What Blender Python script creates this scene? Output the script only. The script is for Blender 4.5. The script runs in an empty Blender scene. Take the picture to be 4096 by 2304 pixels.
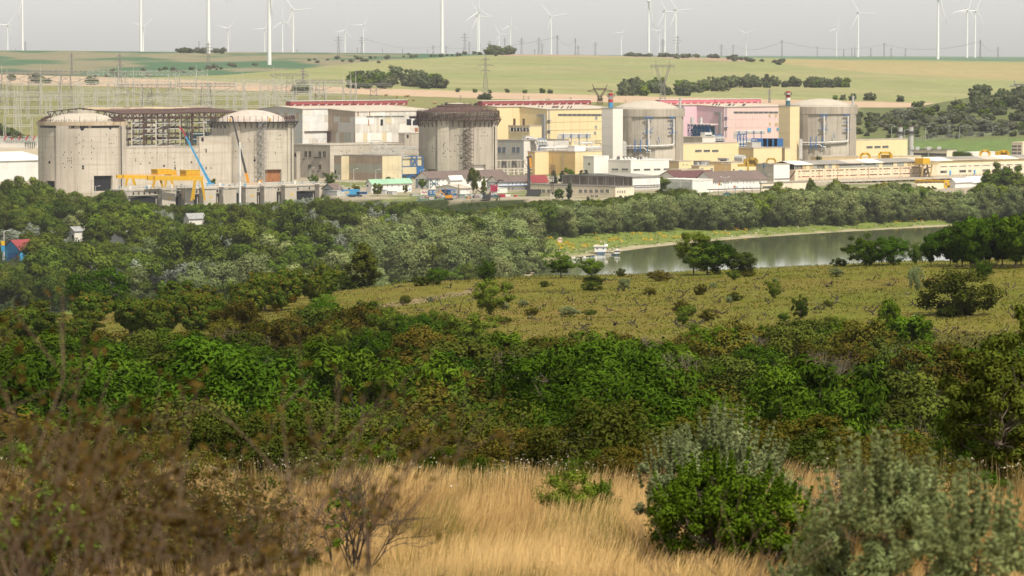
import bpy, math, random
import numpy as np
from mathutils import Vector, Matrix
SC = bpy.context.scene
COL = SC.collection
FPX = 16768.0                      # focal length in pixels of a 4096 wide frame
EYE = 69.0                         # eye height above the plant platform (z = 0), metres
PITCH = math.atan(935.0 / FPX)
cam_d = bpy.data.cameras.new('camera')
cam_d.sensor_width = 36.0
cam_d.lens = 36.0 * FPX / 4096.0
cam_d.clip_start = 0.5
cam_d.clip_end = 60000.0
cam_d.dof.use_dof = True
cam_d.dof.focus_distance = 260.0
cam_d.dof.aperture_fstop = cam_d.lens / 1000.0 / 0.024
cam = bpy.data.objects.new('camera', cam_d)
COL.objects.link(cam)
cam.location = (0, 0, EYE)
cam.rotation_euler = (math.pi / 2 - PITCH, 0, 0)
SC.camera = cam
SUN_EL, SUN_AZ = math.radians(57), math.radians(35)      # azimuth: to the right of straight behind the viewer
world = bpy.data.worlds.new('World')
SC.world = world
world.use_nodes = True
wn = world.node_tree.nodes
wl = world.node_tree.links
bg = wn['Background']
sky = wn.new('ShaderNodeTexSky')
sky.sky_type = 'NISHITA'
sky.sun_disc = False
sky.sun_elevation = SUN_EL
sky.sun_rotation = math.pi - SUN_AZ
sky.air_density = 1.0
sky.dust_density = 1.0
sky.ozone_density = 1.0
hsv = wn.new('ShaderNodeHueSaturation')                 # a milky, hazy summer sky
hsv.inputs['Saturation'].default_value = 0.10
wl.new(sky.outputs[0], hsv.inputs['Color'])
warm = wn.new('ShaderNodeMix')
warm.data_type = 'RGBA'
warm.blend_type = 'MULTIPLY'
warm.inputs[0].default_value = 1.0
warm.inputs[7].default_value = (1.0, 0.985, 0.945, 1)
wl.new(hsv.outputs[0], warm.inputs[6])
wl.new(warm.outputs[2], bg.inputs[0])
bg.inputs[1].default_value = 0.15
sun_d = bpy.data.lights.new('sun', 'SUN')
sun_d.energy = 5.0
sun_d.angle = math.radians(0.8)
sun_d.color = (1.0, 0.915, 0.775)
sun = bpy.data.objects.new('sun', sun_d)
COL.objects.link(sun)
SUNV = Vector((math.sin(SUN_AZ) * math.cos(SUN_EL), -math.cos(SUN_AZ) * math.cos(SUN_EL), math.sin(SUN_EL)))
sun.rotation_euler = SUNV.to_track_quat('Z', 'Y').to_euler()
sun.location = (60, -60, 200)
vs = SC.view_settings
vs.view_transform = 'Standard'
vs.look = 'None'
vs.gamma = 1.0
vs.use_curve_mapping = False
vs.exposure = 0.2
SC.render.engine = 'CYCLES'
cy = SC.cycles
cy.max_bounces = 6
cy.diffuse_bounces = 2
cy.glossy_bounces = 2
cy.transmission_bounces = 3
cy.transparent_max_bounces = 4
cy.volume_bounces = 0
cy.sample_clamp_indirect = 4.0
cy.caustics_reflective = False
cy.caustics_refractive = False
cy.use_denoising = True
cy.use_adaptive_sampling = True
cy.adaptive_threshold = 0.02
CP, SP = math.cos(PITCH), math.sin(PITCH)
def ray(u, v):
 xc, yc = (u - 2048.0) / FPX, -(v - 1152.0) / FPX
 return Vector((xc, CP + SP * yc, -SP + CP * yc))
def P(u, v, D):
 d = ray(u, v)
 t = D / d.y
 return Vector((d.x * t, D, EYE + d.z * t))
def G(u, v, z=0.0):
 d = ray(u, v)
 t = (z - EYE) / d.z
 return Vector((d.x * t, d.y * t, z))
def proj(x, y, z):
 dz = z - EYE
 fd = y * CP - dz * SP
 up = y * SP + dz * CP
 return 2048 + FPX * x / fd, 1152 - FPX * up / fd
def zat(v, D):
 return P(2048, v, D).z
class MB:
 def __init__(s):
  s.v, s.f, s.mi = [], [], []
 def add(s, vs, fs, m=0):
  b = len(s.v)
  s.v.extend([tuple(p) for p in vs])
  s.f.extend([tuple(i + b for i in f) for f in fs])
  s.mi.extend([m] * len(fs))
  return s
 def hexa(s, p, m=0):           # 8 points: bottom 0-3, top 4-7 (counter clockwise seen from above)
  return s.add(p, [(3, 2, 1, 0), (4, 5, 6, 7), (0, 1, 5, 4), (1, 2, 6, 5), (2, 3, 7, 6), (3, 0, 4, 7)], m)
 def box(s, x0, x1, y0, y1, z0, z1, m=0):
  return s.hexa([(x0, y0, z0), (x1, y0, z0), (x1, y1, z0), (x0, y1, z0), (x0, y0, z1), (x1, y0, z1), (x1, y1, z1), (x0, y1, z1)], m)
 def beam(s, p0, p1, w, h=None, m=0, caps=True):
  p0, p1 = Vector(p0), Vector(p1)
  d = p1 - p0
  if d.length < 1e-6:
   return s
  d.normalize()
  up = Vector((0, 0, 1)) if abs(d.z) < 0.95 else Vector((0, 1, 0))
  a = d.cross(up).normalized() * (w / 2)
  b = a.cross(d).normalized() * ((h or w) / 2)
  q = [p0 - a - b, p0 + a - b, p0 + a + b, p0 - a + b, p1 - a - b, p1 + a - b, p1 + a + b, p1 - a + b]
  f = [(0, 1, 5, 4), (1, 2, 6, 5), (2, 3, 7, 6), (3, 0, 4, 7)]
  if caps:
   f += [(3, 2, 1, 0), (4, 5, 6, 7)]
  return s.add(q, f, m)
 def tube(s, p0, p1, r0, r1=None, n=8, m=0, caps=True):
  r1 = r0 if r1 is None else r1
  p0, p1 = Vector(p0), Vector(p1)
  d = (p1 - p0)
  if d.length < 1e-6:
   return s
  d.normalize()
  up = Vector((0, 0, 1)) if abs(d.z) < 0.95 else Vector((1, 0, 0))
  a = d.cross(up).normalized()
  b = a.cross(d).normalized()
  q = []
  for p, r in ((p0, r0), (p1, r1)):
   for k in range(n):
    t = 2 * math.pi * k / n
    q.append(p + a * (r * math.cos(t)) + b * (r * math.sin(t)))
  f = [(k, (k + 1) % n, n + (k + 1) % n, n + k) for k in range(n)]
  if caps:
   f += [tuple(range(n - 1, -1, -1)), tuple(range(n, 2 * n))]
  return s.add(q, f, m)
 def path(s, pts, r, n=8, m=0):
  for a, b in zip(pts[:-1], pts[1:]):
   s.tube(a, b, r, r, n, m)
  return s
 def lathe(s, prof, cx=0, cy=0, n=32, m=0, t0=0.0, t1=2 * math.pi):
  full = abs(t1 - t0 - 2 * math.pi) < 1e-6
  k = n if full else n + 1
  q = []
  for r, z in prof:
   for i in range(k):
    t = t0 + (t1 - t0) * i / n
    q.append((cx + r * math.cos(t), cy + r * math.sin(t), z))
  f = []
  for j in range(len(prof) - 1):
   for i in range(n):
    a, b = j * k + i, j * k + (i + 1) % k
    f.append((a, b, b + k, a + k))
  return s.add(q, f, m)
 def prism(s, poly, d, m=0):    # extrude a 3-D polygon by vector d
  n = len(poly)
  d = Vector(d)
  q = [Vector(p) for p in poly] + [Vector(p) + d for p in poly]
  f = [tuple(range(n - 1, -1, -1)), tuple(range(n, 2 * n))] + [(i, (i + 1) % n, n + (i + 1) % n, n + i) for i in range(n)]
  return s.add(q, f, m)
 def mesh(s, name, mats, smooth=False):
  me = bpy.data.meshes.new(name)
  me.from_pydata(s.v, [], s.f)
  for mm in (mats if isinstance(mats, (list, tuple)) else [mats]):
   me.materials.append(mm)
  if isinstance(mats, (list, tuple)) and len(mats) > 1:
   me.polygons.foreach_set('material_index', s.mi)
  if smooth:
   me.shade_smooth()
  me.update()
  return me
def tag(o, label=None, cat=None, group=None, kind=None):
 if label: o['label'] = label
 if cat: o['category'] = cat
 if group: o['group'] = group
 if kind: o['kind'] = kind
 return o
def link(name, me, parent=None, loc=None, **k):
 o = bpy.data.objects.new(name, me)
 COL.objects.link(o)
 if parent is not None:
  o.parent = parent
 if loc is not None:
  o.location = loc
 return tag(o, **k)
def build(mb, name, mats, parent=None, smooth=False, **k):
 me = mb.mesh(name, mats, smooth)
 o = link(name, me, parent, **k)
 return o
def thing(name, label, cat, loc=(0, 0, 0), group=None):
 o = bpy.data.objects.new(name, None)
 o.empty_display_size = 0.5
 COL.objects.link(o)
 o.location = loc
 return tag(o, label, cat, group)
def part(mb, name, mats, parent, smooth=False, **k):
 top = parent
 off = Vector(parent.location)
 p = parent.parent
 while p is not None:
  off = off + Vector(p.location)
  p = p.parent
 mb.v = [(a - off.x, b - off.y, c - off.z) for a, b, c in mb.v]
 return build(mb, name, mats, parent, smooth, **k)
def copy_tree(o, parent=None, loc=None, rz=None, sc=None, label=None, group=None):
 c = o.copy()
 COL.objects.link(c)
 if parent is not None:
  c.parent = parent
 if loc is not None:
  c.location = loc
 if rz is not None:
  c.rotation_euler = (0, 0, rz)
 if sc is not None:
  c.scale = (sc, sc, sc) if not hasattr(sc, '__len__') else sc
 if label: c['label'] = label
 if group: c['group'] = group
 for ch in o.children:
  copy_tree(ch, c)
 return c
def nodes(name):
 m = bpy.data.materials.new(name)
 m.use_nodes = True
 nt = m.node_tree
 b = nt.nodes['Principled BSDF']
 b.inputs['Specular IOR Level'].default_value = 0.25
 return m, nt, b
def rgba(c):
 return (c[0], c[1], c[2], 1.0)
def mixrgb(nt, a, b, fac, mode='MIX'):
 n = nt.nodes.new('ShaderNodeMix')
 n.data_type = 'RGBA'
 n.blend_type = mode
 for key, val in ((0, fac), (6, a), (7, b)):
  if hasattr(val, 'links') or hasattr(val, 'is_linked'):
   nt.links.new(val, n.inputs[key])
  elif key == 0:
   n.inputs[0].default_value = val
  else:
   n.inputs[key].default_value = rgba(val)
 return n.outputs[2]
def noise(nt, scale, detail=4.0, rough=0.6, vec=None, sx=None):
 n = nt.nodes.new('ShaderNodeTexNoise')
 n.inputs['Scale'].default_value = scale
 n.inputs['Detail'].default_value = detail
 n.inputs['Roughness'].default_value = rough
 g = nt.nodes.new('ShaderNodeNewGeometry')
 src = g.outputs['Position'] if vec is None else vec
 if sx is not None:
  mp = nt.nodes.new('ShaderNodeMapping')
  mp.inputs['Scale'].default_value = sx
  nt.links.new(src, mp.inputs['Vector'])
  src = mp.outputs[0]
 nt.links.new(src, n.inputs['Vector'])
 return n.outputs['Fac']
def ramp(nt, fac, lo, hi):
 n = nt.nodes.new('ShaderNodeMapRange')
 n.inputs['From Min'].default_value = lo
 n.inputs['From Max'].default_value = hi
 n.clamp = True
 nt.links.new(fac, n.inputs['Value'])
 return n.outputs[0]
def surf(name, col, col2=None, rough=0.8, scale=0.4, streak=None, streak_amt=0.5, spots=None, metal=0.0, bump=0.0, bands=None):
 m, nt, b = nodes(name)
 col2 = col2 or tuple(c * 0.82 for c in col)
 c = mixrgb(nt, col, col2, ramp(nt, noise(nt, scale, 5), 0.35, 0.68))
 if bands is not None:                        # horizontal pour lifts, broken up
  nb = noise(nt, 1.0, 2, 0.5, sx=(0.03, 0.03, bands[0]))
  c = mixrgb(nt, c, bands[1], ramp(nt, nb, 0.52, 0.72))
 if streak is not None:
  ns = noise(nt, 1.0, 4, 0.65, sx=(0.75, 0.75, 0.035))
  c = mixrgb(nt, c, streak, ramp(nt, ns, 0.62 - 0.12 * streak_amt, 0.62 + 0.16))
 if spots is not None:
  c = mixrgb(nt, c, spots, ramp(nt, noise(nt, scale * 6, 3), 0.62, 0.72))
 nt.links.new(c, b.inputs['Base Color'])
 b.inputs['Roughness'].default_value = rough
 b.inputs['Metallic'].default_value = metal
 if bump > 0:
  bp = nt.nodes.new('ShaderNodeBump')
  bp.inputs['Strength'].default_value = bump
  bp.inputs['Distance'].default_value = 0.1
  nt.links.new(noise(nt, 3.0, 4), bp.inputs['Height'])
  nt.links.new(bp.outputs[0], b.inputs['Normal'])
 return m
def sheet(name, col, col2=None, rib=1.2, axis='A', rust=None, rough=0.55):
 m, nt, b = nodes(name)
 col2 = col2 or tuple(c * 0.88 for c in col)
 g = nt.nodes.new('ShaderNodeNewGeometry')
 dotn = nt.nodes.new('ShaderNodeVectorMath')
 dotn.operation = 'DOT_PRODUCT'
 nt.links.new(g.outputs['Position'], dotn.inputs[0])
 d = (0.7071, 0.7071, 0) if axis == 'A' else (-0.7071, 0.7071, 0)
 dotn.inputs[1].default_value = d
 w = nt.nodes.new('ShaderNodeTexWhiteNoise')
 w.noise_dimensions = '1D'
 q = nt.nodes.new('ShaderNodeMath'); q.operation = 'MULTIPLY'; q.inputs[1].default_value = rib
 fl = nt.nodes.new('ShaderNodeMath'); fl.operation = 'FLOOR'
 nt.links.new(dotn.outputs['Value'], q.inputs[0])
 nt.links.new(q.outputs[0], fl.inputs[0])
 nt.links.new(fl.outputs[0], w.inputs['W'])
 c = mixrgb(nt, col, col2, w.outputs['Value'])
 c = mixrgb(nt, c, tuple(x * 0.8 for x in col2), ramp(nt, noise(nt, 0.12, 5), 0.5, 0.75))
 if rust is not None:
  ns = noise(nt, 1.0, 4, 0.65, sx=(0.5, 0.5, 0.05))
  c = mixrgb(nt, c, rust, ramp(nt, ns, 0.58, 0.8))
 nt.links.new(c, b.inputs['Base Color'])
 b.inputs['Roughness'].default_value = rough
 return m
def plain(name, col, rough=0.7, metal=0.0, var=0.25):
 m, nt, b = nodes(name)
 c = mixrgb(nt, col, tuple(x * (1 - var) for x in col), ramp(nt, noise(nt, 0.8, 4), 0.35, 0.65))
 nt.links.new(c, b.inputs['Base Color'])
 b.inputs['Roughness'].default_value = rough
 b.inputs['Metallic'].default_value = metal
 return m
def leafmat(name, dark, light, hue=0.03, val=0.35, trans=0.14, third=None):
 m = bpy.data.materials.new(name)
 m.use_nodes = True
 nt = m.node_tree
 nt.nodes.remove(nt.nodes['Principled BSDF'])
 out = nt.nodes['Material Output']
 at = nt.nodes.new('ShaderNodeAttribute')
 at.attribute_name = 'tint'
 c = mixrgb(nt, dark, light, at.outputs['Fac'])
 oi = nt.nodes.new('ShaderNodeObjectInfo')
 if third is not None:
  t2 = nt.nodes.new('ShaderNodeAttribute')
  t2.attribute_name = 'tip'
  c = mixrgb(nt, c, third, t2.outputs['Fac'])
 hs = nt.nodes.new('ShaderNodeHueSaturation')
 r1 = nt.nodes.new('ShaderNodeMapRange')
 r1.inputs['To Min'].default_value = 0.5 - hue
 r1.inputs['To Max'].default_value = 0.5 + hue
 nt.links.new(oi.outputs['Random'], r1.inputs['Value'])
 nt.links.new(r1.outputs[0], hs.inputs['Hue'])
 wn_ = nt.nodes.new('ShaderNodeTexWhiteNoise')
 wn_.noise_dimensions = '1D'
 nt.links.new(oi.outputs['Random'], wn_.inputs['W'])
 r2 = nt.nodes.new('ShaderNodeMapRange')
 r2.inputs['To Min'].default_value = 1 - val
 r2.inputs['To Max'].default_value = 1 + val
 nt.links.new(wn_.outputs['Value'], r2.inputs['Value'])
 nt.links.new(r2.outputs[0], hs.inputs['Value'])
 nt.links.new(c, hs.inputs['Color'])
 df = nt.nodes.new('ShaderNodeBsdfDiffuse')
 tr = nt.nodes.new('ShaderNodeBsdfTranslucent')
 mx = nt.nodes.new('ShaderNodeMixShader')
 mx.inputs[0].default_value = trans
 nt.links.new(hs.outputs[0], df.inputs[0])
 nt.links.new(hs.outputs[0], tr.inputs[0])
 nt.links.new(df.outputs[0], mx.inputs[1])
 nt.links.new(tr.outputs[0], mx.inputs[2])
 nt.links.new(mx.outputs[0], out.inputs['Surface'])
 return m
def np_mesh(name, verts, quads, mats, attrs=None, mat_idx=None, smooth=False, vn=None):
 me = bpy.data.meshes.new(name)
 nv, nf = len(verts), len(quads)
 k = quads.shape[1]
 me.vertices.add(nv)
 me.vertices.foreach_set('co', np.ascontiguousarray(verts, dtype=np.float32).ravel())
 me.loops.add(nf * k)
 me.loops.foreach_set('vertex_index', np.ascontiguousarray(quads, dtype=np.int32).ravel())
 me.polygons.add(nf)
 me.polygons.foreach_set('loop_start', np.arange(0, nf * k, k, dtype=np.int32))
 if mat_idx is not None:
  me.polygons.foreach_set('material_index', np.ascontiguousarray(mat_idx, dtype=np.int32))
 for m in (mats if isinstance(mats, (list, tuple)) else [mats]):
  me.materials.append(m)
 for an, (ty, data) in (attrs or {}).items():
  a = me.attributes.new(an, ty, 'POINT')
  a.data.foreach_set('value' if ty == 'FLOAT' else 'color', np.ascontiguousarray(data, dtype=np.float32).ravel())
 if smooth:
  me.shade_smooth()
 me.update(calc_edges=True)
 if vn is not None:
  me.shade_smooth()
  me.normals_split_custom_set_from_vertices(vn.astype(np.float32))
 return me
def smooth01(t):
 t = np.clip(t, 0, 1)
 return t * t * (3 - 2 * t)
def vnoise(x, y, seed=0):
 x = np.asarray(x, dtype=np.float64); y = np.asarray(y, dtype=np.float64)
 xi, yi = np.floor(x), np.floor(y)
 fx, fy = x - xi, y - yi
 fx, fy = fx * fx * (3 - 2 * fx), fy * fy * (3 - 2 * fy)
 def h(a, b):
  s = np.sin(a * 127.1 + b * 311.7 + seed * 74.7) * 43758.5453
  return s - np.floor(s)
 return (h(xi, yi) * (1 - fx) + h(xi + 1, yi) * fx) * (1 - fy) + (h(xi, yi + 1) * (1 - fx) + h(xi + 1, yi + 1) * fx) * fy
def fnoise(x, y, seed=0, o=4):
 s, a, t = 0, 1.0, 0
 for k in range(o):
  s = s + a * vnoise(x * 2 ** k, y * 2 ** k, seed + k); t += a; a *= 0.55
 return s / t
NEAR = np.array([(-60, -1.6), (0, -1.7), (15, -3.2), (30, -4.9), (42, -6.1), (55, -7.3), (70, -7.78), (76, -8.2), (90, -9.8), (120, -14), (180, -19.5), (250, -22.5), (350, -23.6),
    (450, -26), (540, -27.7), (575, -29.5), (620, -38), (720, -55), (850, -68), (1000, -74), (1250, -75.5)])
CREST_U = np.array([-2500, 0, 700, 1200, 1600, 2200, 2700, 3100, 3600, 4096, 6600])
CREST_V = np.array([1380, 1290, 1235, 1180, 1140, 1105, 1092, 1072, 1050, 1035, 980])
HU = np.array([-2500, 0, 1000, 2048, 2900, 3500, 4096, 6600])
HD = np.array([2650, 2800, 2950, 3150, 3400, 3600, 4000, 4500, 5200, 5600, 6500, 9000, 16000])
HV = np.array([[653, 653, 653, 653, 653, 653, 653, 653],
   [560, 560, 562, 565, 565, 545, 500, 480],
   [490, 490, 495, 505, 505, 480, 405, 380],
   [420, 420, 430, 440, 448, 440, 368, 330],
   [350, 352, 366, 393, 413, 425, 420, 330],
   [318, 320, 338, 378, 398, 408, 410, 340],
   [296, 298, 308, 330, 348, 360, 370, 330],
   [260, 262, 268, 280, 296, 305, 312, 300],
   [201, 203, 215, 227, 242, 247, 252, 255],
   [202, 202, 209, 217, 231, 239, 247, 250],
   [204, 205, 211, 219, 231, 236, 240, 242],
   [209, 209, 213, 219, 227, 230, 232, 234],
   [211, 211, 214, 218, 223, 225, 227, 228]], dtype=float)
HZ = EYE - HD[:, None] * (HV - 217.0) / FPX
WATER = -9.0
_bank_px = [(2100, 1135), (2165, 1080), (2225, 1050), (2330, 1028), (2440, 1012), (2600, 990), (2800, 969), (3000, 952), (3200, 938), (3400, 926), (3600, 915), (3800, 905), (4096, 893)]
_b = [G(u, v, WATER) for u, v in _bank_px]
BANK = [(-60, 1240), (_b[0].x - 12, 1380)] + [(p.x, p.y) for p in _b] + [(420, 2010), (900, 2150)]
RIVER_POLY = np.array(BANK + [(900, 1330), (300, 1275), (60, 1235)])
BANK = np.array(BANK)
def inside(x, y, poly):
 x = np.asarray(x); r = np.zeros(x.shape, bool)
 n = len(poly)
 for i in range(n):
  x1, y1 = poly[i]; x2, y2 = poly[(i + 1) % n]
  c = ((y1 > y) != (y2 > y)) & (x < (x2 - x1) * (y - y1) / (y2 - y1 + 1e-12) + x1)
  r ^= c
 return r
def dist_poly(x, y, line):
 d = np.full(np.shape(x), 1e9)
 for (x1, y1), (x2, y2) in zip(line[:-1], line[1:]):
  dx, dy = x2 - x1, y2 - y1
  t = np.clip(((x - x1) * dx + (y - y1) * dy) / (dx * dx + dy * dy), 0, 1)
  d = np.minimum(d, np.hypot(x - (x1 + t * dx), y - (y1 + t * dy)))
 return d
def shore(x, y):
 ring = np.vstack([RIVER_POLY, RIVER_POLY[:1]])
 d = dist_poly(x, y, ring)
 return np.where(inside(x, y, RIVER_POLY), -d, d)
def EDGEF(x):
 return np.interp(x, [-400, -215, -192, -98, -90, -84, 0, 80, 230, 500], [2052, 2052, 2061, 2155, 2040, 2014, 1998, 1985, 2020, 2100])
def height(x, y):
 x = np.atleast_1d(np.asarray(x, dtype=np.float64)); y = np.atleast_1d(np.asarray(y, dtype=np.float64))
 u = 2048 + FPX * x / np.maximum(y, 60.0)
 zn = np.interp(y, NEAR[:, 0], NEAR[:, 1])
 cr = np.interp(u, CREST_U, CREST_V) - 1075.0
 w = smooth01((y - 180) / 300.0) * (1 - smooth01((y - 620) / 300.0))
 zn = zn - np.minimum(y, 620) * cr / FPX * w
 amp = smooth01((y - 20) / 60.0) * (1 - smooth01((y - 560) / 200.0))
 zn = zn + amp * (fnoise(x / 23.0, y / 23.0, 3, 3) - 0.5) * 1.2 * smooth01((y - 80) / 60.0)
 z = EYE + zn
 m = (y > 1000) & (y < 2750)
 if m.any():
  xs, ys = x[m], y[m]
  s = shore(xs, ys)
  fk = smooth01((xs + 70) / 60.0) * smooth01((ys - 1560) / 60.0)
  fl = np.where(s < 0, WATER - 1.5 * smooth01(-s / 12.0) - 0.15, WATER - 0.15 + (1.2 + 2.2 * fk) * smooth01(s / 50.0) + 2.5 * fk * smooth01((s - 60) / 120.0))
  fl = fl + np.where(s > 0, (fnoise(xs / 6.0, ys / 6.0, 9, 3) - 0.5) * 0.9 * smooth01(s / 10.0) * (1 - smooth01((ys - 1990) / 60.0)), 0)
  edge = EDGEF(xs)
  pl = smooth01((ys - (edge - 15)) / 15.0)
  fl = fl * (1 - pl)
  dn = ((xs - 154.6) - (ys - 2292)) * .70711; da = ((xs - 154.6) + (ys - 2292)) * .70711
  fl = fl - 5.0 * smooth01((dn - 6.5) / 2.5) * (1 - smooth01((dn - 40) / 10.0)) * smooth01((da + 12) / 5.0)
  k = smooth01((ys - 1000) / 200.0)
  z[m] = z[m] * (1 - k) + fl * k
 h = y > 2640
 if h.any():
  uu, dd = u[h], np.clip(y[h], HD[0], HD[-1])
  ci = np.clip(np.searchsorted(HU, uu) - 1, 0, len(HU) - 2)
  t = smooth01((np.clip(uu, HU[0], HU[-1]) - HU[ci]) / (HU[ci + 1] - HU[ci]))
  ri = np.clip(np.searchsorted(HD, dd) - 1, 0, len(HD) - 2)
  q = (dd - HD[ri]) / (HD[ri + 1] - HD[ri])
  za = HZ[ri, ci] * (1 - t) + HZ[ri, ci + 1] * t
  zb = HZ[ri + 1, ci] * (1 - t) + HZ[ri + 1, ci + 1] * t
  z[h] = (za * (1 - q) + zb * q) + (fnoise(x[h] / 130.0, y[h] / 260.0, 5, 3) - 0.5) * 3.0 * smooth01((y[h] - 2750) / 300.0) * (1 - smooth01((y[h] - 5000) / 600.0))
 return z
def hz(x, y):
 return float(height(x, y)[0])
HAY = (0.175, 0.170, 0.070); PLOUGH = (0.40, 0.29, 0.20); CROP = (0.165, 0.195, 0.072); STUBBLE = (0.255, 0.225, 0.115); DARKHILL = (0.06, 0.115, 0.06)
TAN = (0.29, 0.235, 0.12); FARHAZE = (0.09, 0.15, 0.09)  # last one: far plateau green with the haze tint put into it
def ground_colour(x, y):
 n = len(x)
 c = np.zeros((n, 3))
 u = 2048 + FPX * x / np.maximum(y, 60.0)
 def put(mask, col, soft=None):
  c[mask] = col
 z = height(x, y)
 v = 217 + FPX * (EYE - z) / np.maximum(y, 60.0)
 nz = fnoise(x / 40.0, y / 40.0, 21, 4)
 nf = fnoise(x / 5.0, y / 5.0, 31, 3)
 put(y < 82, (0.34, 0.235, 0.10))
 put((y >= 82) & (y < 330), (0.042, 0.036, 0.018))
 vin = (y >= 300) & (y < 600)
 mix = np.clip((0.6 * nz + 0.4 * nf - .5) * 2.4 + .5, 0, 1)[:, None]
 cv = np.array((0.076, 0.086, 0.010)) * mix * 1.25 + np.array((0.124, 0.092, 0.022)) * (1 - mix) * 1.2
 k = smooth01((y - 300) / 60.0)[:, None]
 c[vin] = (cv * k + np.array((0.06, 0.055, 0.028)) * (1 - k))[vin]
 put(vin & (np.abs(v - np.interp(u, [1250, 1480, 1700, 1900], [1292, 1232, 1197, 1166])) < 5 + 8 * nf) & (u > 1250) & (u < 1920), (0.20, 0.155, 0.085))
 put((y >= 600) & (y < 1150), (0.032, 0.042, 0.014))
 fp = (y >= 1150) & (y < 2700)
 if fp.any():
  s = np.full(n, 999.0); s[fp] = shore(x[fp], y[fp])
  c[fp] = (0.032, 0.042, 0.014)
  bank = fp & (s < 75)
  gr = smooth01((s - 5 - 16 * (nf - 0.5)) / 8.0)[:, None]
  cb = np.array((0.31, 0.265, 0.18)) * (1 - gr) + np.array((0.13, 0.165, 0.036)) * gr
  wet = smooth01((2.5 - s) / 3.0)[:, None]
  cb = cb * (1 - wet * 0.55)
  c[bank] = cb[bank]
  edge = EDGEF(x)
  put(fp & (y > edge - 3), (0.29, 0.25, 0.185))
  g2 = fp & (y > edge - 3) & (nz > 0.56)
  put(g2, (0.14, 0.16, 0.06))
 hl = y >= 2640
 if hl.any():
  strip_t = np.interp(u, [-2500, 0, 700, 1400, 2048, 2700, 3300, 3900, 6600], [292, 297, 318, 350, 371, 388, 402, 416, 420])
  strip_b = np.interp(u, [-2500, 0, 700, 1400, 2048, 2700, 3300, 3900, 6600], [332, 336, 352, 376, 397, 418, 432, 434, 436])
  valley = np.interp(u, [-2500, 0, 500, 900, 1200, 1500, 1900, 2300, 6600], [300, 298, 312, 300, 275, 245, 222, 205, 150])
  w1 = (nz - 0.5) * 8
  put(hl, STUBBLE)
  put(hl & (v > strip_b), HAY)
  put(hl & (v > strip_b) & (u > 3450) & (v > 428 + w1) & (v < 452 + w1), (0.38, 0.27, 0.16))
  put(hl & (v <= strip_b) & (v > strip_t), PLOUGH)
  up = hl & (v <= strip_t)
  band = fnoise(x / 500.0 + y / 700.0, y / 160.0, 41, 3)
  bc = np.array(CROP) * (1 - band[:, None]) + np.array(STUBBLE) * band[:, None]
  bc = bc * (0.9 + 0.35 * nz[:, None])
  c[up] = bc[up]
  far = up & (v < valley)
  fb = smooth01((fnoise(x / 90.0, y / 220.0, 51, 4) - 0.46) / 0.12)[:, None]
  fc = np.array(DARKHILL) * (1 - fb * 0.8) + np.array((0.22, 0.185, 0.12)) * fb * 0.8
  c[far] = fc[far]
  put(far & (v < 209 + (u - 1300) * 0.01) & (u > 780), PLOUGH)
  t1 = np.interp(u, [3000, 3190, 3500, 4096, 6600], [236, 238, 246, 252, 258])
  t2 = np.interp(u, [3000, 3190, 3500, 4096, 6600], [236, 262, 292, 322, 350])
  tt = up & (u > 3100) & (v > t1) & (v < t2)
  tb = fnoise(x / 300.0, y / 45.0, 61, 2)[:, None]
  c[tt] = (np.array(TAN) * tb + np.array((0.24, 0.21, 0.09)) * (1 - tb))[tt] * 1.05
  put(up & (u > 2000) & (u < 3000) & (v < np.interp(u, [2000, 2600, 2900], [224, 229, 246])) & (v > 215), (0.30, 0.22, 0.15))
  put(hl & (y > 5700) & (u > 1200), FARHAZE)
  right = hl & (u > 3440) & (y < 3330)
  c[right] = (np.array((0.10, 0.115, 0.045)) * (0.8 + 0.5 * nz[:, None]))[right]
  g3 = right & (v > 560)
  put(g3, (0.11, 0.16, 0.05))
  base = hl & (y < 2760) & (u < 3440)
  put(base, (0.35, 0.30, 0.22))
 c *= (0.85 + 0.3 * nf)[:, None]
 return c
def make_ground():
 rows = np.concatenate([np.arange(-40, 60, 5), np.arange(60, 600, 5), np.arange(600, 1240, 20), np.arange(1240, 2120, 6.5), np.arange(2120, 2480, 5), np.arange(2480, 2640, 30),
      np.arange(2640, 4600, 11), np.arange(4600, 5800, 20), np.arange(5800, 16001, 255)])
 us = np.linspace(-2300, 6400, 330)
 U, D = np.meshgrid(us, rows)
 X = (U - 2048) / FPX * (np.maximum(D, 0) + 90)
 x, y = X.ravel(), D.ravel()
 z = height(x, y)
 col = ground_colour(x, y)
 nr, nc = D.shape
 i = np.arange(nr * nc).reshape(nr, nc)
 q = np.stack([i[:-1, :-1], i[:-1, 1:], i[1:, 1:], i[1:, :-1]], -1).reshape(-1, 4)
 m, nt, b = nodes('ground')
 at = nt.nodes.new('ShaderNodeAttribute'); at.attribute_name = 'land'
 c = mixrgb(nt, at.outputs['Color'], (0.0, 0.0, 0.0), 0.0)
 hs = nt.nodes.new('ShaderNodeHueSaturation')
 nt.links.new(c, hs.inputs['Color'])
 mr = nt.nodes.new('ShaderNodeMapRange')
 mr.inputs['To Min'].default_value = 0.7; mr.inputs['To Max'].default_value = 1.3
 nt.links.new(ramp(nt, noise(nt, 0.35, 6, 0.7), 0.25, 0.75), mr.inputs['Value'])
 nt.links.new(mr.outputs[0], hs.inputs['Value'])
 nt.links.new(hs.outputs[0], b.inputs['Base Color'])
 b.inputs['Roughness'].default_value = 0.95
 b.inputs['Specular IOR Level'].default_value = 0.05
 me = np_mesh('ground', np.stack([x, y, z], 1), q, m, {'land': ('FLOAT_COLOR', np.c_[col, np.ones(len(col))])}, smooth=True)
 return link('ground', me, kind='structure')
make_ground()
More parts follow.
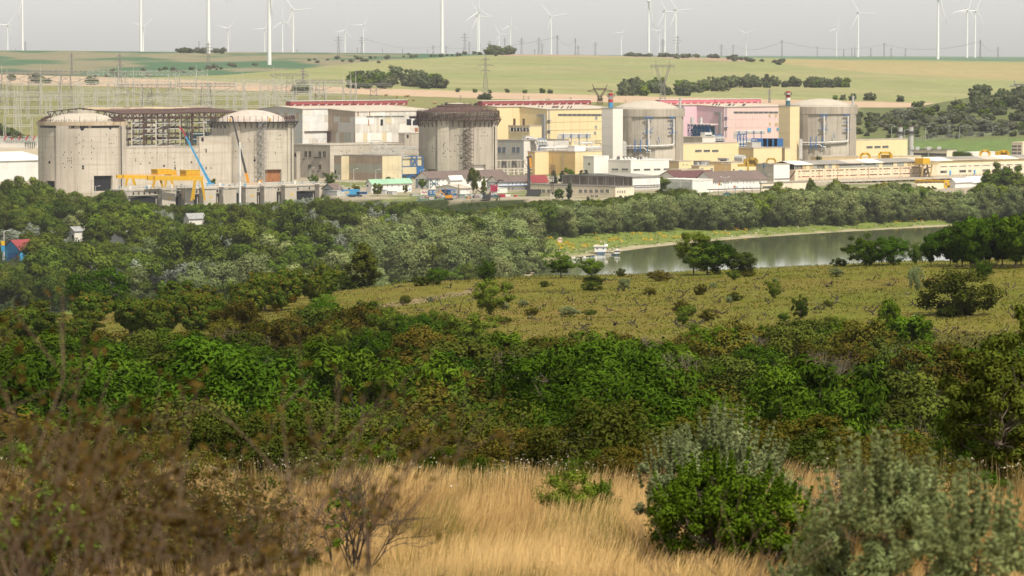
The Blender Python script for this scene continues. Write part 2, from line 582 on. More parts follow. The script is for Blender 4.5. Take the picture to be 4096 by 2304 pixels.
def make_river():
 m, nt, b = nodes('river_water')
 b.inputs['Base Color'].default_value = (0.105, 0.122, 0.055, 1)
 b.inputs['Roughness'].default_value = 0.06
 b.inputs['Specular IOR Level'].default_value = 0.5
 b.inputs['IOR'].default_value = 1.33
 bp = nt.nodes.new('ShaderNodeBump')
 bp.inputs['Strength'].default_value = 0.06
 bp.inputs['Distance'].default_value = 0.06
 nt.links.new(noise(nt, 0.5, 4, 0.6, sx=(0.5, 1.4, 1.0)), bp.inputs['Height'])
 nt.links.new(bp.outputs[0], b.inputs['Normal'])
 mb = MB()
 pts = [(-75, 1225)] + [(a - 1.2 if i < 6 else a, c + 1.0) for i, (a, c) in enumerate(BANK)] + [(900, 1320), (300, 1262), (60, 1222)]
 mb.add([(a, c, WATER) for a, c in pts], [tuple(range(len(pts) - 1, -1, -1))])
 o = build(mb, 'river', m, kind='structure')
make_river()
def make_haze():
 m = bpy.data.materials.new('haze_air')
 m.use_nodes = True
 nt = m.node_tree
 nt.nodes.remove(nt.nodes['Principled BSDF'])
 pv = nt.nodes.new('ShaderNodeVolumePrincipled')
 pv.inputs['Color'].default_value = (0.93, 0.95, 1.0, 1)
 pv.inputs['Density'].default_value = HAZE
 pv.inputs['Anisotropy'].default_value = 0.0
 nt.links.new(pv.outputs[0], nt.nodes['Material Output'].inputs['Volume'])
 mb = MB().box(-7000, 7000, -60, 16400, -14, 240)
 return build(mb, 'haze', m, kind='stuff')
HAZE = 2.5e-5
make_haze()
EA, EB = Vector((0.70711, 0.70711, 0)), Vector((-0.70711, 0.70711, 0))   # the plant's two building directions
REG = {'1': (0, 350, 2.5156), '2': (800, 350, 2.5156), '3': (1624, 350, 2.5156), '4': (2348, 350, 2.5156), '5': (3072, 350, 2.5156),
 'a': (100, 420, 3.813), 'b': (480, 420, 3.45), 'c': (1280, 640, 3.3895), 'd': (2000, 640, 3.3895), 'e': (2690, 560, 4.2933), 'f': (3150, 620, 2.723)}
RNG = random.Random(7)
def Q(r, x, y):
 u0, v0, s = REG[r]
 return u0 + x / s, v0 + y / s
def reach(c, d, u):
 k = (u - 2048.0) / FPX
 den = d.x - k * d.y
 return (k * c.y - c.x) / den
def corner(r, x, D):
 u = Q(r, x, 0)[0]
 return Vector(((u - 2048) / FPX * D, D, 0))
class Face:
 def __init__(s, o, a, n):
  s.o, s.a, s.n = Vector((o.x, o.y, 0)), a, n
 def at(s, r, x, y):
  u, v = Q(r, x, y)
  d = ray(u, v)
  e = Vector((0, 0, EYE))
  t = (s.o - e).dot(s.n) / d.dot(s.n)
  p = e + d * t
  return (p - s.o).dot(s.a), p.z
 def pt(s, q, z, d=0.0):
  p = s.o + s.a * q + s.n * d
  return Vector((p.x, p.y, z))
 def rect(s, r, x0, y0, x1, y1):
  ym, xm = (y0 + y1) / 2, (x0 + x1) / 2
  return s.at(r, x0, ym)[0], s.at(r, x1, ym)[0], s.at(r, xm, y1)[1], s.at(r, xm, y0)[1]
 def box(s, mb, a0, a1, z0, z1, d0, d1, m=0):
  return mb.hexa([s.pt(a0, z0, d1), s.pt(a1, z0, d1), s.pt(a1, z0, d0), s.pt(a0, z0, d0),
      s.pt(a0, z1, d1), s.pt(a1, z1, d1), s.pt(a1, z1, d0), s.pt(a0, z1, d0)], m)
def Rf(c):
 return Face(c, EA, -EB)
def Lf(c):
 return Face(c, -EB, -EA)
M = {}
M['conc'] = surf('weathered_concrete', (0.52, 0.47, 0.395), (0.43, 0.385, 0.32), 0.9, 0.09, streak=(0.31, 0.27, 0.215), streak_amt=1.2, bands=(0.55, (0.41, 0.36, 0.295)), bump=0.2)
M['conc_rust'] = surf('rust_stained_concrete', (0.50, 0.42, 0.31), (0.40, 0.31, 0.21), 0.9, 0.2, streak=(0.24, 0.13, 0.055), streak_amt=1.2)
M['conc_grey'] = surf('grey_concrete', (0.42, 0.38, 0.32), (0.345, 0.31, 0.26), 0.9, 0.1, streak=(0.24, 0.21, 0.17), streak_amt=1.2, bands=(0.5, (0.37, 0.335, 0.285)), bump=0.2)
M['conc_ring'] = surf('stained_ring_concrete', (0.41, 0.365, 0.30), (0.33, 0.29, 0.24), 0.9, 0.12, streak=(0.21, 0.18, 0.14), streak_amt=1.6)
M['dome'] = surf('pale_dome_concrete', (0.43, 0.385, 0.32), (0.37, 0.33, 0.27), 0.9, 0.15, spots=(0.38, 0.33, 0.27))
M['dome_patch'] = surf('patched_white_dome', (0.48, 0.43, 0.38), (0.39, 0.31, 0.265), 0.9, 0.35, spots=(0.30, 0.19, 0.14))
M['rust'] = surf('rusty_steel', (0.10, 0.056, 0.045), (0.06, 0.038, 0.034), 0.85, 0.5, spots=(0.17, 0.085, 0.05))
M['rust_orange'] = surf('orange_rust_plate', (0.36, 0.15, 0.06), (0.22, 0.09, 0.045), 0.9, 1.1, spots=(0.42, 0.26, 0.16))
M['steel_grey'] = plain('grey_steel', (0.33, 0.33, 0.33), 0.55, 0.2)
M['steel_dark'] = plain('dark_steel', (0.055, 0.055, 0.06), 0.6)
M['galv'] = plain('galvanised_steel', (0.52, 0.52, 0.50), 0.5, 0.1)
M['white'] = surf('white_paint', (0.72, 0.70, 0.66), (0.65, 0.63, 0.59), 0.65, 0.15)
M['white_shed'] = sheet('white_sheet', (0.70, 0.69, 0.66), (0.66, 0.65, 0.62), 0.6)
M['offwhite'] = surf('offwhite_cladding', (0.68, 0.64, 0.575), (0.63, 0.59, 0.53), 0.7, 0.06)
M['beige'] = surf('beige_cladding', (0.68, 0.555, 0.33), (0.64, 0.52, 0.31), 0.7, 0.06)
M['yellow'] = surf('yellow_cladding', (0.70, 0.57, 0.335), (0.66, 0.535, 0.305), 0.7, 0.05, streak=(0.58, 0.455, 0.245), streak_amt=0.5)
M['orange'] = surf('ochre_cladding', (0.66, 0.46, 0.22), (0.62, 0.43, 0.20), 0.7, 0.05)
M['pink'] = surf('pink_cladding', (0.66, 0.485, 0.44), (0.62, 0.45, 0.41), 0.7, 0.05, streak=(0.62, 0.45, 0.42), streak_amt=0.5)
M['lilac'] = surf('lilac_cladding', (0.64, 0.45, 0.50), (0.59, 0.41, 0.46), 0.7, 0.05)
M['pinkwall'] = surf('salmon_render', (0.72, 0.57, 0.42), (0.66, 0.52, 0.37), 0.85, 0.12, streak=(0.36, 0.24, 0.155), streak_amt=0.8)
M['cream'] = surf('cream_render', (0.70, 0.61, 0.46), (0.64, 0.55, 0.42), 0.85, 0.12, streak=(0.40, 0.33, 0.24), streak_amt=0.4)
M['tan'] = surf('tan_cladding', (0.46, 0.355, 0.20), (0.41, 0.315, 0.175), 0.75, 0.1)
M['cladA'] = sheet('clad_white', (0.62, 0.59, 0.53), (0.50, 0.47, 0.42), 0.9, 'A', rust=(0.42, 0.31, 0.20))
M['cladB'] = sheet('clad_grey_blue', (0.37, 0.39, 0.385), (0.43, 0.40, 0.35), 0.9, 'B', rust=(0.36, 0.27, 0.19))
M['cladC'] = sheet('clad_brown', (0.36, 0.29, 0.215), (0.31, 0.25, 0.19), 0.9, 'B', rust=(0.28, 0.20, 0.13))
M['cladD'] = sheet('clad_green_grey', (0.34, 0.345, 0.29), (0.31, 0.315, 0.265), 0.9, 'B', rust=(0.33, 0.26, 0.18))
M['cladE'] = sheet('clad_cream', (0.58, 0.50, 0.33), (0.54, 0.47, 0.31), 0.5, 'A')
M['board'] = sheet('weathered_boards', (0.20, 0.165, 0.135), (0.12, 0.095, 0.08), 0.75, 'B', rust=(0.30, 0.27, 0.23))
M['roof_pale'] = surf('pale_felt_roof', (0.46, 0.41, 0.34), (0.37, 0.32, 0.26), 0.95, 0.25, spots=(0.56, 0.52, 0.45))
M['roof_grey'] = surf('grey_roof', (0.27, 0.25, 0.225), (0.21, 0.195, 0.175), 0.9, 0.25, spots=(0.33, 0.30, 0.26))
M['roof_brown'] = sheet('brown_roof_sheet', (0.155, 0.115, 0.10), (0.125, 0.092, 0.08), 1.0, 'A')
M['roof_maroon'] = sheet('maroon_roof_sheet', (0.12, 0.05, 0.05), (0.10, 0.042, 0.042), 1.0, 'A')
M['roof_red'] = sheet('red_roof_sheet', (0.26, 0.05, 0.055), (0.22, 0.042, 0.046), 1.0, 'A')
M['roof_green'] = sheet('green_roof_sheet', (0.26, 0.42, 0.29), (0.23, 0.38, 0.26), 1.0, 'A')
M['red_vent'] = surf('red_vent_sheet', (0.25, 0.06, 0.06), (0.19, 0.045, 0.045), 0.6, 0.4, spots=(0.48, 0.30, 0.28))
M['pink_vent'] = surf('pink_vent_sheet', (0.48, 0.14, 0.16), (0.42, 0.11, 0.13), 0.6, 0.4, spots=(0.55, 0.36, 0.36))
M['blue'] = plain('blue_paint', (0.035, 0.14, 0.36), 0.55)
M['blue_lt'] = plain('light_blue_paint', (0.06, 0.30, 0.55), 0.5)
M['crane_y'] = plain('crane_yellow', (0.62, 0.36, 0.02), 0.5, var=0.12)
M['crane_o'] = plain('crane_orange', (0.66, 0.27, 0.015), 0.5, var=0.12)
M['gantry_o'] = plain('faded_gantry_yellow', (0.50, 0.32, 0.06), 0.6)
M['gantry_t'] = plain('tan_gantry_paint', (0.40, 0.29, 0.11), 0.65)
M['red'] = plain('red_paint', (0.45, 0.035, 0.03), 0.5)
M['crimson'] = plain('crimson_paint', (0.42, 0.03, 0.08), 0.5)
M['glass'] = plain('dark_glass', (0.05, 0.06, 0.065), 0.15, var=0.5)
M['glass_blue'] = plain('blue_panel', (0.09, 0.14, 0.22), 0.4)
M['void'] = plain('dark_interior', (0.018, 0.02, 0.026), 0.9)
M['pipe'] = plain('pipe_lagging', (0.62, 0.60, 0.57), 0.4, 0.1)
M['teal'] = plain('teal_paint', (0.05, 0.16, 0.20), 0.5)
M['wood'] = plain('timber_pole', (0.20, 0.15, 0.11), 0.9)
M['pylon'] = plain('pylon_steel', (0.20, 0.19, 0.19), 0.6)
M['pylon_lt'] = plain('pale_lattice_steel', (0.47, 0.45, 0.395), 0.6)
M['turbine'] = plain('turbine_white', (0.70, 0.70, 0.69), 0.5, var=0.03)
M['bright_y'] = plain('container_yellow', (0.70, 0.42, 0.015), 0.5, var=0.1)
M['frame'] = plain('window_frame', (0.55, 0.53, 0.48), 0.6)
def window(th, face, r, x0, y0, x1, y1, cols=3, rows=1, fm='frame', gm='glass', fw=None):
 a0, a1, z0, z1 = face.rect(r, x0, y0, x1, y1)
 return window_m(th, face, a0, a1, z0, z1, cols, rows, fm, gm, fw)
def window_m(th, face, a0, a1, z0, z1, cols=3, rows=1, fm='frame', gm='glass', fw=None):
 w = fw or max(0.06, min(0.16, (z1 - z0) * 0.07))
 mb = MB()
 face.box(mb, a0, a1, z0, z0 + w, 0, 0.14)
 face.box(mb, a0, a1, z1 - w, z1, 0, 0.14)
 for k in range(cols + 1):
  q = a0 + (a1 - a0 - w) * k / max(cols, 1)
  face.box(mb, q, q + w, z0 + w, z1 - w, 0, 0.12)
 for k in range(1, rows):
  q = z0 + (z1 - z0) * k / rows
  face.box(mb, a0 + w, a1 - w, q - w / 2, q + w / 2, 0, 0.10)
 o = part(mb, 'window', M[fm], th)
 pb = MB()
 face.box(pb, a0 + 0.02, a1 - 0.02, z0 + 0.02, z1 - 0.02, -0.02, 0.05)
 part(pb, 'pane', M[gm], o)
 return o
def panel(th, face, r, x0, y0, x1, y1, mat, name='panel', d=0.08, d0=-0.02):
 a0, a1, z0, z1 = face.rect(r, x0, y0, x1, y1)
 mb = MB()
 face.box(mb, a0, a1, z0, z1, d0, d)
 return part(mb, name, M[mat], th)
def block_m(name, label, cat, c, la, lb, z0, z1, wall, roof='roof_grey', parapet=0.5, lwall=None, group=None):
 th = thing(name, label, cat, (c.x, c.y, z0), group)
 mb = MB()
 p = [c, c + EA * la, c + EA * la + EB * lb, c + EB * lb]
 mb.hexa([(q.x, q.y, z0) for q in p] + [(q.x, q.y, z1) for q in p])
 if lwall:
  for k, n in enumerate(mb.f):
   if k == 5:
    mb.mi[k] = 1
 part(mb, 'wall', [M[wall], M[lwall]] if lwall else M[wall], th)
 rb = MB()
 i = 0.35
 q = [c + (EA + EB) * i, c + EA * (la - i) + EB * i, c + EA * (la - i) + EB * (lb - i), c + EA * i + EB * (lb - i)]
 rb.hexa([(v.x, v.y, z1 - 0.1) for v in q] + [(v.x, v.y, z1 + 0.05) for v in q])
 R, L = Rf(c), Lf(c)
 if parapet > 0:
  o = 0.12
  R.box(rb, -o, la + o, z1 - 0.05, z1 + parapet, -0.4, o)
  L.box(rb, -lb - o, -0.4, z1 - 0.05, z1 + parapet, -0.4, o)
  b2 = Rf(c + EB * lb); b2.box(rb, -o, la + o, z1 - 0.05, z1 + parapet, -o, 0.4)
  l2 = Lf(c + EA * la); l2.box(rb, -lb - o, 0, z1 - 0.05, z1 + parapet, -o, 0.4)
 part(rb, 'roof', M[roof], th)
 return dict(th=th, c=c, la=la, lb=lb, z0=z0, z1=z1, R=R, L=L)
def block(name, label, cat, r, xl, xc, xr, ytop, D, wall, z0=0.0, **k):
 c = corner(r, xc, D)
 la = reach(c, EA, Q(r, xr, 0)[0])
 lb = reach(c, EB, Q(r, xl, 0)[0])
 z1 = zat(Q(r, 0, ytop)[1], D)
 return block_m(name, label, cat, c, la, lb, z0, z1, wall, **k)
def joints(b, n_a, n_b, zs, mat, w=0.10):
 mb = MB()
 for z in zs:
  if b['la'] > 1: b['R'].box(mb, 0, b['la'], z - w / 2, z + w / 2, 0, 0.05)
  if b['lb'] > 1: b['L'].box(mb, -b['lb'], 0, z - w / 2, z + w / 2, 0, 0.05)
 for k in range(1, n_a):
  q = b['la'] * k / n_a
  b['R'].box(mb, q - w / 2, q + w / 2, b['z0'], b['z1'], 0, 0.04)
 for k in range(1, n_b):
  q = -b['lb'] * k / n_b
  b['L'].box(mb, q - w / 2, q + w / 2, b['z0'], b['z1'], 0, 0.04)
 part(mb, 'cover_strip', M[mat], b['th'])
def clad(th, face, a0, a1, zs, wmin, wmax, mats, weights, d=0.06, name='cladding_panel'):
 for z0, z1 in zip(zs[:-1], zs[1:]):
  q = a0
  cur = RNG.choices(mats, weights)[0]
  while q < a1 - 0.3:
   w = min(RNG.uniform(wmin, wmax), a1 - q)
   if a1 - q - w < wmin * 0.5:
    w = a1 - q
   if RNG.random() < 0.6:
    cur = RNG.choices(mats, weights)[0]
   mb = MB()
   face.box(mb, q + 0.03, q + w - 0.03, z0 + 0.04, z1 - 0.04, 0, d + RNG.uniform(0, 0.05))
   part(mb, name, M[cur], th)
   q += w
def lattice(mb, p0, p1, w0, w1, n, t, m=0, diag=True):
 p0, p1 = Vector(p0), Vector(p1)
 d = (p1 - p0).normalized()
 up = Vector((0, 0, 1)) if abs(d.z) < 0.9 else Vector((0, 1, 0))
 a = d.cross(up).normalized()
 b = a.cross(d).normalized()
 rings = []
 for k in range(n + 1):
  f = k / n
  w = (w0 + (w1 - w0) * f) / 2
  c = p0 + (p1 - p0) * f
  rings.append([c - a * w - b * w, c + a * w - b * w, c + a * w + b * w, c - a * w + b * w])
 for j in range(4):
  mb.beam(rings[0][j], rings[-1][j], t, t, m, False)
 for k in range(n):
  for j in range(4):
   q = (j + 1) % 4
   if diag:
    if (k + j) % 2:
     mb.beam(rings[k][j], rings[k + 1][q], t * 0.7, None, m, False)
    else:
     mb.beam(rings[k][q], rings[k + 1][j], t * 0.7, None, m, False)
   mb.beam(rings[k][j], rings[k][q], t * 0.6, None, m, False)
 return mb
class Cyl:
 def __init__(s, u, D, R):
  s.c = Vector(((u - 2048) / FPX * D, D, 0)); s.R = R
 def at(s, u, v, R=None):
  R = R or s.R
  d = ray(u, v)
  ax, ay = -s.c.x, -s.c.y
  A = d.x ** 2 + d.y ** 2; B = 2 * (d.x * ax + d.y * ay); C = ax * ax + ay * ay - R * R
  q = B * B - 4 * A * C
  t = (-B - math.sqrt(max(q, 0))) / (2 * A)
  p = Vector((d.x * t, d.y * t, EYE + d.z * t))
  return math.atan2(p.x - s.c.x, -(p.y - s.c.y)), p.z
 def q(s, r, x, y, R=None):
  return s.at(*Q(r, x, y), R=R)
 def pt(s, t, z, r=None):
  r = s.R if r is None else r
  return Vector((s.c.x + r * math.sin(t), s.c.y - r * math.cos(t), z))
 def arc(s, mb, r0, r1, t0, t1, z0, z1, n=4, m=0):
  for k in range(n):
   a, b = t0 + (t1 - t0) * k / n, t0 + (t1 - t0) * (k + 1) / n
   mb.hexa([s.pt(a, z0, r1), s.pt(b, z0, r1), s.pt(b, z0, r0), s.pt(a, z0, r0), s.pt(a, z1, r1), s.pt(b, z1, r1), s.pt(b, z1, r0), s.pt(a, z1, r0)], m)
  return mb
 def wall(s, z0, z1, openings, n=96):
  ts = sorted(set([round(2 * math.pi * k / n - math.pi, 4) for k in range(n + 1)] + [round(t, 4) for o in openings for t in o[:2]]))
  zz = sorted(set([z0, z1] + [o[2] for o in openings] + [o[3] for o in openings]))
  mb = MB()
  for za, zb in zip(zz[:-1], zz[1:]):
   for a, b in zip(ts[:-1], ts[1:]):
    if any(o[0] - 1e-3 <= a and b <= o[1] + 1e-3 and o[2] - 1e-3 <= za and zb <= o[3] + 1e-3 for o in openings):
     continue
    mb.add([s.pt(a, za), s.pt(b, za), s.pt(b, zb), s.pt(a, zb)], [(0, 1, 2, 3)])
  for a, b, za, zb in openings:
   i = s.R - 1.4
   mb.add([s.pt(a, za), s.pt(a, zb), s.pt(a, zb, i), s.pt(a, za, i)], [(0, 1, 2, 3)])
   mb.add([s.pt(b, za), s.pt(b, zb), s.pt(b, zb, i), s.pt(b, za, i)], [(3, 2, 1, 0)])
   k = 5
   for j in range(k):
    t0, t1 = a + (b - a) * j / k, a + (b - a) * (j + 1) / k
    mb.add([s.pt(t0, zb), s.pt(t1, zb), s.pt(t1, zb, i), s.pt(t0, zb, i)], [(0, 1, 2, 3)])
  return mb
def reactor(u, D, R, label, ztop, but0, doors, wallm, butm, holes=()):
 cy_ = Cyl(u, D, R)
 th = thing('reactor_building', label, 'reactor building', (cy_.c.x, cy_.c.y, 0), None)
 ops = []
 for dr in doors:
  r, x0, y0, x1, y1, mat = dr
  t0, _ = cy_.q(r, x0, (y0 + y1) / 2); t1, _ = cy_.q(r, x1, (y0 + y1) / 2)
  zt = cy_.q(r, (x0 + x1) / 2, y0)[1]; zb = max(-0.5, cy_.q(r, (x0 + x1) / 2, y1)[1])
  ops.append((t0, t1, zb, zt))
  mb = MB()
  cy_.arc(mb, R - 1.9, R - 1.3, t0 - 0.005, t1 + 0.005, zb, zt, 4)
  part(mb, 'door', M[mat], th)
 part(cy_.wall(-1.0, ztop, ops), 'wall', M[wallm], th)
 for k in range(3, 6):
  mb = MB(); cy_.arc(mb, R - .2, R + .035, -1.6, 1.6, ztop * k / 6 - .07, ztop * k / 6 + .07, 40); part(mb, 'lift_joint', M['conc_ring'], th)
 for k in range(4):
  t = but0 + k * math.pi / 2
  mb = MB()
  cy_.arc(mb, R - 0.3, R + 0.75, t - 0.15, t + 0.15, -1.0, ztop - 0.02, 5)
  part(mb, 'buttress', M[butm], th)
 for h in holes:
  r, x, y = h[:3]
  sz = h[3] * .8 if len(h) > 3 else 0.24
  t, z = cy_.q(r, x, y)
  mb = MB()
  far = 0.78 if any(abs(math.remainder(t - (but0 + k * math.pi / 2), 2 * math.pi)) < 0.15 for k in range(4)) else 0.03
  if sz > 0.45:
   cpos = cy_.pt(t, z, R + far)
   mb.tube(cpos - (cy_.pt(t, z, 1) - cy_.pt(t, z, 0)) * 0.2, cpos, sz, sz, 12)
  else:
   cy_.arc(mb, R - 0.3, R + far, t - sz / R, t + sz / R, z - sz, z + sz, 1)
  part(mb, 'blockout', M['void'], th)
 return cy_, th
def capdome(cy_, th, r0, z0, r1, z1, mat, name='dome'):
 h = z1 - z0
 Rs = (r0 ** 2 + h ** 2) / (2 * h) if r1 < 0.5 else None
 prof = []
 n = 14
 for k in range(n + 1):
  f = k / n
  if Rs:
   r = r0 * (1 - f)
   prof.append((max(r, 0.01), z1 - Rs + math.sqrt(Rs * Rs - r * r)))
  else:
   r = r0 + (r1 - r0) * f
   g = (r0 ** 2 - r ** 2) / (r0 ** 2 - r1 ** 2)
   prof.append((r, z0 + h * g))
 mb = MB().lathe(prof, cy_.c.x, cy_.c.y, 64)
 return part(mb, name, M[mat], th, smooth=True)
A5 = [('a', x, y) for x, y in ((823, 455), (783, 500), (783, 595), (824, 583), (892, 540), (892, 630), (1010, 630), (1014, 540), (1048, 664), (1242, 453), (1356, 453), (1286, 525), (1287, 590), (1317, 590), (1356, 590), (1334, 722), (613, 718), (707, 718), (598, 760), (660, 810), (707, 810), (676, 848), (707, 850), (707, 880), (613, 950), (707, 950), (395, 778), (826, 730), (890, 820), (1014, 820), (1017, 725), (592, 888), (660, 856))]
A5 += [('a', 373, 874, 0.9), ('a', 884, 936, 0.7), ('a', 884, 967, 0.7), ('a', 873, 362, 1.2), ('a', 1300, 355, 0.9)]
c5, r5 = reactor(329, 2115, 22.1, 'unfinished pale concrete reactor drum with flat capped dome beside the yellow gantry cranes', 33.4, math.radians(-20),
    [('1', 945, 888, 1133, 1040, 'void'), ('1', 462, 940, 550, 1040, 'void')], 'conc', 'conc', A5)
mb = MB(); c5.arc(mb, 20.5, 22.9, -math.pi, math.pi, 33.4, 35.2, 72); part(mb, 'ring_beam', M['conc_rust'], r5)
for a, b in ((-65, -28), (-8, -4), (3, 14), (18, 62)):
 mb = MB(); c5.arc(mb, 22.0, 22.14, math.radians(a), math.radians(b), 32.2, 33.3, 12); part(mb, 'recess_shade', M['steel_dark'], r5)  # dark strips standing for the shade of the recess under the ring beam
capdome(c5, r5, 20.2, 35.2, 6.4, 39.3, 'dome')
mb = MB(); c5.arc(mb, 5.0, 6.5, -math.pi, math.pi, 39.2, 40.7, 40); mb.lathe([(6.4, 40.5), (0.02, 40.9)], c5.c.x, c5.c.y, 40); part(mb, 'dome_cap', M['conc_grey'], r5)
mb = MB()
for k in range(190):
 t = 2 * math.pi * k / 190 + RNG.uniform(-.01, .01)
 mb.beam(c5.pt(t, 35.1, 20.9), c5.pt(t + RNG.uniform(-.01, .01), 35.1 + RNG.uniform(0.7, 1.7), 20.3 + RNG.uniform(-.2, .2)), 0.13, None, 0, False)
for k in range(60):
 t = math.radians(58 + k * 1.0) ; mb.beam(c5.pt(t, 35.1, 22.4), c5.pt(t - 0.09, 37.8, 18.0), 0.22, None, 0, False)
 t = math.radians(-58 - k * 1.0); mb.beam(c5.pt(t, 35.1, 22.4), c5.pt(t + 0.09, 37.8, 18.0), 0.16, None, 0, False)
part(mb, 'rebar', M['rust'], r5, kind='stuff')
for t in (-62, -40, -18, 3, 26, 55):
 mb = MB().beam(c5.pt(math.radians(t), 35.0, 21.6), c5.pt(math.radians(t), 38.0, 21.6), 0.22)
 part(mb, 'mast', M['steel_dark'], r5)
mb = MB(); a = c5.at(493, 600)[0]; c5.arc(mb, 22.0, 22.9, a - 0.20, a - 0.155, 0, 33, 2); part(mb, 'joint', M['void'], r5)
def bracket_ring(cy_, th, z, r_in, r_out, n, mat, drop=3.4):
 mb = MB(); cy_.arc(mb, r_in, r_out, -math.pi, math.pi, z - 0.15, z + 0.15, 72); part(mb, 'platform', M[mat], th)
 for k in range(n):
  t = 2 * math.pi * k / n + 0.03
  mb = MB()
  mb.beam(cy_.pt(t, z - drop * RNG.uniform(.85, 1.1), r_in + 0.15), cy_.pt(t, z - 0.2, r_out - 0.2), 0.22, None, 0, False)
  mb.beam(cy_.pt(t, z - drop, r_in + 0.12), cy_.pt(t, z - 0.2, r_in + 0.12), 0.26, None, 0, False)
  mb.beam(cy_.pt(t, z - drop * 0.5, r_in + 0.1), cy_.pt(t, z - drop * 0.5, r_in + (r_out - r_in) * 0.5), 0.16, None, 0, False)
  mb.beam(cy_.pt(t, z - 0.35, r_in), cy_.pt(t, z - 0.35, r_out), 0.2, None, 0, False)
  part(mb, 'bracket', M[mat], th)
def ring_rail(cy_, th, z, r, h, n, mat, name='railing'):
 mb = MB()
 for zz in (z + h * 0.5, z + h):
  for k in range(72):
   mb.beam(cy_.pt(2 * math.pi * k / 72, zz, r), cy_.pt(2 * math.pi * (k + 1) / 72, zz, r), 0.09, None, 0, False)
 for k in range(n):
  t = 2 * math.pi * k / n
  mb.beam(cy_.pt(t, z, r), cy_.pt(t, z + h, r), 0.09, None, 0, False)
 part(mb, name, M[mat], th)
A4 = [('2', x, y) for x, y in ((235, 692), (320, 797), (365, 640), (365, 705), (485, 520), (550, 695), (550, 712), (795, 482), (810, 482), (765, 520), (790, 520), (810, 520), (785, 603), (820, 600), (758, 652), (758, 665), (500, 540), (440, 600))] + [('2', 550, 735, 0.75), ('2', 228, 700, 0.65)]
c4, r4 = reactor(1011, 2250, 22.0, 'concrete reactor drum with patchy whitewashed dome, bracketed walkway and rusty orange door', 33.2, math.radians(-22),
    [('2', 653, 825, 820, 950, 'rust_orange'), ('2', 188, 875, 290, 950, 'conc_grey')], 'conc', 'conc', A4)
bracket_ring(c4, r4, 33.1, 22.1, 24.7, 46, 'steel_dark')
capdome(c4, r4, 19.5, 33.2, 0.0, 39.3, 'dome_patch')
ring_rail(c4, r4, 33.2, 24.5, 1.1, 60, 'steel_grey')
for k in range(44):
 t = 2 * math.pi * k / 44
 mb = MB().beam(c4.pt(t, 33.2, 22.6), c4.pt(t, 36.2 + 0.3 * math.sin(k * 5), 22.6), 0.3)
 part(mb, 'stanchion', M['rust'], r4)
mb = MB()
for k in range(90):
 t = math.radians(52 + k * 0.7); mb.beam(c4.pt(t, 33.2, 22.9), c4.pt(t, 33.2 + RNG.uniform(1.5, 3.2), 22.0), 0.18, None, 0, False)
 t = math.radians(-52 - k * 0.7); mb.beam(c4.pt(t, 33.2, 22.9), c4.pt(t, 33.2 + RNG.uniform(1.0, 2.4), 22.0), 0.14, None, 0, False)
part(mb, 'rebar', M['rust'], r4, kind='stuff')
mb = MB(); a = c4.at(1169, 600)[0]; c4.arc(mb, 22.0, 22.85, a - 0.19, a - 0.15, 0, 30, 2); part(mb, 'joint', M['void'], r4)
for x in (705, 300):
 t, z = c4.q('2', x, 330, 24); mb = MB(); q = c4.pt(t, 33.3, 23.6); mb.box(q.x - .5, q.x + .5, q.y - .5, q.y + .5, 33.3, 35.1); part(mb, 'equipment_box', M['crane_y'], r4)
def stair_tower(cy_, label, r, xl, xr, ytop, zb, mat, w, name='scaffold_tower', n=14):
 t, z = cy_.q(r, (xl + xr) / 2, ytop)
 base = cy_.pt(t, 0, cy_.R + 0.9 + w / 2)
 th = thing(name, label, 'scaffold', (base.x, base.y, zb))
 ca, sa = math.cos(t), math.sin(t)
 def q(a, b, zz):
  return Vector((base.x + a * ca + b * sa, base.y + a * sa - b * ca, zz))
 h = w / 2
 for a in (-h, h):
  for b in (-h, h):
   part(MB().beam(q(a, b, zb), q(a, b, z), 0.16), 'leg', M[mat], th)
 dz = (z - zb) / n
 for k in range(n):
  mb = MB()
  z0 = zb + dz * k
  for a, b, c, d in ((-h, h, h, h), (h, h, h, -h), (h, -h, -h, -h), (-h, -h, -h, h)):
   mb.beam(q(a, b, z0 + dz), q(c, d, z0 + dz), 0.12, None, 0, False)
  s = 1 if k % 2 else -1
  mb.beam(q(-h * s, h, z0), q(h * s, h, z0 + dz), 0.13, None, 0, False)
  mb.beam(q(-h * s, -h, z0), q(h * s, -h, z0 + dz), 0.10, None, 0, False)
  mb.beam(q(-h * s * .6, 0, z0), q(h * s * .6, 0, z0 + dz), 0.9, 0.12, 0)
  part(mb, 'stair_flight', M[mat], th)
 for k in range(0, n, 2):
  part(MB().beam(q(-h, -h, zb + dz * k), q(-h, -h - 1.2, zb + dz * k), 0.12), 'wall_tie', M[mat], th)
 return th
stair_tower(c4, 'grey zigzag scaffold stair climbing the drum with the whitewashed dome', '2', 578, 650, 335, 0, 'steel_grey', 3.8)
A3 = [('3', x, y) for x, y in ((265, 595), (265, 613), (265, 645), (385, 575), (395, 563), (380, 590), (400, 640), (425, 620), (435, 640), (378, 660), (388, 660), (400, 697), (490, 640), (520, 570), (525, 575), (560, 570), (495, 487), (522, 482), (535, 490), (560, 480), (523, 680), (550, 680), (782, 450), (798, 450), (757, 487), (785, 487), (820, 487), (750, 612), (550, 640), (452, 640), (452, 697))] + [('3', 555, 708, 0.75)]
c3, r3 = reactor(1832, 2350, 21.9, 'concrete reactor drum crowned by dark rusty scaffolding with stepped black dome', 32.7, math.radians(-21),
    [('3', 655, 778, 800, 857, 'offwhite'), ('3', 215, 822, 305, 880, 'conc_grey')], 'conc_grey', 'conc', A3)
bracket_ring(c3, r3, 32.6, 22.0, 24.4, 44, 'rust', 4.0)
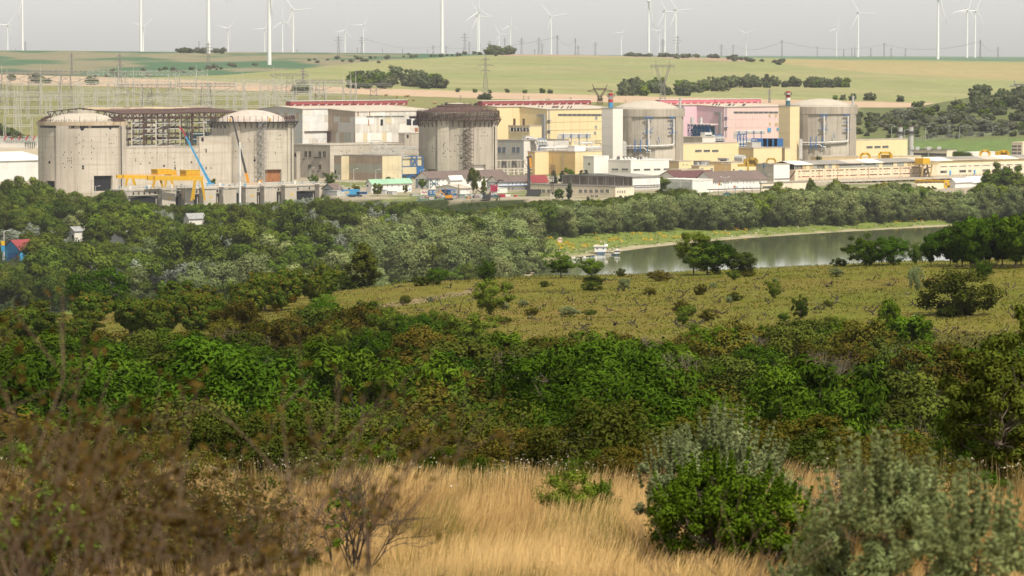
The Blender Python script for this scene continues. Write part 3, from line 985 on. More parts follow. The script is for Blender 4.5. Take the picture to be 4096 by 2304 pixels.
mb = MB(); c3.arc(mb, 19.5, 21.9, -math.pi, math.pi, 32.6, 36.9, 72); part(mb, 'ring_wall', M['conc_ring'], r3)
ring_rail(c3, r3, 32.7, 24.2, 1.2, 60, 'rust')
ring_rail(c3, r3, 36.9, 22.7, 1.0, 60, 'rust', 'upper_railing')
mb = MB()
for zz in (33.9, 35.0, 36.0, 36.9):
 for rr in (22.6, 23.4):
  for k in range(72):
   mb.beam(c3.pt(2 * math.pi * k / 72, zz + .1 * math.sin(k), rr), c3.pt(2 * math.pi * (k + 1) / 72, zz + .1 * math.sin(k + 1), rr), 0.2, None, 0, False)
part(mb, 'scaffold_ring', M['rust'], r3)
for k in range(64):
 t = 2 * math.pi * k / 64
 mb = MB().beam(c3.pt(t, 32.7, 23.3), c3.pt(t, 37.2 + RNG.uniform(-.6, .5), 23.0), 0.3)
 if k % 2: mb.beam(c3.pt(t, 33.0, 22.1), c3.pt(t + .05, 36.5, 23.3), 0.22)
 part(mb, 'scaffold_post', M['rust'], r3)
mb = MB().lathe([(21.9, 36.95), (18.5, 37.4), (16.5, 38.2), (12.0, 39.6), (11.9, 40.3), (7.5, 40.6), (7.3, 41.3), (0.02, 41.6)], c3.c.x, c3.c.y, 48)
part(mb, 'stepped_dome', M['rust'], r3)
mb = MB()
for k in range(120):
 t = 2 * math.pi * k / 120
 r0 = RNG.choice((7.5, 9.5, 11.9, 14, 16.5, 18.5)); z0 = 41.3 - (r0 - 7.3) * 0.29
 mb.beam(c3.pt(t, z0 - 0.8, r0), c3.pt(t, z0 + RNG.uniform(0.2, 1.0), r0), 0.16, None, 0, False)
 mb.beam(c3.pt(t, 40.6, 7.5), c3.pt(t, 37.3, 19.0), 0.14, None, 0, False)
part(mb, 'rebar', M['steel_dark'], r3, kind='stuff')
mb = MB().lathe([(7.2, 41.35), (0.02, 41.9)], c3.c.x, c3.c.y, 40); part(mb, 'dome_cap', M['dome'], r3)
mb = MB(); a = c3.at(1983, 600)[0]; c3.arc(mb, 22.0, 22.8, a - 0.22, a - 0.17, 0, 29, 2); part(mb, 'joint', M['void'], r3)
stair_tower(c3, 'tall reddish brown lattice tower rising against the drum with the black stepped dome', '3', 570, 660, 328, 0, 'rust', 4.6, 'lattice_tower', 16)
def working_reactor(u, D, label, pipes, r, blues, tower):
 cy_, th = reactor(u, D, 21.6, label, 32.8, math.radians(-33), [], 'conc_grey', 'conc_ring')
 mb = MB(); cy_.arc(mb, 19.5, 22.5, -math.pi, math.pi, 32.7, 37.1, 72); part(mb, 'ring_beam', M['conc_ring'], th)
 capdome(cy_, th, 20.6, 37.1, 0.0, 41.9, 'dome')
 ring_rail(cy_, th, 37.1, 22.2, 0.9, 48, 'steel_grey')
 for pth, rad in pipes:
  mb = MB()
  pts = []
  for x, y in pth:
   t, z = cy_.q(r, x, y, cy_.R + 1.3)
   pts.append((t, z))
  full = []
  for (ta, za), (tb, zb) in zip(pts[:-1], pts[1:]):
   k = max(1, int(abs(tb - ta) * 12))
   for j in range(k):
    full.append(cy_.pt(ta + (tb - ta) * j / k, za + (zb - za) * j / k, cy_.R + 1.3))
  full.append(cy_.pt(pts[-1][0], pts[-1][1], cy_.R + 1.3))
  mb.path(full, rad, 8)
  for q in full[1:-1]:
   mb.tube(q - Vector((0, 0, rad)), q + Vector((0, 0, rad)), rad, rad, 8)
  part(mb, 'pipe', M['pipe'], th, smooth=False)
 for x0, y0, x1, y1, wd in blues:
  t0, z0 = cy_.q(r, x0, y0, cy_.R + 1.5); t1, z1 = cy_.q(r, x1, y1, cy_.R + 1.5)
  part(MB().beam(cy_.pt(t0, z0, cy_.R + 1.5), cy_.pt(t1, z1, cy_.R + 1.5), wd), 'bracket_bar', M['blue'], th)
 return cy_, th
P2 = [([(620, 318), (620, 588)], 0.62), ([(392, 592), (640, 588), (800, 583), (862, 578), (872, 560), (872, 320)], 0.55), ([(392, 612), (575, 610), (600, 632), (636, 634), (638, 662)], 0.36)]
B2 = [(577, 300, 662, 300, .5), (577, 300, 620, 345, .3), (662, 300, 620, 345, .3), (577, 456, 662, 456, .5), (577, 402, 620, 456, .3), (662, 402, 620, 456, .3), (825, 300, 885, 300, .5), (825, 378, 885, 378, .4), (825, 455, 903, 455, .5), (855, 300, 855, 340, .4), (845, 402, 872, 455, .3),
 (484, 524, 484, 655, .55), (538, 524, 538, 655, .55), (607, 530, 607, 645, .45), (720, 500, 730, 555, .4), (484, 605, 538, 605, .35), (484, 625, 538, 625, .3)]
c2, r2 = working_reactor(2586, 2462, 'smooth grey concrete reactor drum and dome with white pipes beside the white stair tower', P2, '4', B2, None)
P1 = [([(565, 285), (565, 552)], 0.62), ([(342, 556), (580, 553), (735, 546), (795, 541), (805, 525), (805, 285)], 0.55), ([(342, 578), (520, 575), (545, 597), (578, 598), (580, 628)], 0.36)]
B1 = [(522, 276, 602, 276, .5), (522, 276, 565, 315, .3), (602, 276, 565, 315, .3), (522, 425, 600, 425, .5), (522, 372, 565, 425, .3), (602, 372, 565, 425, .3), (762, 276, 820, 276, .5), (762, 350, 820, 350, .4), (762, 425, 830, 425, .5),
 (430, 495, 430, 620, .55), (484, 492, 484, 620, .55), (549, 500, 549, 608, .45), (660, 465, 668, 515, .4), (430, 570, 484, 570, .35), (430, 592, 484, 592, .3)]
c1, r1 = working_reactor(3283, 2572, 'smooth grey concrete reactor drum and dome with white pipes beside the beige stair tower', P1, '5', B1, None)
for cc, tt, rr, rect in ((c2, r2, '4', (683, 618, 920, 735)), (c1, r1, '5', (625, 575, 845, 693))):
 t0 = cc.q(rr, rect[0], 600)[0]; t1 = cc.q(rr, rect[2], 600)[0]
 zt = cc.q(rr, (rect[0] + rect[2]) / 2, rect[1])[1]
 mb = MB(); cc.arc(mb, 21.5, 21.9, t0, t1, 0, zt, 8); part(mb, 'blocked_opening', M['conc'], tt)
for cc, tt, (rr, x, y0, y1) in ((c2, r2, ('4', 938, 115, 208)), (c1, r1, ('5', 855, 98, 185))):
 t, z = cc.q(rr, x, y1, 21.0); zz = zat(Q(rr, 0, y0)[1], cc.c.y)
 q = cc.pt(t, 37.0, 21.0); mb = MB().tube(q, q + Vector((0, 0, zz - 37)), 0.7, 0.7, 10); mb.tube(q + Vector((0, 0, zz - 37)), q + Vector((0, 0, zz - 36.4)), 1.0, 1.0, 10)
 part(mb, 'vent_stack', M['galv'], tt)
def tower(label, r, xl, xc, xr, yt, D, wall, chim, bands):
 b = block('stair_tower', label, 'tower', r, xl, xc, xr, yt, D, wall, parapet=0.35)
 joints(b, 1, 1, [b['z1'] * k / 7 for k in range(1, 7)], wall, 0.16)
 ring = MB()
 R, L = b['R'], b['L']
 for z in (b['z1'] + 0.9, b['z1'] + 1.5):
  ring.beam(R.pt(0, z), R.pt(b['la'], z), 0.08); ring.beam(L.pt(-b['lb'], z), L.pt(0, z), 0.08)
 for k in range(9):
  ring.beam(R.pt(b['la'] * k / 8, b['z1'] + .3), R.pt(b['la'] * k / 8, b['z1'] + 1.5), 0.08); ring.beam(L.pt(-b['lb'] * k / 8, b['z1'] + .3), L.pt(-b['lb'] * k / 8, b['z1'] + 1.5), 0.08)
 part(ring, 'railing', M['steel_grey'], b['th'])
 clab, cx, ytop, ys = chim
 ctr = b['c'] + EA * b['la'] * 0.5 + EB * b['lb'] * 0.5
 ctr = Vector(((Q(r, cx, 0)[0] - 2048) / FPX * ctr.y, ctr.y, 0))
 th = thing('chimney', clab, 'chimney', (ctr.x, ctr.y, b['z1'] + 0.05))
 zs = [b['z1'] + 0.06] + [zat(Q(r, 0, y)[1], ctr.y) for y in ys]
 for (z0, z1), mt in zip(zip(zs[:-1], zs[1:]), bands):
  mb = MB().tube((ctr.x, ctr.y, z0), (ctr.x, ctr.y, z1), 1.35, 1.35, 24)
  part(mb, 'painted_band', M[mt], th, smooth=False)
 zt = zs[-1]
 mb = MB().lathe([(1.3, zt - 2.2), (2.3, zt - 2.2), (2.3, zt - 2.0), (1.3, zt - 2.0)], ctr.x, ctr.y, 20)
 for zz in (zt - 1.3, zt - 0.7):
  for k in range(20):
   a, c_ = 2 * math.pi * k / 20, 2 * math.pi * (k + 1) / 20
   mb.beam((ctr.x + 2.25 * math.cos(a), ctr.y + 2.25 * math.sin(a), zz), (ctr.x + 2.25 * math.cos(c_), ctr.y + 2.25 * math.sin(c_), zz), 0.1, None, 0, False)
   if zz < zt - 1: mb.beam((ctr.x + 2.25 * math.cos(a), ctr.y + 2.25 * math.sin(a), zt - 2.0), (ctr.x + 2.25 * math.cos(a), ctr.y + 2.25 * math.sin(a), zt - 0.7), 0.1, None, 0, False)
 part(mb, 'platform', M['steel_dark'], th)
 mb = MB()
 for a in (-0.25, 0.25):
  mb.beam((ctr.x - 1.5, ctr.y - 0.4 + a, zs[0]), (ctr.x - 1.5, ctr.y - 0.4 + a, zt - 2), 0.09)
 part(mb, 'ladder', M['steel_dark'], th)
 return b
tower('tall white clad stair tower with a striped chimney on top', '4', 147, 260, 360, 211, 2430, 'offwhite',
 ('red white and blue banded chimney on the white stair tower', 238, 55, (150, 118, 84, 55)), ('blue_lt', 'red', 'white', 'red'))
tower('tall beige clad stair tower with a striped chimney on top', '5', 105, 220, 315, 188, 2545, 'beige',
 ('red white and teal banded chimney on the beige stair tower', 200, 38, (132, 102, 72, 55, 38)), ('teal', 'white', 'red', 'white', 'red'))
def V3(p, z):
 return Vector((p.x, p.y, z))
def hall(label, r, x_back, x1, xk, x2, xr, y1, y2, D, wall_r, wall_l, ridge_f, vent, wall_r1=None, wall_l1=None):
 c2_ = corner(r, x2, D)
 s2 = reach(c2_, EB, Q(r, xk, 0)[0])
 k = c2_ + EB * s2
 s1 = reach(k, -EA, Q(r, x1, 0)[0])
 c1_ = k - EA * s1
 lb1 = reach(c1_, EB, Q(r, x_back, 0)[0])
 la2 = reach(c2_, EA, Q(r, xr, 0)[0])
 z2 = zat(Q(r, 0, y2)[1], c2_.y)
 z1 = zat(Q(r, 0, y1)[1], c1_.y)
 rb = s2 + lb1 * ridge_f
 zr = z1 + (z1 - z2) / s2 * lb1 * ridge_f
 th = thing('turbine_hall', label, 'turbine hall', (c2_.x, c2_.y, 0))
 mb = MB()
 a = [c2_, c2_ + EA * la2, c2_ + EA * la2 + EB * s2, k]
 zz = [z2, z2, z1, z1]
 mb.hexa([V3(p, 0) for p in a] + [V3(p, z) for p, z in zip(a, zz)])
 mb.mi[5] = 1
 part(mb, 'front_wall', [M[wall_r], M[wall_l]], th)
 mb = MB()
 la1 = s1 + la2
 prof = [(0, z1), (lb1 * ridge_f, zr), (lb1, z1 - 0.6)]
 base = [V3(c1_ , 0)] + [V3(c1_ + EB * b, z) for b, z in prof] + [V3(c1_ + EB * lb1, 0)]
 mb.prism(base, EA * la1)
 mb.mi[0] = 1
 part(mb, 'rear_wall', [M[wall_r1 or wall_r], M[wall_l1 or wall_l]], th)
 rf = MB()
 def sheet4(p, t=0.35):
  rf.hexa(p + [q + Vector((0, 0, t)) for q in p])
 o = 0.4
 sheet4([V3(c2_ - EB * o - EA * o, z2 + 0.02), V3(c2_ + EA * la2 - EB * o, z2 + 0.02), V3(k + EA * la2, z1 + 0.02), V3(k - EA * o, z1 + 0.02)])
 rp = c1_ + EB * (lb1 * ridge_f)
 sheet4([V3(c1_ - EA * o - EB * o, z1 + 0.03), V3(c1_ + EA * la1 - EB * o, z1 + 0.03), V3(rp + EA * la1, zr + 0.03), V3(rp - EA * o, zr + 0.03)])
 bp = c1_ + EB * lb1
 sheet4([V3(rp - EA * o, zr + 0.03), V3(rp + EA * la1, zr + 0.03), V3(bp + EA * la1 + EB * o, z1 - 0.57), V3(bp - EA * o + EB * o, z1 - 0.57)])
 part(rf, 'roof', M['roof_pale'], th)
 (vx0, vx1, vxm, vy0, vy1, vm) = vent
 f = Rf(rp - EB * 2.2)
 zb = zr + 0.1
 for a0, a1 in ((vx0, vxm - 3), (vxm + 3, vx1)):
  q0, q1 = f.at(r, a0, vy1)[0], f.at(r, a1, vy1)[0]
  zt = zb + 2.9
  v = MB()
  cs = [(0, zb), (0.5, zb + 0.9), (0.0, zb + 1.0), (0.35, zt - 0.3), (1.5, zt), (3.2, zt), (4.4, zt - 0.3), (4.4, zb)]
  v.prism([f.pt(q0, z, -d) for d, z in cs], EA * (q1 - q0))
  o_ = part(v, 'ridge_ventilator', M[vm], th)
  w = MB(); f.box(w, q0 - 0.2, q1 + 0.2, zt + 0.02, zt + 0.25, -4.3, -0.2); part(w, 'ventilator_cap', M['white'], o_)
  n = int((q1 - q0) / 6.0)
  for j in range(n):
   w = MB(); qq = q0 + (q1 - q0) * (j + 0.5) / n
   w.beam(f.pt(qq - 0.9, zb + 0.2, 0.05), f.pt(qq + 0.5, zb + 1.1, 0.1), 0.8, 0.15); part(w, 'flap', M['offwhite'] if j % 2 else M['white'], o_)
 return dict(th=th, c2=c2_, k=k, c1=c1_, la2=la2, s1=s1, s2=s2, lb1=lb1, la1=la1, z1=z1, z2=z2, zr=zr, R2=Rf(c2_), L2=Lf(c2_), R1=Rf(c1_), L1=Lf(c1_))
h4 = hall('turbine hall clad in patchy white, grey and rusty brown sheets, broken ribbon window', '2', 560, 1033, 1290, 1563, 2420, 220, 245, 2400, 'cladA', 'cladC', 0.55, (915, 2090, 1548, 150, 190, 'red_vent'), 'cladA', 'cladB')
t4 = h4['th']
zz4 = [12, 19, 24.5, 30, 33.5, h4['z2'] - 0.1]
clad(t4, h4['R2'], 0, h4['la2'], [12, 17.5, 24.0, 24.6, 29.0, h4['z2'] - 3.4], 2.2, 5.0, ['cladA', 'offwhite', 'white_shed', 'cladE'], [6, 2, 3, 1])
clad(t4, h4['R2'], 0, h4['la2'], [h4['z2'] - 2.4, h4['z2'] - 0.1], 2.2, 5.0, ['cladA', 'offwhite', 'white_shed'], [6, 2, 3])
clad(t4, h4['L2'], -h4['s2'], 0, [12, 18, 24.2, 30, 33.3], 2.0, 3.6, ['cladB', 'cladC', 'cladD'], [5, 4, 1])
clad(t4, h4['R1'], 0, h4['s1'], [12, 20.5, 24.2, 30, 34, h4['z1'] - 0.1], 3.0, 5.5, ['white_shed', 'cladA', 'offwhite'], [6, 1, 2])
clad(t4, h4['L1'], -h4['lb1'], 0, [12, 18, 24.2, 30, 35.5], 2.0, 4.2, ['cladB', 'cladC', 'cladD'], [7, 2, 1])
for x0, x1 in ((1675, 1740), (1745, 1845), (1850, 1920), (1925, 2055), (2100, 2180)):
 window(t4, h4['R2'], '2', x0, 286, x1, 312, 8, 1)
for rc in ((2078, 318, 2125, 380), (2140, 330, 2200, 380), (1815, 320, 1840, 384), (2105, 288, 2180, 312)):
 panel(t4, h4['R2'], '2', *rc, 'void', 'broken_opening', 0.14)
for rc in ((1585, 245, 1595, 285), (1702, 245, 1711, 285), (1690, 320, 1699, 386), (2160, 408, 2192, 445)):
 panel(t4, h4['R2'], '2', *rc, 'rust_orange', 'rust_strip', 0.16)
panel(t4, h4['L2'], '2', 1296, 438, 1323, 540, 'rust', 'duct', 1.2)
panel(t4, h4['R1'], '2', 1048, 438, 1290, 444, 'rust', 'crane_rail', 0.8)
h3 = hall('pale yellow clad turbine hall with white roof and red ridge ventilators', '3', 690, 915, 1145, 1420, 2150, 199, 223, 2510, 'yellow', 'yellow', 0.55, (770, 1865, 1362, 128, 170, 'red_vent'))
t3 = h3['th']
for x0 in range(1527, 1960, 48):
 window(t3, h3['R2'], '3', x0, 264, x0 + 46, 288, 4, 1)
for rc in ((1903, 290, 1925, 322), (1900, 383, 1920, 414), (1890, 442, 1912, 474)):
 panel(t3, h3['R2'], '3', *rc, 'steel_grey', 'louvre', 0.15)
mb = MB()
for y in (350, 432):
 a0, z = h3['R2'].at('3', 1420, y); h3['R2'].box(mb, 0, h3['la2'], z - .09, z + .09, 0, 0.1)
for k in range(1, 9):
 q = h3['la2'] * k / 9; h3['R2'].box(mb, q - .05, q + .05, 10, h3['z2'] - .2, 0, .05)
part(mb, 'cover_strip', M['tan'], t3)
L = h3['L2']
mb = MB(); a0, a1, z0, z1 = L.rect('3', 1380, 270, 1408, 520); L.box(mb, a0, a1, z0, z1, 0.1, 1.6)
b0, _, w0, w1 = L.rect('3', 1332, 270, 1380, 290); L.box(mb, b0, a0, w0, w1, 0.1, 1.5)
part(mb, 'duct', M['steel_grey'], t3)
def caged_ladder(th, face, r, x, ys, mat='blue'):
 mb = MB()
 a0, zt = face.at(r, x, ys[0]); _, zb = face.at(r, x, ys[-1])
 for d in (-0.4, 0.4):
  mb.beam(face.pt(a0 + d, zb, 0.3), face.pt(a0 + d, zt, 0.3), 0.1)
 n = int((zt - zb) / 0.9)
 for k in range(n):
  mb.beam(face.pt(a0 - .4, zb + k * .9, 0.3), face.pt(a0 + .4, zb + k * .9, 0.3), 0.07)
  mb.beam(face.pt(a0 - .5, zb + k * .9, 1.0), face.pt(a0 + .5, zb + k * .9, 1.0), 0.07)
 for y in ys[1:-1]:
  _, z = face.at(r, x, y); face.box(mb, a0 - 1.6, a0 + 1.2, z - .1, z + .1, 0, 1.3)
 part(mb, 'ladder', M[mat], th)
caged_ladder(t3, h3['R2'], '3', 1436, (205, 330, 432, 530))
def roof_debris(hh, r, spots, mat):
 for x, y in spots:
  D = hh['c2'].y + 14
  q = P(*Q(r, x, y), D); q.z = hh['z2'] + 0.7
  mb = MB().beam(q, q + Vector((1.3, 0.5, 1.3)), 0.5); part(mb, 'roof_vent_pipe', M[mat], hh['th'])
roof_debris(h3, '3', ((1320, 200), (1355, 205), (1465, 206), (1480, 206), (1498, 206), (1515, 206), (1560, 206), (1620, 207), (1650, 207)), 'rust')
h2 = hall('pink and lilac clad turbine hall with pale roof and pink ridge ventilators', '4', 760, 968, 1105, 1380, 2050, 181, 199, 2620, 'pink', 'lilac', 0.55, (740, 1755, 1290, 110, 150, 'pink_vent'), 'lilac', 'lilac')
t2 = h2['th']
for x0 in range(1475, 1900, 50):
 window(t2, h2['R2'], '4', x0, 240, x0 + 47, 262, 4, 1)
for rc in ((1827, 270, 1848, 298), (1890, 268, 1912, 297), (1830, 352, 1850, 382), (1888, 354, 1922, 386)):
 panel(t2, h2['R2'], '4', *rc, 'tan', 'louvre', 0.15)
for rc in ((1815, 408, 1847, 445), (1908, 406, 1925, 430)):
 panel(t2, h2['R2'], '4', *rc, 'blue_lt', 'window_hood', 0.5)
mb = MB()
for y in (320, 404):
 a0, z = h2['R2'].at('4', 1420, y); h2['R2'].box(mb, 0, h2['la2'], z - .09, z + .09, 0, 0.1)
for k in range(1, 12):
 q = h2['la2'] * k / 12; h2['R2'].box(mb, q - .05, q + .05, 10, h2['z2'] - .2, 0, .05)
part(mb, 'cover_strip', M['lilac'], t2)
L = h2['L2']
mb = MB(); a0, a1, z0, z1 = L.rect('4', 1338, 245, 1362, 490); L.box(mb, a0, a1, z0, z1, 0.1, 1.6)
b0, _, w0, w1 = L.rect('4', 1290, 245, 1338, 263); L.box(mb, b0, a0, w0, w1, 0.1, 1.5)
part(mb, 'duct', M['steel_grey'], t2)
caged_ladder(t2, h2['R2'], '4', 1396, (180, 300, 402, 500))
roof_debris(h2, '4', ((1255, 180), (1290, 186), (1318, 186), (1415, 186), (1430, 186), (1465, 188), (1560, 188), (1575, 188)), 'steel_dark')
def skeleton():
 c = corner('1', 1215, 2262)
 la = reach(c, EA, Q('1', 2420, 0)[0]); lb = 62.0
 th = thing('unfinished_hall_frame', 'roofed but wall-less rusty steel hall frame over a concrete base', 'steel frame', (c.x, c.y, 0))
 F = Rf(c)
 zc, ze, zr = 16.0, 37.0, 39.7
 deps = (1.0, 15, 30, 45, 60)
 n = 10
 for i in range(n + 1):
  q = la * i / n
  for j, d in enumerate(deps):
   heavy = (i in (2, 6)) and j == 0
   mt = 'rust' if (heavy or (i * 3 + j) % 4 == 0) else ('conc' if (i + j) % 3 else 'cladA')
   w = 0.95 if heavy else 0.6
   part(MB().beam(F.pt(q, 0, -d), F.pt(q, ze - 0.3, -d), w), 'column', M[mt], th)
 for j, d in enumerate(deps[:3]):
  for k, z in enumerate((19.5, 22.5, 25.5, 28.5, 31.5, 34.0)):
   for i in range(n):
    if (i * 7 + j * 3 + k * 5) % 5 == 0 and j == 0:
     continue
    q0, q1 = la * i / n, la * (i + 1) / n
    mt = 'rust' if (i + k + j) % 3 == 0 else ('conc' if j else 'galv')
    part(MB().beam(F.pt(q0, z, -d), F.pt(q1, z, -d), 0.36), 'beam', M[mt], th)
    if (i + k * 2 + j) % 3 == 0:
     part(MB().beam(F.pt(q0, z, -d), F.pt(q1, z + 3, -d), 0.26), 'brace', M['galv' if (i + j) % 2 else 'rust'], th)
 for i in range(0, n + 1):
  q = la * i / n
  for z in (22.5, 28.5, 34.0):
   part(MB().beam(F.pt(q, z, -1), F.pt(q, z, -60), 0.3), 'cross_beam', M['rust'], th)
 t = MB()
 for z in (ze - 2.6, ze): t.beam(F.pt(-0.5, z, -0.4), F.pt(la + 0.5, z, -0.4), 0.5)
 m = 34
 for k in range(m):
  q0, q1 = la * k / m, la * (k + 1) / m
  t.beam(F.pt(q0, ze - 2.6 if k % 2 else ze, -0.4), F.pt(q1, ze if k % 2 else ze - 2.6, -0.4), 0.34)
 part(t, 'eaves_truss', M['rust'], th)
 L = Lf(c)
 t = MB()
 def zroof(d): return ze + (zr - ze) * (1 - abs(d - 33) / 33.0)
 for k in range(20):
  d0, d1 = lb * k / 20 + 0.6, lb * (k + 1) / 20 + 0.6
  t.beam(L.pt(-d0, zroof(d0)), L.pt(-d1, zroof(d1)), 0.5); t.beam(L.pt(-d0, ze - 3.0), L.pt(-d1, ze - 3.0), 0.45)
  t.beam(L.pt(-d0, ze - 3.0 if k % 2 else zroof(d0)), L.pt(-d1, zroof(d1) if k % 2 else ze - 3.0), 0.34)
 part(t, 'gable_truss', M['rust'], th)
 ns = 15
 for j in range(ns):
  d0, d1 = 33.0 * j / ns, 33.0 * (j + 1) / ns
  for i in range(6):
   q0, q1 = la * i / 6, la * (i + 1) / 6
   if (i * 5 + j * 3) % 11 == 0 and j > 2: continue
   z0, z1 = zroof(d0), zroof(d1)
   mb = MB(); p = [F.pt(q0, z0, -d0 - .15), F.pt(q1, z0, -d0 - .15), F.pt(q1, z1, -d1), F.pt(q0, z1, -d1)]
   mb.hexa(p + [x + Vector((0, 0, 0.25)) for x in p])
   part(mb, 'roof_strip', M['conc_rust' if j > 9 and (i + j) % 2 else ('rust' if j < 10 or (i * j) % 3 else 'tan')], th)
  part(MB().beam(F.pt(0, zroof(d0) - .3, -d0), F.pt(la, zroof(d0) - .3, -d0), 0.4), 'purlin', M['rust'], th)
 for i in range(14):
  for k in range(5):
   if (i * 3 + k * 7) % 4 == 0: continue
   q0 = la * i / 14; z0 = 16 + k * 3.9
   mb = MB(); F.box(mb, q0 + .1, q0 + la / 14 - .5, z0, z0 + 3.0, -62.4, -62.0)
   part(mb, 'infill_panel', M['conc' if (i + k) % 3 else 'cladA'], th)
 mb = MB(); F.box(mb, la * 0.62, la * 0.86, 19.8, 26.2, -9.0, -8.6); part(mb, 'dark_screen', M['teal'], th)
 for i in range(5):
  q = la * (0.05 + 0.19 * i)
  t = MB(); lattice(t, F.pt(q, 19, -7), F.pt(q, 35, -7), 2.4, 2.4, 7, 0.22); part(t, 'scaffold_bay', M['galv'], th)
 return th
skeleton()
b = block('warehouse', 'big plain white clad shed at the plant edge behind the pale drum', 'warehouse', '1', -1500, -900, 520, 762, 2235, 'white_shed', parapet=0)
def gable_on(b, rise, roofm, wallm, over=0.6, ridge=0.5):
 c, la, lb, z = b['c'], b['la'], b['lb'], b['z1'] + 0.06
 rp = c + EB * lb * ridge
 g = MB()
 g.prism([V3(c, z - .05), V3(rp, z + rise), V3(c + EB * lb, z - .05)], EA * la)
 part(g, 'gable', M[wallm], b['th'])
 for p0, zo in ((c - EB * over, z - rise * over / (lb * ridge)), (c + EB * (lb + over), z - rise * over / (lb * (1 - ridge)))):
  s = MB()
  p = [V3(p0 - EA * over, zo + .06), V3(p0 + EA * (la + over), zo + .06), V3(rp + EA * (la + over), z + rise + .06), V3(rp - EA * over, z + rise + .06)]
  if zo and p0 != c - EB * over: p = p[::-1]
  s.hexa(p + [q + Vector((0, 0, 0.18)) for q in p])
  part(s, 'roof_sheet', M[roofm], b['th'])
gable_on(b, 4.0, 'white_shed', 'white_shed')
joints(b, 14, 1, [b['z1'] * 0.33, b['z1'] * 0.66], 'offwhite', 0.12)
b = block('service_building', 'low wide concrete wall block below the rusty hall frame', 'service building', '1', 900, 1160, 2005, 615, 2172, 'conc', roof='conc_grey')
for rc in ((1640, 780, 1660, 797), (1500, 752, 1513, 767), (1405, 765, 1425, 773), (1750, 745, 1762, 760), (1755, 778, 1768, 788), (1755, 797, 1768, 828), (1918, 743, 1932, 762), (1385, 655, 1394, 663), (1350, 655, 1358, 663), (1452, 655, 1460, 664), (1580, 645, 1588, 665), (1745, 712, 1754, 722), (1508, 653, 1522, 659), (1975, 653, 1984, 664), (1527, 695, 1533, 720), (1660, 675, 1668, 682), (1812, 825, 1822, 832), (1836, 825, 1846, 832), (1325, 658, 1331, 664), (1362, 715, 1368, 745)):
 panel(b['th'], b['R'], '1', *rc, 'void', 'opening', 0.03)
mb = MB()
for y in (655, 705, 775):
 _, z = b['R'].at('1', 1600, y); b['R'].box(mb, 0, b['la'], z - .06, z + .06, 0, .04)
q, _ = b['R'].at('1', 1586, 700); b['R'].box(mb, q - .2, q + .2, 0, b['z1'], 0, .06)
part(mb, 'pour_joint', M['conc_grey'], b['th'])
b = block('stair_block', 'tall narrow concrete stair block joining the rusty frame and the whitewashed dome drum', 'stair block', '1', 1980, 2008, 2330, 500, 2212, 'conc', roof='conc_grey')
for rc in ((2025, 505, 2050, 543), (2068, 615, 2080, 655), (2068, 797, 2080, 825), (2050, 620, 2058, 627), (2120, 798, 2128, 822)):
 panel(b['th'], b['R'], '1', *rc, 'void', 'opening', 0.03)
b5 = block('annex', 'grey concrete annex with paired dark window openings between two drums', 'annex', '2', 900, 1310, 2260, 585, 2335, 'conc', roof='conc_grey', lwall='conc_grey')  # left wall in darker concrete: its side away from the sun, shaded by colour
for rc in ((1050, 638, 1080, 702), (1093, 638, 1123, 702), (1192, 640, 1222, 700), (1238, 640, 1267, 705), (1088, 773, 1123, 825), (1192, 773, 1223, 825)):
 window(b5['th'], b5['L'], '2', *rc, 2, 1, 'conc_grey', 'void')
for rc in ((1145, 700, 1225, 708), (1235, 860, 1260, 872), (1040, 716, 1052, 724), (1135, 838, 1146, 846), (1185, 838, 1196, 846)):
 panel(b5['th'], b5['L'], '2', *rc, 'steel_dark', 'ledge', 0.6)
for rc in ((1420, 640, 1430, 648), (1470, 648, 1478, 655), (1500, 640, 1508, 647), (1612, 603, 1620, 611), (1830, 608, 1840, 616), (1940, 640, 1948, 650)):
 panel(b5['th'], b5['R'], '2', *rc, 'void', 'opening', 0.03)
b = block('concrete_penthouse', 'small concrete upper storey beside the scaffold-crowned drum', 'annex', '2', 2000, 2060, 2300, 468, 2375, 'conc', roof='conc_grey', z0=15)
panel(b['th'], b['R'], '2', 2080, 475, 2100, 510, 'void', 'opening', 0.03)
b = block('lean_to', 'low flat-roofed concrete lean-to at the grey annex corner', 'annex', '2', 900, 972, 1010, 655, 2318, 'conc_grey', roof='conc_grey')
panel(b['th'], b['L'], '2', 950, 665, 968, 695, 'void', 'opening', 0.03)
def banded(label, r, xl, xc, xr, yt, D, yb, lm, rm, name='clad_building', cat='industrial building'):
 b = block(name, label, cat, r, xl, xc, xr, yt, D, rm, roof='roof_grey', parapet=0.3)
 zs = [0] + [b['L'].at(r, (xl + xc) / 2, y)[1] for y in yb] + [b['z1'] - .05]
 for (z0, z1), mt in zip(zip(zs[:-1], zs[1:]), lm):
  clad(b['th'], b['L'], -b['lb'], 0, [z0, z1], 3.0, 5.0, [mt], [1])
 clad(b['th'], b['R'], 0, b['la'], [0, b['z1'] * .45, b['z1'] - .05], 2.5, 4.5, [rm], [1])
 return b
b = banded('small brown and grey clad end bay with cream side, beside the grey annex', '2', 1350, 1422, 1600, 690, 2305, (868, 768), ('cladD', 'cladD', 'cladC'), 'cladE')
panel(b['th'], b['L'], '2', 1357, 830, 1370, 868, 'void', 'window', 0.08)
b6 = banded('brown, grey-green and tan striped clad building with a cream end wall', '2', 1440, 1835, 2030, 690, 2290, (856, 768), ('cladC', 'cladD', 'cladC'), 'cladE')
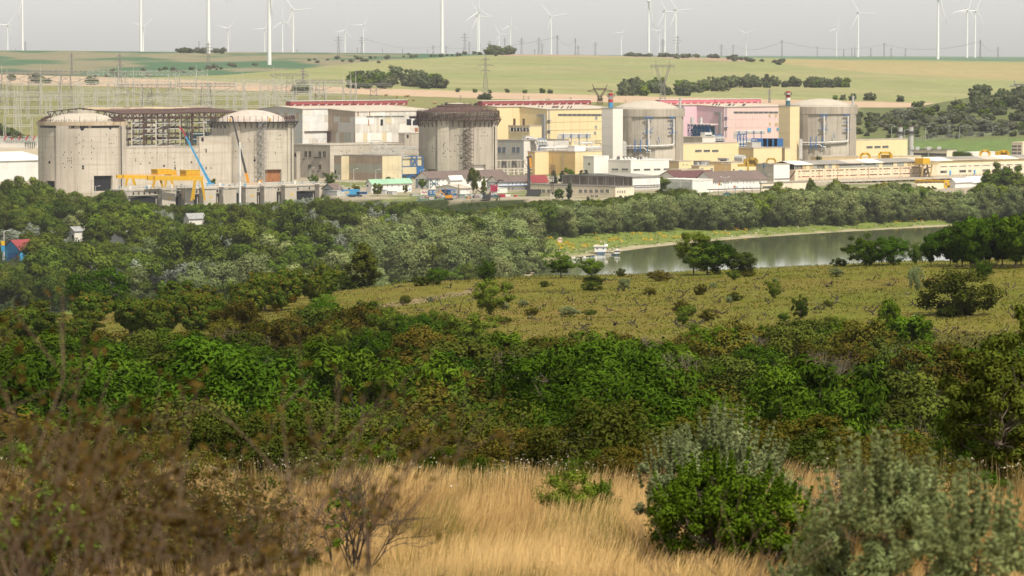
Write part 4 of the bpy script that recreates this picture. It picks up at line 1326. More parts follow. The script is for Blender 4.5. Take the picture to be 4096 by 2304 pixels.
def blue_bay():
 c = corner('2', 2030, 2318)
 F = Rf(c)
 la = reach(c, EA, Q('2', 2245, 0)[0])
 th = thing('blue_steel_frame', 'blue braced steel frame with cream panels between the striped building and the drum', 'steel frame', (c.x, c.y, 0))
 _, zt = F.at('2', 2130, 695); _, zm = F.at('2', 2130, 795); _, zl = F.at('2', 2130, 875)
 for q in (0.2, la * .45, la * .72, la):
  part(MB().beam(F.pt(q, 0), F.pt(q, zt), 0.45), 'column', M['blue'], th)
 for z in (zt, zm, zl):
  part(MB().beam(F.pt(0, z), F.pt(la, z), 0.4), 'beam', M['blue'], th)
 for (q0, z0), (q1, z1) in (((la * .45, zm), (la * .72, zt)), ((la * .72, zm), (la * .45, zt)), ((la * .2, 0), (la * .45, zl)), ((la * .72, 0), (la * .45, zl)), ((la * .72, zl), (la * .55, 0)), ((la * .05, zl), (la * .4, 0.5))):
  part(MB().beam(F.pt(q0, z0, .1), F.pt(q1, z1, .1), 0.42), 'brace', M['blue'], th)
 mb = MB(); F.box(mb, 0.3, la * .98, zm + .3, zt - .3, -6, -1.0); part(mb, 'upper_panel', M['cladE'], th)
 mb = MB(); F.box(mb, 0.1, la * .66, zl + .3, zm - .3, -5, .5); part(mb, 'lower_panel', M['cladE'], th)
 mb = MB(); F.box(mb, la * .66, la * 1.0, zl, zm - .5, -3, .8); part(mb, 'blue_cabin', M['blue'], th)
 mb = MB(); F.box(mb, -6, -1, 0, 3.2, -3, 1.5); part(mb, 'blue_container', M['blue_lt'], th)
blue_bay()
def pipe_bridge(label, r, D, spans, mat, name='pipe_bridge', w=2.0, t=0.3, legs=True, zleg=0.0):
 x0, y0 = spans[0][:2]
 p = P(*Q(r, x0, y0), D)
 th = thing(name, label, 'pipe bridge', (p.x, p.y, 0))
 for x0, y0, x1, y1, dd in spans:
  a, c_ = P(*Q(r, x0, y0), D + dd), P(*Q(r, x1, y1), D + dd + 3)
  t_ = MB(); lattice(t_, a, c_, w, w, max(3, int((c_ - a).length / 3)), t); part(t_, 'truss', M[mat], th)
  if legs:
   n = max(2, int((c_ - a).length / 9))
   for k in range(n + 1):
    q = a + (c_ - a) * k / n
    part(MB().beam(q - Vector((0, 0, w / 2)), V3(q, zleg), 0.35), 'leg', M[mat], th)
 return th
pipe_bridge('pale grey lattice pipe bridges standing on the annex roof', '2', 2325, [(1630, 668, 2060, 672, 0), (1720, 620, 2190, 612, 8)], 'galv', zleg=13)
a0 = P(*Q('2', 1720, 535), 2333); a1 = P(*Q('2', 1812, 532), 2333); a2 = P(*Q('2', 1950, 640), 2334)
th = thing('roof_frame', 'open pale steel portal above the pipe bridges', 'steel frame', (a0.x, a0.y, 18))
for p, q in ((a0, a1), (a0, V3(a0, 18)), (a1, V3(a1, 18)), (a1, a2), (P(*Q('2', 1720, 560), 2333), P(*Q('2', 1812, 590), 2333))):
 part(MB().beam(p, q, 0.45), 'member', M['galv'], th)
b10 = block('annex', 'grey annex with four blue windows beside the scaffold-crowned drum', 'annex', '3', 880, 1185, 1640, 539, 2440, 'offwhite', roof='roof_grey', lwall='cladB')
for x0 in (925, 970, 1068, 1112):
 window(b10['th'], b10['L'], '3', x0, 600, x0 + 32, 658, 2, 1, 'steel_grey', 'glass_blue')
for x0 in (970, 1068):
 window(b10['th'], b10['L'], '3', x0, 745, x0 + 32, 782, 2, 1, 'steel_grey', 'glass_blue')
def open_frame(label, r, D, x0, x1, rows, nx, dep, mats):
 p = P(*Q(r, x0, rows[-1]), D)
 th = thing('open_rack', label, 'steel frame', (p.x, p.y, 0))
 zs = [zat(Q(r, 0, y)[1], D) for y in rows]
 A_, B_ = P(*Q(r, x0, rows[0]), D), P(*Q(r, x1, rows[0]), D + (Q(r, x1, 0)[0] - Q(r, x0, 0)[0]) / FPX * D * 0.6)
 for k in range(nx + 1):
  for d in range(2):
   q = A_ + (B_ - A_) * k / nx + EB * dep * d
   part(MB().beam(V3(q, min(0, zs[-1])), V3(q, zs[0]), 0.5), 'post', M[mats[k % len(mats)]], th)
 for z in zs:
  for d in range(2):
   part(MB().beam(V3(A_ + EB * dep * d, z), V3(B_ + EB * dep * d, z), 0.42), 'beam', M[mats[0]], th)
 for k in range(nx):
  if k % 2:
   part(MB().beam(V3(A_ + (B_ - A_) * k / nx, zs[0]), V3(A_ + (B_ - A_) * (k + 1) / nx, zs[1] if len(zs) > 1 else 0), 0.2), 'brace', M[mats[-1]], th)
 return th
open_frame('open rust-and-white steel rack in front of the grey annex', '3', 2415, 918, 1230, (735, 818), 6, 6, ('conc', 'rust'))
open_frame('low pale concrete frame beside the drill mast', '3', 2395, 935, 1345, (820, 850), 8, 5, ('conc', 'offwhite'))
b12 = block('boiler_house', 'small yellow upper block with open dark framed loft on the yellow hall', 'upper block', '3', 1030, 1245, 1365, 392, 2472, 'yellow', z0=12, roof='roof_pale')
a0, a1, z0, z1 = b12['L'].rect('3', 1055, 405, 1243, 440)
mb = MB(); b12['L'].box(mb, a0, a1, z0, z1, 0, .05); part(mb, 'open_loft', M['void'], b12['th'])
for k in range(7):
 q = a0 + (a1 - a0) * k / 6
 mb = MB().beam(b12['L'].pt(q, z0, .3), b12['L'].pt(q, z1, .3), .3)
 if k % 2: mb.beam(b12['L'].pt(q, z0, .3), b12['L'].pt(q + (a1 - a0) / 6, z1, .3), .22)
 part(mb, 'loft_post', M['offwhite'], b12['th'])
for x in (1085, 1097, 1178, 1190):
 q = P(*Q('3', x, 388), 2485); part(MB().tube(V3(q, 26), V3(q, 31), .35, .35, 8), 'exhaust_pipe', M['rust'], b12['th'])
b = block('control_cabin', 'white glazed cabin on the annex roof by the yellow hall', 'cabin', '3', 1168, 1205, 1287, 492, 2455, 'offwhite', z0=18.5, roof='offwhite', parapet=0.2)
window(b['th'], b['R'], '3', 1210, 506, 1283, 524, 7, 1, 'offwhite', 'glass')
def elbow_pipes(label, r, D, xs, ytop, ybot, xoff):
 p = P(*Q(r, xs[0], ybot), D)
 th = thing('vent_elbow_bank', label, 'pipes', (p.x, p.y, p.z))
 for x in xs:
  a = P(*Q(r, x, ybot), D); w = 1.15
  zt = P(*Q(r, x, ytop), D).z
  pts = [a - EB * 6, V3(a - EB * 0, zt - 1.2)]
  pts = [V3(a + EB * 7, zt - .6), V3(a + EB * 1.5, zt - .6), V3(a + EB * .4, zt - 1.0), V3(a, zt - 2.0), V3(a, a.z)]
  mb = MB().path(pts, .95, 10)
  for q in pts[1:-1]: mb.tube(q - Vector((0, 0, .5)), q + Vector((0, 0, .5)), .95, .95, 10)
  part(mb, 'pipe', M['galv'], th)
 for k in range(8):
  a = P(*Q(r, xs[0] + (xs[-1] - xs[0]) * k / 7, ybot), D)
  mb = MB().beam(V3(a, a.z - 3.5), V3(a, a.z + 4), .3); mb.beam(V3(a, a.z - 3.5), V3(a + EA * 2.0, a.z + .5), .2); part(mb, 'blue_stand', M['blue'], th)
elbow_pipes('bank of four big silver vent elbows on blue stands by the yellow hall', '3', 2440, (1330, 1356, 1382, 1406), 517, 575, 0)
elbow_pipes('bank of four big silver vent elbows on blue stands by the pink hall', '4', 2550, (1292, 1316, 1340, 1364), 484, 535, 0)
b11 = block('clad_building', 'ochre clad building with two stepped bays, small corner bay', 'industrial building', '3', 1225, 1297, 1500, 650, 2405, 'yellow', lwall='orange', roof='roof_pale')
b = block('clad_building', 'wide ochre clad building with the lighter yellow end wall', 'industrial building', '3', 1320, 1702, 1970, 650, 2398, 'yellow', lwall='orange', roof='roof_pale')
joints(b, 3, 6, [b['z1'] * .5], 'orange', .08)
mb = MB(); L = b['L']; q, _ = L.at('3', 1582, 700)
for d in (-.3, .3): mb.beam(L.pt(q + d, 3, .3), L.pt(q + d, b['z1'], .3), .12)
part(mb, 'ladder', M['steel_grey'], b['th'])
panel(b11['th'], b11['L'], '3', 1257, 675, 1270, 698, 'white', 'window', .1)
pipe_bridge('silver and green pipe rack over the ochre building roof', '3', 2428, [(1350, 612, 1960, 612, 0), (1490, 560, 1960, 548, 12)], 'pipe', w=1.6, zleg=13)
def pipe_run(label, r, D, runs, rad, mat, name='pipe_run', supports=0, smat='blue', zb=13):
 p = P(*Q(r, *runs[0][0]), D)
 th = thing(name, label, 'pipes', (p.x, p.y, p.z))
 for rn in runs:
  pts = [P(*Q(r, x, y), D) for x, y in rn]
  mb = MB().path(pts, rad, 8); part(mb, 'pipe', M[mat], th)
 if supports:
  x0, x1 = runs[0][-2][0], runs[0][-1][0]
  for k in range(supports):
   x = x0 + (x1 - x0) * (k + .5) / supports
   q = P(*Q(r, x, runs[0][-1][1] - 3), D - .8); mb = MB().beam(q, q - Vector((0, 0, 9.5)), .45); part(mb, 'support', M[smat], th)
 return th
pipe_run('four silver pipes bending along the yellow hall wall', '3', 2475, [[(1530, 590), (1530, 482), (1545, 470), (1860, 468)], [(1545, 590), (1545, 495), (1560, 482), (1860, 480)], [(1560, 590), (1560, 506), (1575, 494), (1860, 492)], [(1575, 590), (1575, 517), (1590, 505), (1860, 503)]], .42, 'pipe', supports=4)
pipe_run('thick silver steam mains lying on the ochre building roof', '3', 2420, [[(1360, 607), (1965, 612)], [(1500, 640), (1500, 600), (1640, 600)], [(1800, 600), (1965, 598)], [(1870, 640), (1870, 560), (1760, 560)]], .6, 'pipe')
b = block('roof_cabin', 'white box cabin standing on the ochre building roof', 'cabin', '3', 1628, 1697, 1806, 588, 2412, 'white', z0=13, roof='white', parapet=.15)
b = block('roof_cabin', 'little yellow stair head on the ochre building roof', 'cabin', '3', 1640, 1665, 1690, 548, 2430, 'yellow', z0=13, roof='yellow', parapet=.1)
b = block('white_block', 'plain tall white clad block beside the white office', 'industrial building', '3', 1783, 1890, 2040, 697, 2384, 'white', roof='white', lwall='offwhite')
panel(b['th'], b['L'], '3', 1835, 760, 1850, 780, 'void', 'window', .05)
b14 = block('office_building', 'long white clad office with a row of strip windows', 'office', '4', 140, 440, 857, 737, 2380, 'white', roof='white', lwall='offwhite')
for x0 in (150, 250, 350):
 window(b14['th'], b14['L'], '4', x0, 813, x0 + 68, 835, 5, 1, 'white', 'glass')
for x0, y0 in ((466, 817), (570, 815), (672, 813), (770, 811)):
 window(b14['th'], b14['R'], '4', x0, y0, x0 + 66, y0 + 21, 5, 1, 'white', 'glass')
joints(b14, 4, 4, [b14['z1'] * .35], 'offwhite', .06)
def roof_kit(label, r, D, z, items):
 q = P(*Q(r, items[0][0], 700), D)
 for (x0, x1, h, kind) in items:
  a, c_ = P(*Q(r, x0, 700), D), P(*Q(r, x1, 700), D)
  w = c_.x - a.x
  mb = MB()
  if kind == 'fan':
   th = thing('roof_fan', label[0], 'fan', (a.x, D, z))
   mb.lathe([(w / 2, z), (w / 2, z + h * .5), (w * .35, z + h * .85), (.02, z + h)], (a.x + c_.x) / 2, D, 16); part(mb, 'cowl', M['galv'], th)
  else:
   th = thing('air_unit', label[1], 'air unit', (a.x, D, z))
   mb.box(a.x, c_.x, D - w / 2, D + w / 2, z, z + h); part(mb, 'casing', M['galv'], th)
   for k in range(4):
    mb = MB().box(a.x + w * (.08 + k * .23), a.x + w * (.24 + k * .23), D - w / 2 - .12, D - w / 2 + .02, z + .2, z + h - .15); part(mb, 'grille', M['steel_dark'], th)
  th['group'] = 'plant on the white office roof'
roof_kit(('silver round fan cowl on the white office roof', 'grey louvred air unit on the white office roof'), '4', 2405, b14['z1'] + .06, [(300, 332, 2.0, 'box'), (372, 400, 1.6, 'fan'), (404, 430, 1.6, 'fan'), (440, 470, 1.5, 'fan'), (500, 525, 2.0, 'box'), (530, 552, 2.0, 'box'), (556, 580, 1.5, 'fan'), (584, 604, 1.3, 'fan')])
b15 = block('clad_building', 'large smooth yellow clad building with three windows by the working drum', 'industrial building', '4', 860, 935, 1527, 570, 2462, 'yellow', roof='roof_pale')
for x0 in (1088, 1172, 1257):
 window(b15['th'], b15['R'], '4', x0, 625, x0 + 65, 650, 6, 1, 'frame', 'glass')
joints(b15, 8, 1, [b15['R'].at('4', 1200, y)[1] for y in (605, 690)], 'beige', .07)
b = block('clad_building', 'yellow clad block with a tan return before the beige stair tower', 'industrial building', '4', 1500, 1675, 1960, 613, 2490, 'beige', lwall='tan', roof='roof_pale')
b = block('clad_building', 'tan return block tucked against the beige stair tower', 'industrial building', '4', 1840, 1990, 2050, 613, 2515, 'beige', lwall='tan', roof='roof_pale')
b = block('upper_annex', 'grey and cream upper block behind the three window yellow building', 'annex', '4', 900, 1160, 1290, 505, 2540, 'offwhite', lwall='conc_grey', roof='roof_pale')
def blue_house():
 c = corner('4', 1235, 2560)
 la = reach(c, EA, Q('4', 1300, 0)[0]); lb = reach(c, EB, Q('4', 1015, 0)[0])
 L = Lf(c)
 th = thing('blue_pump_frame', 'blue steel pump frame under a white sloping roof before the lilac wall', 'steel frame', (c.x, c.y, 18))
 _, zt = L.at('4', 1150, 372); _, zb = L.at('4', 1150, 500)
 for k in range(7):
  q = -lb * k / 6
  part(MB().beam(L.pt(q, zb), L.pt(q, zt), .5), 'column', M['blue'], th)
  if k < 6:
   for z0, z1 in ((zb, (zb + zt) / 2), ((zb + zt) / 2, zt)):
    mb = MB().beam(L.pt(q, z0), L.pt(q - lb / 6, z1), .3); mb.beam(L.pt(q, z1), L.pt(q - lb / 6, z0), .3); part(mb, 'brace', M['blue'], th)
 for z in (zb, (zb + zt) / 2, zt - .4):
  part(MB().beam(L.pt(-lb, z), L.pt(0, z), .45), 'beam', M['blue'], th)
 mb = MB(); L.box(mb, -lb - 1, 1.5, zt, zt + .4, -la, 1.0); part(mb, 'roof', M['white'], th)
 mb = MB(); L.box(mb, -lb, 0, zb, zt - 1, -la + 1, -la + 1.6); part(mb, 'back_panel', M['teal'], th)
 for k in range(5):
  q = L.pt(-lb * (.12 + .19 * k), zb + .1, -2.5); part(MB().tube(q, q + Vector((0, 0, 4.5)), 1.0, .8, 10), 'pump_casing', M['galv'], th)
 for x in (1058, 1145):
  q = P(*Q('4', x, 360), 2566); part(MB().tube(V3(q, zt + .4), V3(q, zt + 4.2), 1.1, 1.1, 10), 'silencer', M['galv'], th)
blue_house()
b = block('control_cabin', 'white glazed cabin before the blue pump frame', 'cabin', '4', 1140, 1185, 1257, 457, 2545, 'white', z0=18.3, roof='white', parapet=.2)
window(b['th'], b['R'], '4', 1188, 472, 1254, 492, 6, 1, 'white', 'glass')
def blue_rack():
 th = thing('pipe_rack', 'dense blue steel pipe rack between the pink hall and the yellow blocks', 'pipe rack', tuple(P(*Q('4', 1515, 605), 2530)))
 for D, x0, x1, rows, nx in ((2525, 1515, 1605, (470, 520, 575, 602), 3), (2532, 1655, 1925, (515, 545, 602), 7), (2545, 1515, 1925, (520, 575, 602), 9)):
  for k in range(nx + 1):
   x = x0 + (x1 - x0) * k / nx
   a, c_ = P(*Q('4', x, rows[0]), D), P(*Q('4', x, rows[-1]), D)
   part(MB().beam(V3(a, c_.z - 3), a, .5), 'column', M['blue'], th)
  for y in rows:
   part(MB().beam(P(*Q('4', x0, y), D), P(*Q('4', x1, y), D), .5), 'beam', M['blue'], th)
  for k in range(nx):
   x, x2 = x0 + (x1 - x0) * k / nx, x0 + (x1 - x0) * (k + 1) / nx
   part(MB().beam(P(*Q('4', x, rows[0]), D), P(*Q('4', x2, rows[1]), D), .28), 'brace', M['blue'], th)
 for y, rd in ((555, .7), (585, .6), (568, .45), (530, .4)):
  part(MB().tube(P(*Q('4', 1520, y), 2538), P(*Q('4', 1925, y), 2538), rd, rd, 8), 'pipe', M['pipe'], th)
 for x0 in (1715, 1770, 1820, 1880):
  mb = MB(); a = P(*Q('4', x0, 520), 2530); mb.box(a.x, a.x + 5.5, 2528, 2532, a.z - 4.4, a.z + .4); part(mb, 'valve_box', M['blue'], th)
 return th
blue_rack()
pipe_run('four silver pipes bending along the pink hall wall', '4', 2590, [[(1482, 520), (1482, 452), (1495, 440), (1790, 438)], [(1495, 520), (1495, 462), (1508, 450), (1790, 448)], [(1508, 520), (1508, 472), (1521, 461), (1790, 459)]], .42, 'pipe', supports=4)
b = block('roof_cabin', 'slate grey box cabin under the blue pipe rack', 'cabin', '4', 1597, 1660, 1750, 553, 2500, 'cladB', z0=13.5, roof='cladB', parapet=.15)
pipe_run('tall bundle of white vertical pipes beside the white stair tower', '4', 2440, [[(366, 690), (366, 545), (372, 541)], [(374, 690), (374, 541)], [(382, 690), (382, 545)], [(389, 690), (389, 551)]], .45, 'pipe')
pipe_run('tall bundle of white vertical pipes beside the beige stair tower', '5', 2548, [[(320, 722), (320, 517)], [(329, 722), (329, 516)], [(338, 722), (338, 520)]], .5, 'pipe')
b = block('clad_building', 'low yellow screen wall at the foot of the drum by the beige tower', 'industrial building', '5', 300, 345, 395, 612, 2560, 'beige', roof='roof_pale')
b19 = block('clad_building', 'long yellow clad building with three windows behind the last drum', 'industrial building', '5', 800, 860, 1402, 532, 2590, 'yellow', roof='roof_pale')
for x0, y0 in ((990, 588), (1070, 586), (1150, 584)):
 window(b19['th'], b19['R'], '5', x0, y0, x0 + 62, y0 + 25, 6, 1, 'frame', 'glass')
joints(b19, 8, 1, [b19['R'].at('5', 1100, y)[1] for y in (560, 640)], 'beige', .07)
b = block('clad_building', 'low tan wall block before the last drum', 'industrial building', '5', 430, 545, 905, 702, 2470, 'tan', roof='roof_pale')
b = block('clad_building', 'low pale yellow block with flat roof behind the gantry frames', 'industrial building', '5', 850, 905, 1540, 706, 2520, 'yellow', roof='roof_pale')
for i, (x, yt, yb) in enumerate(((1330, 398, 525), (1438, 395, 615))):
 p = P(*Q('5', x, yb), 2650); zt = P(*Q('5', x, yt), 2650).z
 th = thing('steel_stack', ('grey steel stack rising behind the yellow building roof', 'taller grey steel stack rising beyond the end of the yellow building')[i], 'chimney', (p.x, p.y, 0))
 part(MB().tube(V3(p, 0), V3(p, zt), 1.75, 1.55, 18), 'shaft', M['cladB'], th)
 mb = MB().lathe([(1.5, zt - 4.2), (2.5, zt - 4.2), (2.5, zt - 2.8), (1.6, zt - 2.8)], p.x, p.y, 18); part(mb, 'platform', M['steel_dark'], th)
 part(MB().tube(V3(p, zt), V3(p, zt + .8), 1.7, 1.7, 18), 'rim', M['rust'], th)
b22 = block('office_building', 'low cream office with a long dark glass band by the grass slope', 'office', '5', 1402, 1800, 1900, 632, 2640, 'cream', roof='roof_grey', lwall='cream')
window(b22['th'], b22['L'], '5', 1420, 658, 1795, 690, 16, 1, 'frame', 'glass')
for x in (1450, 1502, 1615, 1720):
 q = P(*Q('5', x, 628), 2650); z = b22['z1'] + .06
 part(MB().box(q.x - 1.2, q.x + 1.2, 2648, 2651, z, z + 2.0), 'roof_unit', M['galv'], b22['th'])
b23 = block('tower_block', 'cream multi-storey office with window bands on the plant road', 'office', '5', 2450, 2560, 2700, 557, 2620, 'cream', roof='cream', lwall='cream')
for y in (580, 615, 650, 680):
 window(b23['th'], b23['L'], '5', 2455, y, 2505, y + 22, 4, 1); window(b23['th'], b23['L'], '5', 2512, y, 2548, y + 22, 3, 1)
b = block('storage_shed', 'long pale low shed beneath the faded yellow gantries', 'shed', '5', 1950, 2028, 2300, 658, 2560, 'offwhite', roof='white')
def intake():
 c = corner('1', 1238, 2044)
 F = Rf(c)
 la = reach(c, EA, Q('2', 1262, 0)[0])
 th = thing('intake_structure', 'long pale concrete water intake with square piers and dark bays', 'intake', (c.x, c.y, -9))
 zt = F.at('1', 1600, 1005)[1]
 mb = MB(); F.box(mb, 0, la, -9, zt - 1.3, -9.0, -0.2); part(mb, 'back_wall', M['conc_grey'], th)
 mb = MB(); F.box(mb, -1, la + 1, zt - 1.3, zt - .55, -9.5, 1.2); part(mb, 'deck', M['conc'], th)
 mb = MB(); F.box(mb, -1, la + 1, zt - 3.8, zt - 1.32, -.2, .9); part(mb, 'upper_beam', M['conc_grey'], th)
 piers = [('b', 505, 690), ('b', 818, 940), ('b', 1075, 1250), ('b', 1350, 1530), ('b', 1660, 1810), ('b', 1915, 2085), ('b', 2200, 2360), ('2', 1145, 1258)]
 ends = []
 for r, x0, x1 in piers:
  a0, a1 = F.at(r, x0, 1180 if r == 'b' else 980)[0], F.at(r, x1, 1180 if r == 'b' else 980)[0]
  a1 = max(a1, a0 + 5)
  ends.append((a0, a1))
  mb = MB(); F.box(mb, a0, a1, -9, zt - 1.34, .9, 4.2); part(mb, 'pier', M['conc'], th)
  mb = MB(); F.box(mb, a0 - .25, a1 + .25, zt - 1.34, zt - .5, .9, 4.6); part(mb, 'pier_cap', M['conc'], th)
 prev = 4.0
 for a0, a1 in ends:
  n = 5 if prev < 5 else 2
  for k in range(n):
   q = prev + (a0 - prev) * (k + .5) / n
   mb = MB(); F.box(mb, q - .45, q + .45, zt - 3.2, zt - 2.0, .85, .95); part(mb, 'hatch', M['void'], th)
  mb = MB()
  m = 8
  poly = [F.pt(prev + .6, -8.5, -.15)] + [F.pt(prev + .6 + (a0 - prev - 1.2) * j / m, zt - 5.0 + 0.9 * math.sin(math.pi * j / m), -.15) for j in range(m + 1)] + [F.pt(a0 - .6, -8.5, -.15)]
  mb.prism(poly, F.n * 0.1); part(mb, 'bay_opening', M['void'], th)
  prev = a1
 mb = MB()
 for d in (4.3, 0.8, -4.5, -9.0):
  for z in (.5, 1.05): mb.beam(F.pt(0, zt - .55 + z, d if d < 2 else 1.1), F.pt(la, zt - .55 + z, d if d < 2 else 1.1), .09, None, 0, False)
  for k in range(int(la / 2.4)):
   mb.beam(F.pt(k * 2.4, zt - .55, d if d < 2 else 1.1), F.pt(k * 2.4, zt + .55, d if d < 2 else 1.1), .1, None, 0, False)
 part(mb, 'railing', M['galv'], th)
 for k in range(26):
  q = la * (k + .5) / 26; d = RNG.uniform(-8, 0)
  p = F.pt(q, zt - .55, d); mb = MB().box(p.x - .5, p.x + .5, p.y - .5, p.y + .5, zt - .6, zt + RNG.uniform(.3, 1.3)); part(mb, 'deck_box', M[RNG.choice(('galv', 'white', 'steel_grey', 'blue_lt'))], th)
 for k in (0, 2, 4, 6):
  a0, a1 = ends[k]; mb = MB(); F.box(mb, (a0 + a1) / 2 - .2, (a0 + a1) / 2 + 1.6, zt - 5.6, zt - 4.9, 4.2, 4.24); part(mb, 'yellow_mark', M['bright_y'], th)
 return F, zt, la
IF, IZ, IL = intake()
def gantry(label, D, girder, house, legs, mat='crane_y', r='b', gw=2.0):
 x0, y0, x1, y1, gh = girder
 a, c_ = P(*Q(r, x0, y0), D), P(*Q(r, x1, y1), D + (Q(r, x1, 0)[0] - Q(r, x0, 0)[0]) / FPX * D * .8)
 th = thing('gantry_crane', label, 'gantry crane', (a.x, a.y, IZ))
 off = EB * 5.0
 for o in (Vector(), off):
  part(MB().beam(a + o, c_ + o, gw * .5, gh), 'girder', M[mat], th)
 mb = MB()
 for o in (Vector((0, 0, gh / 2 + .4)), Vector((0, 0, gh / 2 + .9))): mb.beam(a + o, c_ + o, .1)
 n = int((c_ - a).length / 2)
 for k in range(n + 1):
  q = a + (c_ - a) * k / n; mb.beam(q + Vector((0, 0, gh / 2)), q + Vector((0, 0, gh / 2 + .9)), .1, None, 0, False)
 part(mb, 'railing', M['crane_o'], th)
 for hx0, hy0, hx1, hy1 in house:
  f0, f1 = (hx0 - x0) / (x1 - x0), (hx1 - x0) / (x1 - x0)
  p, q = a + (c_ - a) * f0, a + (c_ - a) * f1
  z0, z1 = P(*Q(r, hx0, hy1), p.y).z, P(*Q(r, hx0, hy0), p.y).z
  mb = MB(); d = (q - p); d.z = 0
  e = EB * 5.0
  base = [V3(p, z0), V3(p + d, z0), V3(p + d + e, z0), V3(p + e, z0)]
  mb.hexa(base + [v + Vector((0, 0, z1 - z0)) for v in base]); o = part(mb, 'machine_house', M['crane_y'], th)
  mb = MB(); t = [V3(v, z1 + .02) for v in base]
  ctr = sum(t, Vector()) / 4
  t = [ctr + (v - ctr) * 1.05 for v in t]
  mb.hexa(t + [v + Vector((0, 0, .2)) for v in t]); part(mb, 'house_roof', M['bright_y'], o)
  for k in range(2):
   w = V3(p, 0) + d * (.3 + .4 * k); mb = MB().beam(w + Vector((0, -.03, z0 + (z1 - z0) * .5)), w + Vector((d.normalized() * 1.0)) + Vector((0, -.03, z0 + (z1 - z0) * .5)), .1, .9); part(mb, 'vent', M['crane_o'], o)
 for lx0, ly0, lx1, ly1, dd in legs:
  p, q = P(*Q(r, lx0, ly0), D + dd), P(*Q(r, lx1, ly1), D + dd)
  mb = MB(); w0, w1 = 1.3, .8
  mb.hexa([(q.x - w1 / 2, q.y - .4, q.z), (q.x + w1 / 2, q.y - .4, q.z), (q.x + w1 / 2, q.y + .4, q.z), (q.x - w1 / 2, q.y + .4, q.z), (p.x - w0 / 2, p.y - .6, p.z), (p.x + w0 / 2, p.y - .6, p.z), (p.x + w0 / 2, p.y + .6, p.z), (p.x - w0 / 2, p.y + .6, p.z)])
  part(mb, 'leg', M[mat], th)
 return th
gantry('bright yellow gantry crane with tall splayed legs reaching down past the intake piers', 2046, (470, 1012, 1140, 1012, 2.1), [(915, 905, 1105, 985)],
 [(1035, 1040, 985, 1320, 0), (1125, 1040, 1175, 1320, 2), (1028, 1050, 1018, 1305, 14), (480, 1035, 452, 1145, 0), (560, 1030, 590, 1138, 4)])
gantry('second yellow gantry crane with two machine houses on the intake deck behind', 2062, (42, 990, 560, 998, 1.7), [(521, 892, 706, 962), (709, 906, 785, 975)],
 [(100, 1015, 80, 1128, 0), (180, 1015, 215, 1108, 10), (640, 1010, 620, 1132, 4), (700, 1020, 750, 1135, 8), (180, 1015, 196, 1108, 2)])
def boom_crane(label, pts, D, segs, zbase, cabm, name='mobile_crane'):
 p0 = P(*Q('b', *pts[0]), D); p1 = P(*Q('b', *pts[1]), D)
 th = thing(name, label, 'mobile crane', (p0.x, p0.y, zbase))
 for f0, f1, r0, mt in segs:
  mb = MB().beam(p0 + (p1 - p0) * f0, p0 + (p1 - p0) * f1, r0, r0 * 1.1); part(mb, 'boom_section', M[mt], th)
 mb = MB().beam(p1, p1 + Vector((-1.2, 0, .2)), .5, .8); part(mb, 'boom_head', M[segs[-1][3]], th)
 b0 = V3(p0, zbase)
 mb = MB().box(b0.x - 2, b0.x + 7, b0.y - 1.4, b0.y + 1.4, zbase + .9, zbase + 2.0); part(mb, 'carrier', M[cabm], th)
 mb = MB().box(b0.x + 5, b0.x + 7, b0.y - 1.3, b0.y + 1.3, zbase + 2.0, zbase + 3.4); part(mb, 'cab', M[cabm], th)
 mb = MB().box(b0.x - 2, b0.x + 2, b0.y - 1.3, b0.y + 1.3, zbase + 2.0, min(p0.z + .3, zbase + 4.0)); part(mb, 'turret', M[cabm], th)
 for k in range(4):
  mb = MB().tube((b0.x - 1 + k * 2.3, b0.y - 1.5, zbase + .55), (b0.x - 1 + k * 2.3, b0.y + 1.5, zbase + .55), .55, .55, 12); part(mb, 'wheel', M['steel_dark'], th)
 return th
boom_crane('blue telescopic crane boom with a red tip leaning over the rusty frame', ((1245, 1085), (850, 322)), 2125, [(0, .16, 1.25, 'blue_lt'), (.14, .34, 1.1, 'blue_lt'), (.32, .5, .95, 'blue_lt'), (.49, .68, .85, 'blue_lt'), (.67, .85, .72, 'blue_lt'), (.84, 1, .6, 'crimson')], 0, 'blue_lt')
boom_crane('black telescopic crane boom with an orange foot reaching the whitewashed dome', ((1775, 1085), (1550, 165)), 2185, [(0, .16, 1.35, 'crane_o'), (.15, .38, 1.15, 'steel_dark'), (.37, .6, 1.0, 'steel_dark'), (.59, .8, .85, 'steel_dark'), (.79, 1, .7, 'steel_dark')], 0, 'crane_o')
def mast(label, r, x, ytop, ybot, D, mat, rad=(.55, .35), rings=(), name='telecom_mast'):
 p = P(*Q(r, x, ybot), D); zt = P(*Q(r, x, ytop), D).z; zb = hz(p.x, p.y)
 th = thing(name, label, 'mast', (p.x, p.y, zb))
 part(MB().tube(V3(p, zb), V3(p, zt), rad[0], rad[1], 12), 'pole', M[mat], th)
 for y in rings:
  z = P(*Q(r, x, y), D).z
  mb = MB()
  for k in range(8):
   a, c_ = 2 * math.pi * k / 8, 2 * math.pi * (k + 1) / 8
   for dz in (0, 1.1): mb.beam((p.x + 1.9 * math.cos(a), p.y + 1.9 * math.sin(a), z + dz), (p.x + 1.9 * math.cos(c_), p.y + 1.9 * math.sin(c_), z + dz), .1, None, 0, False)
   mb.beam((p.x + 1.9 * math.cos(a), p.y + 1.9 * math.sin(a), z - .2), (p.x + 1.9 * math.cos(a), p.y + 1.9 * math.sin(a), z + 1.9), .14, None, 0, False)
   mb.beam((p.x, p.y, z), (p.x + 1.9 * math.cos(a), p.y + 1.9 * math.sin(a), z), .1, None, 0, False)
  part(mb, 'antenna_ring', M['galv'], th)
 return th
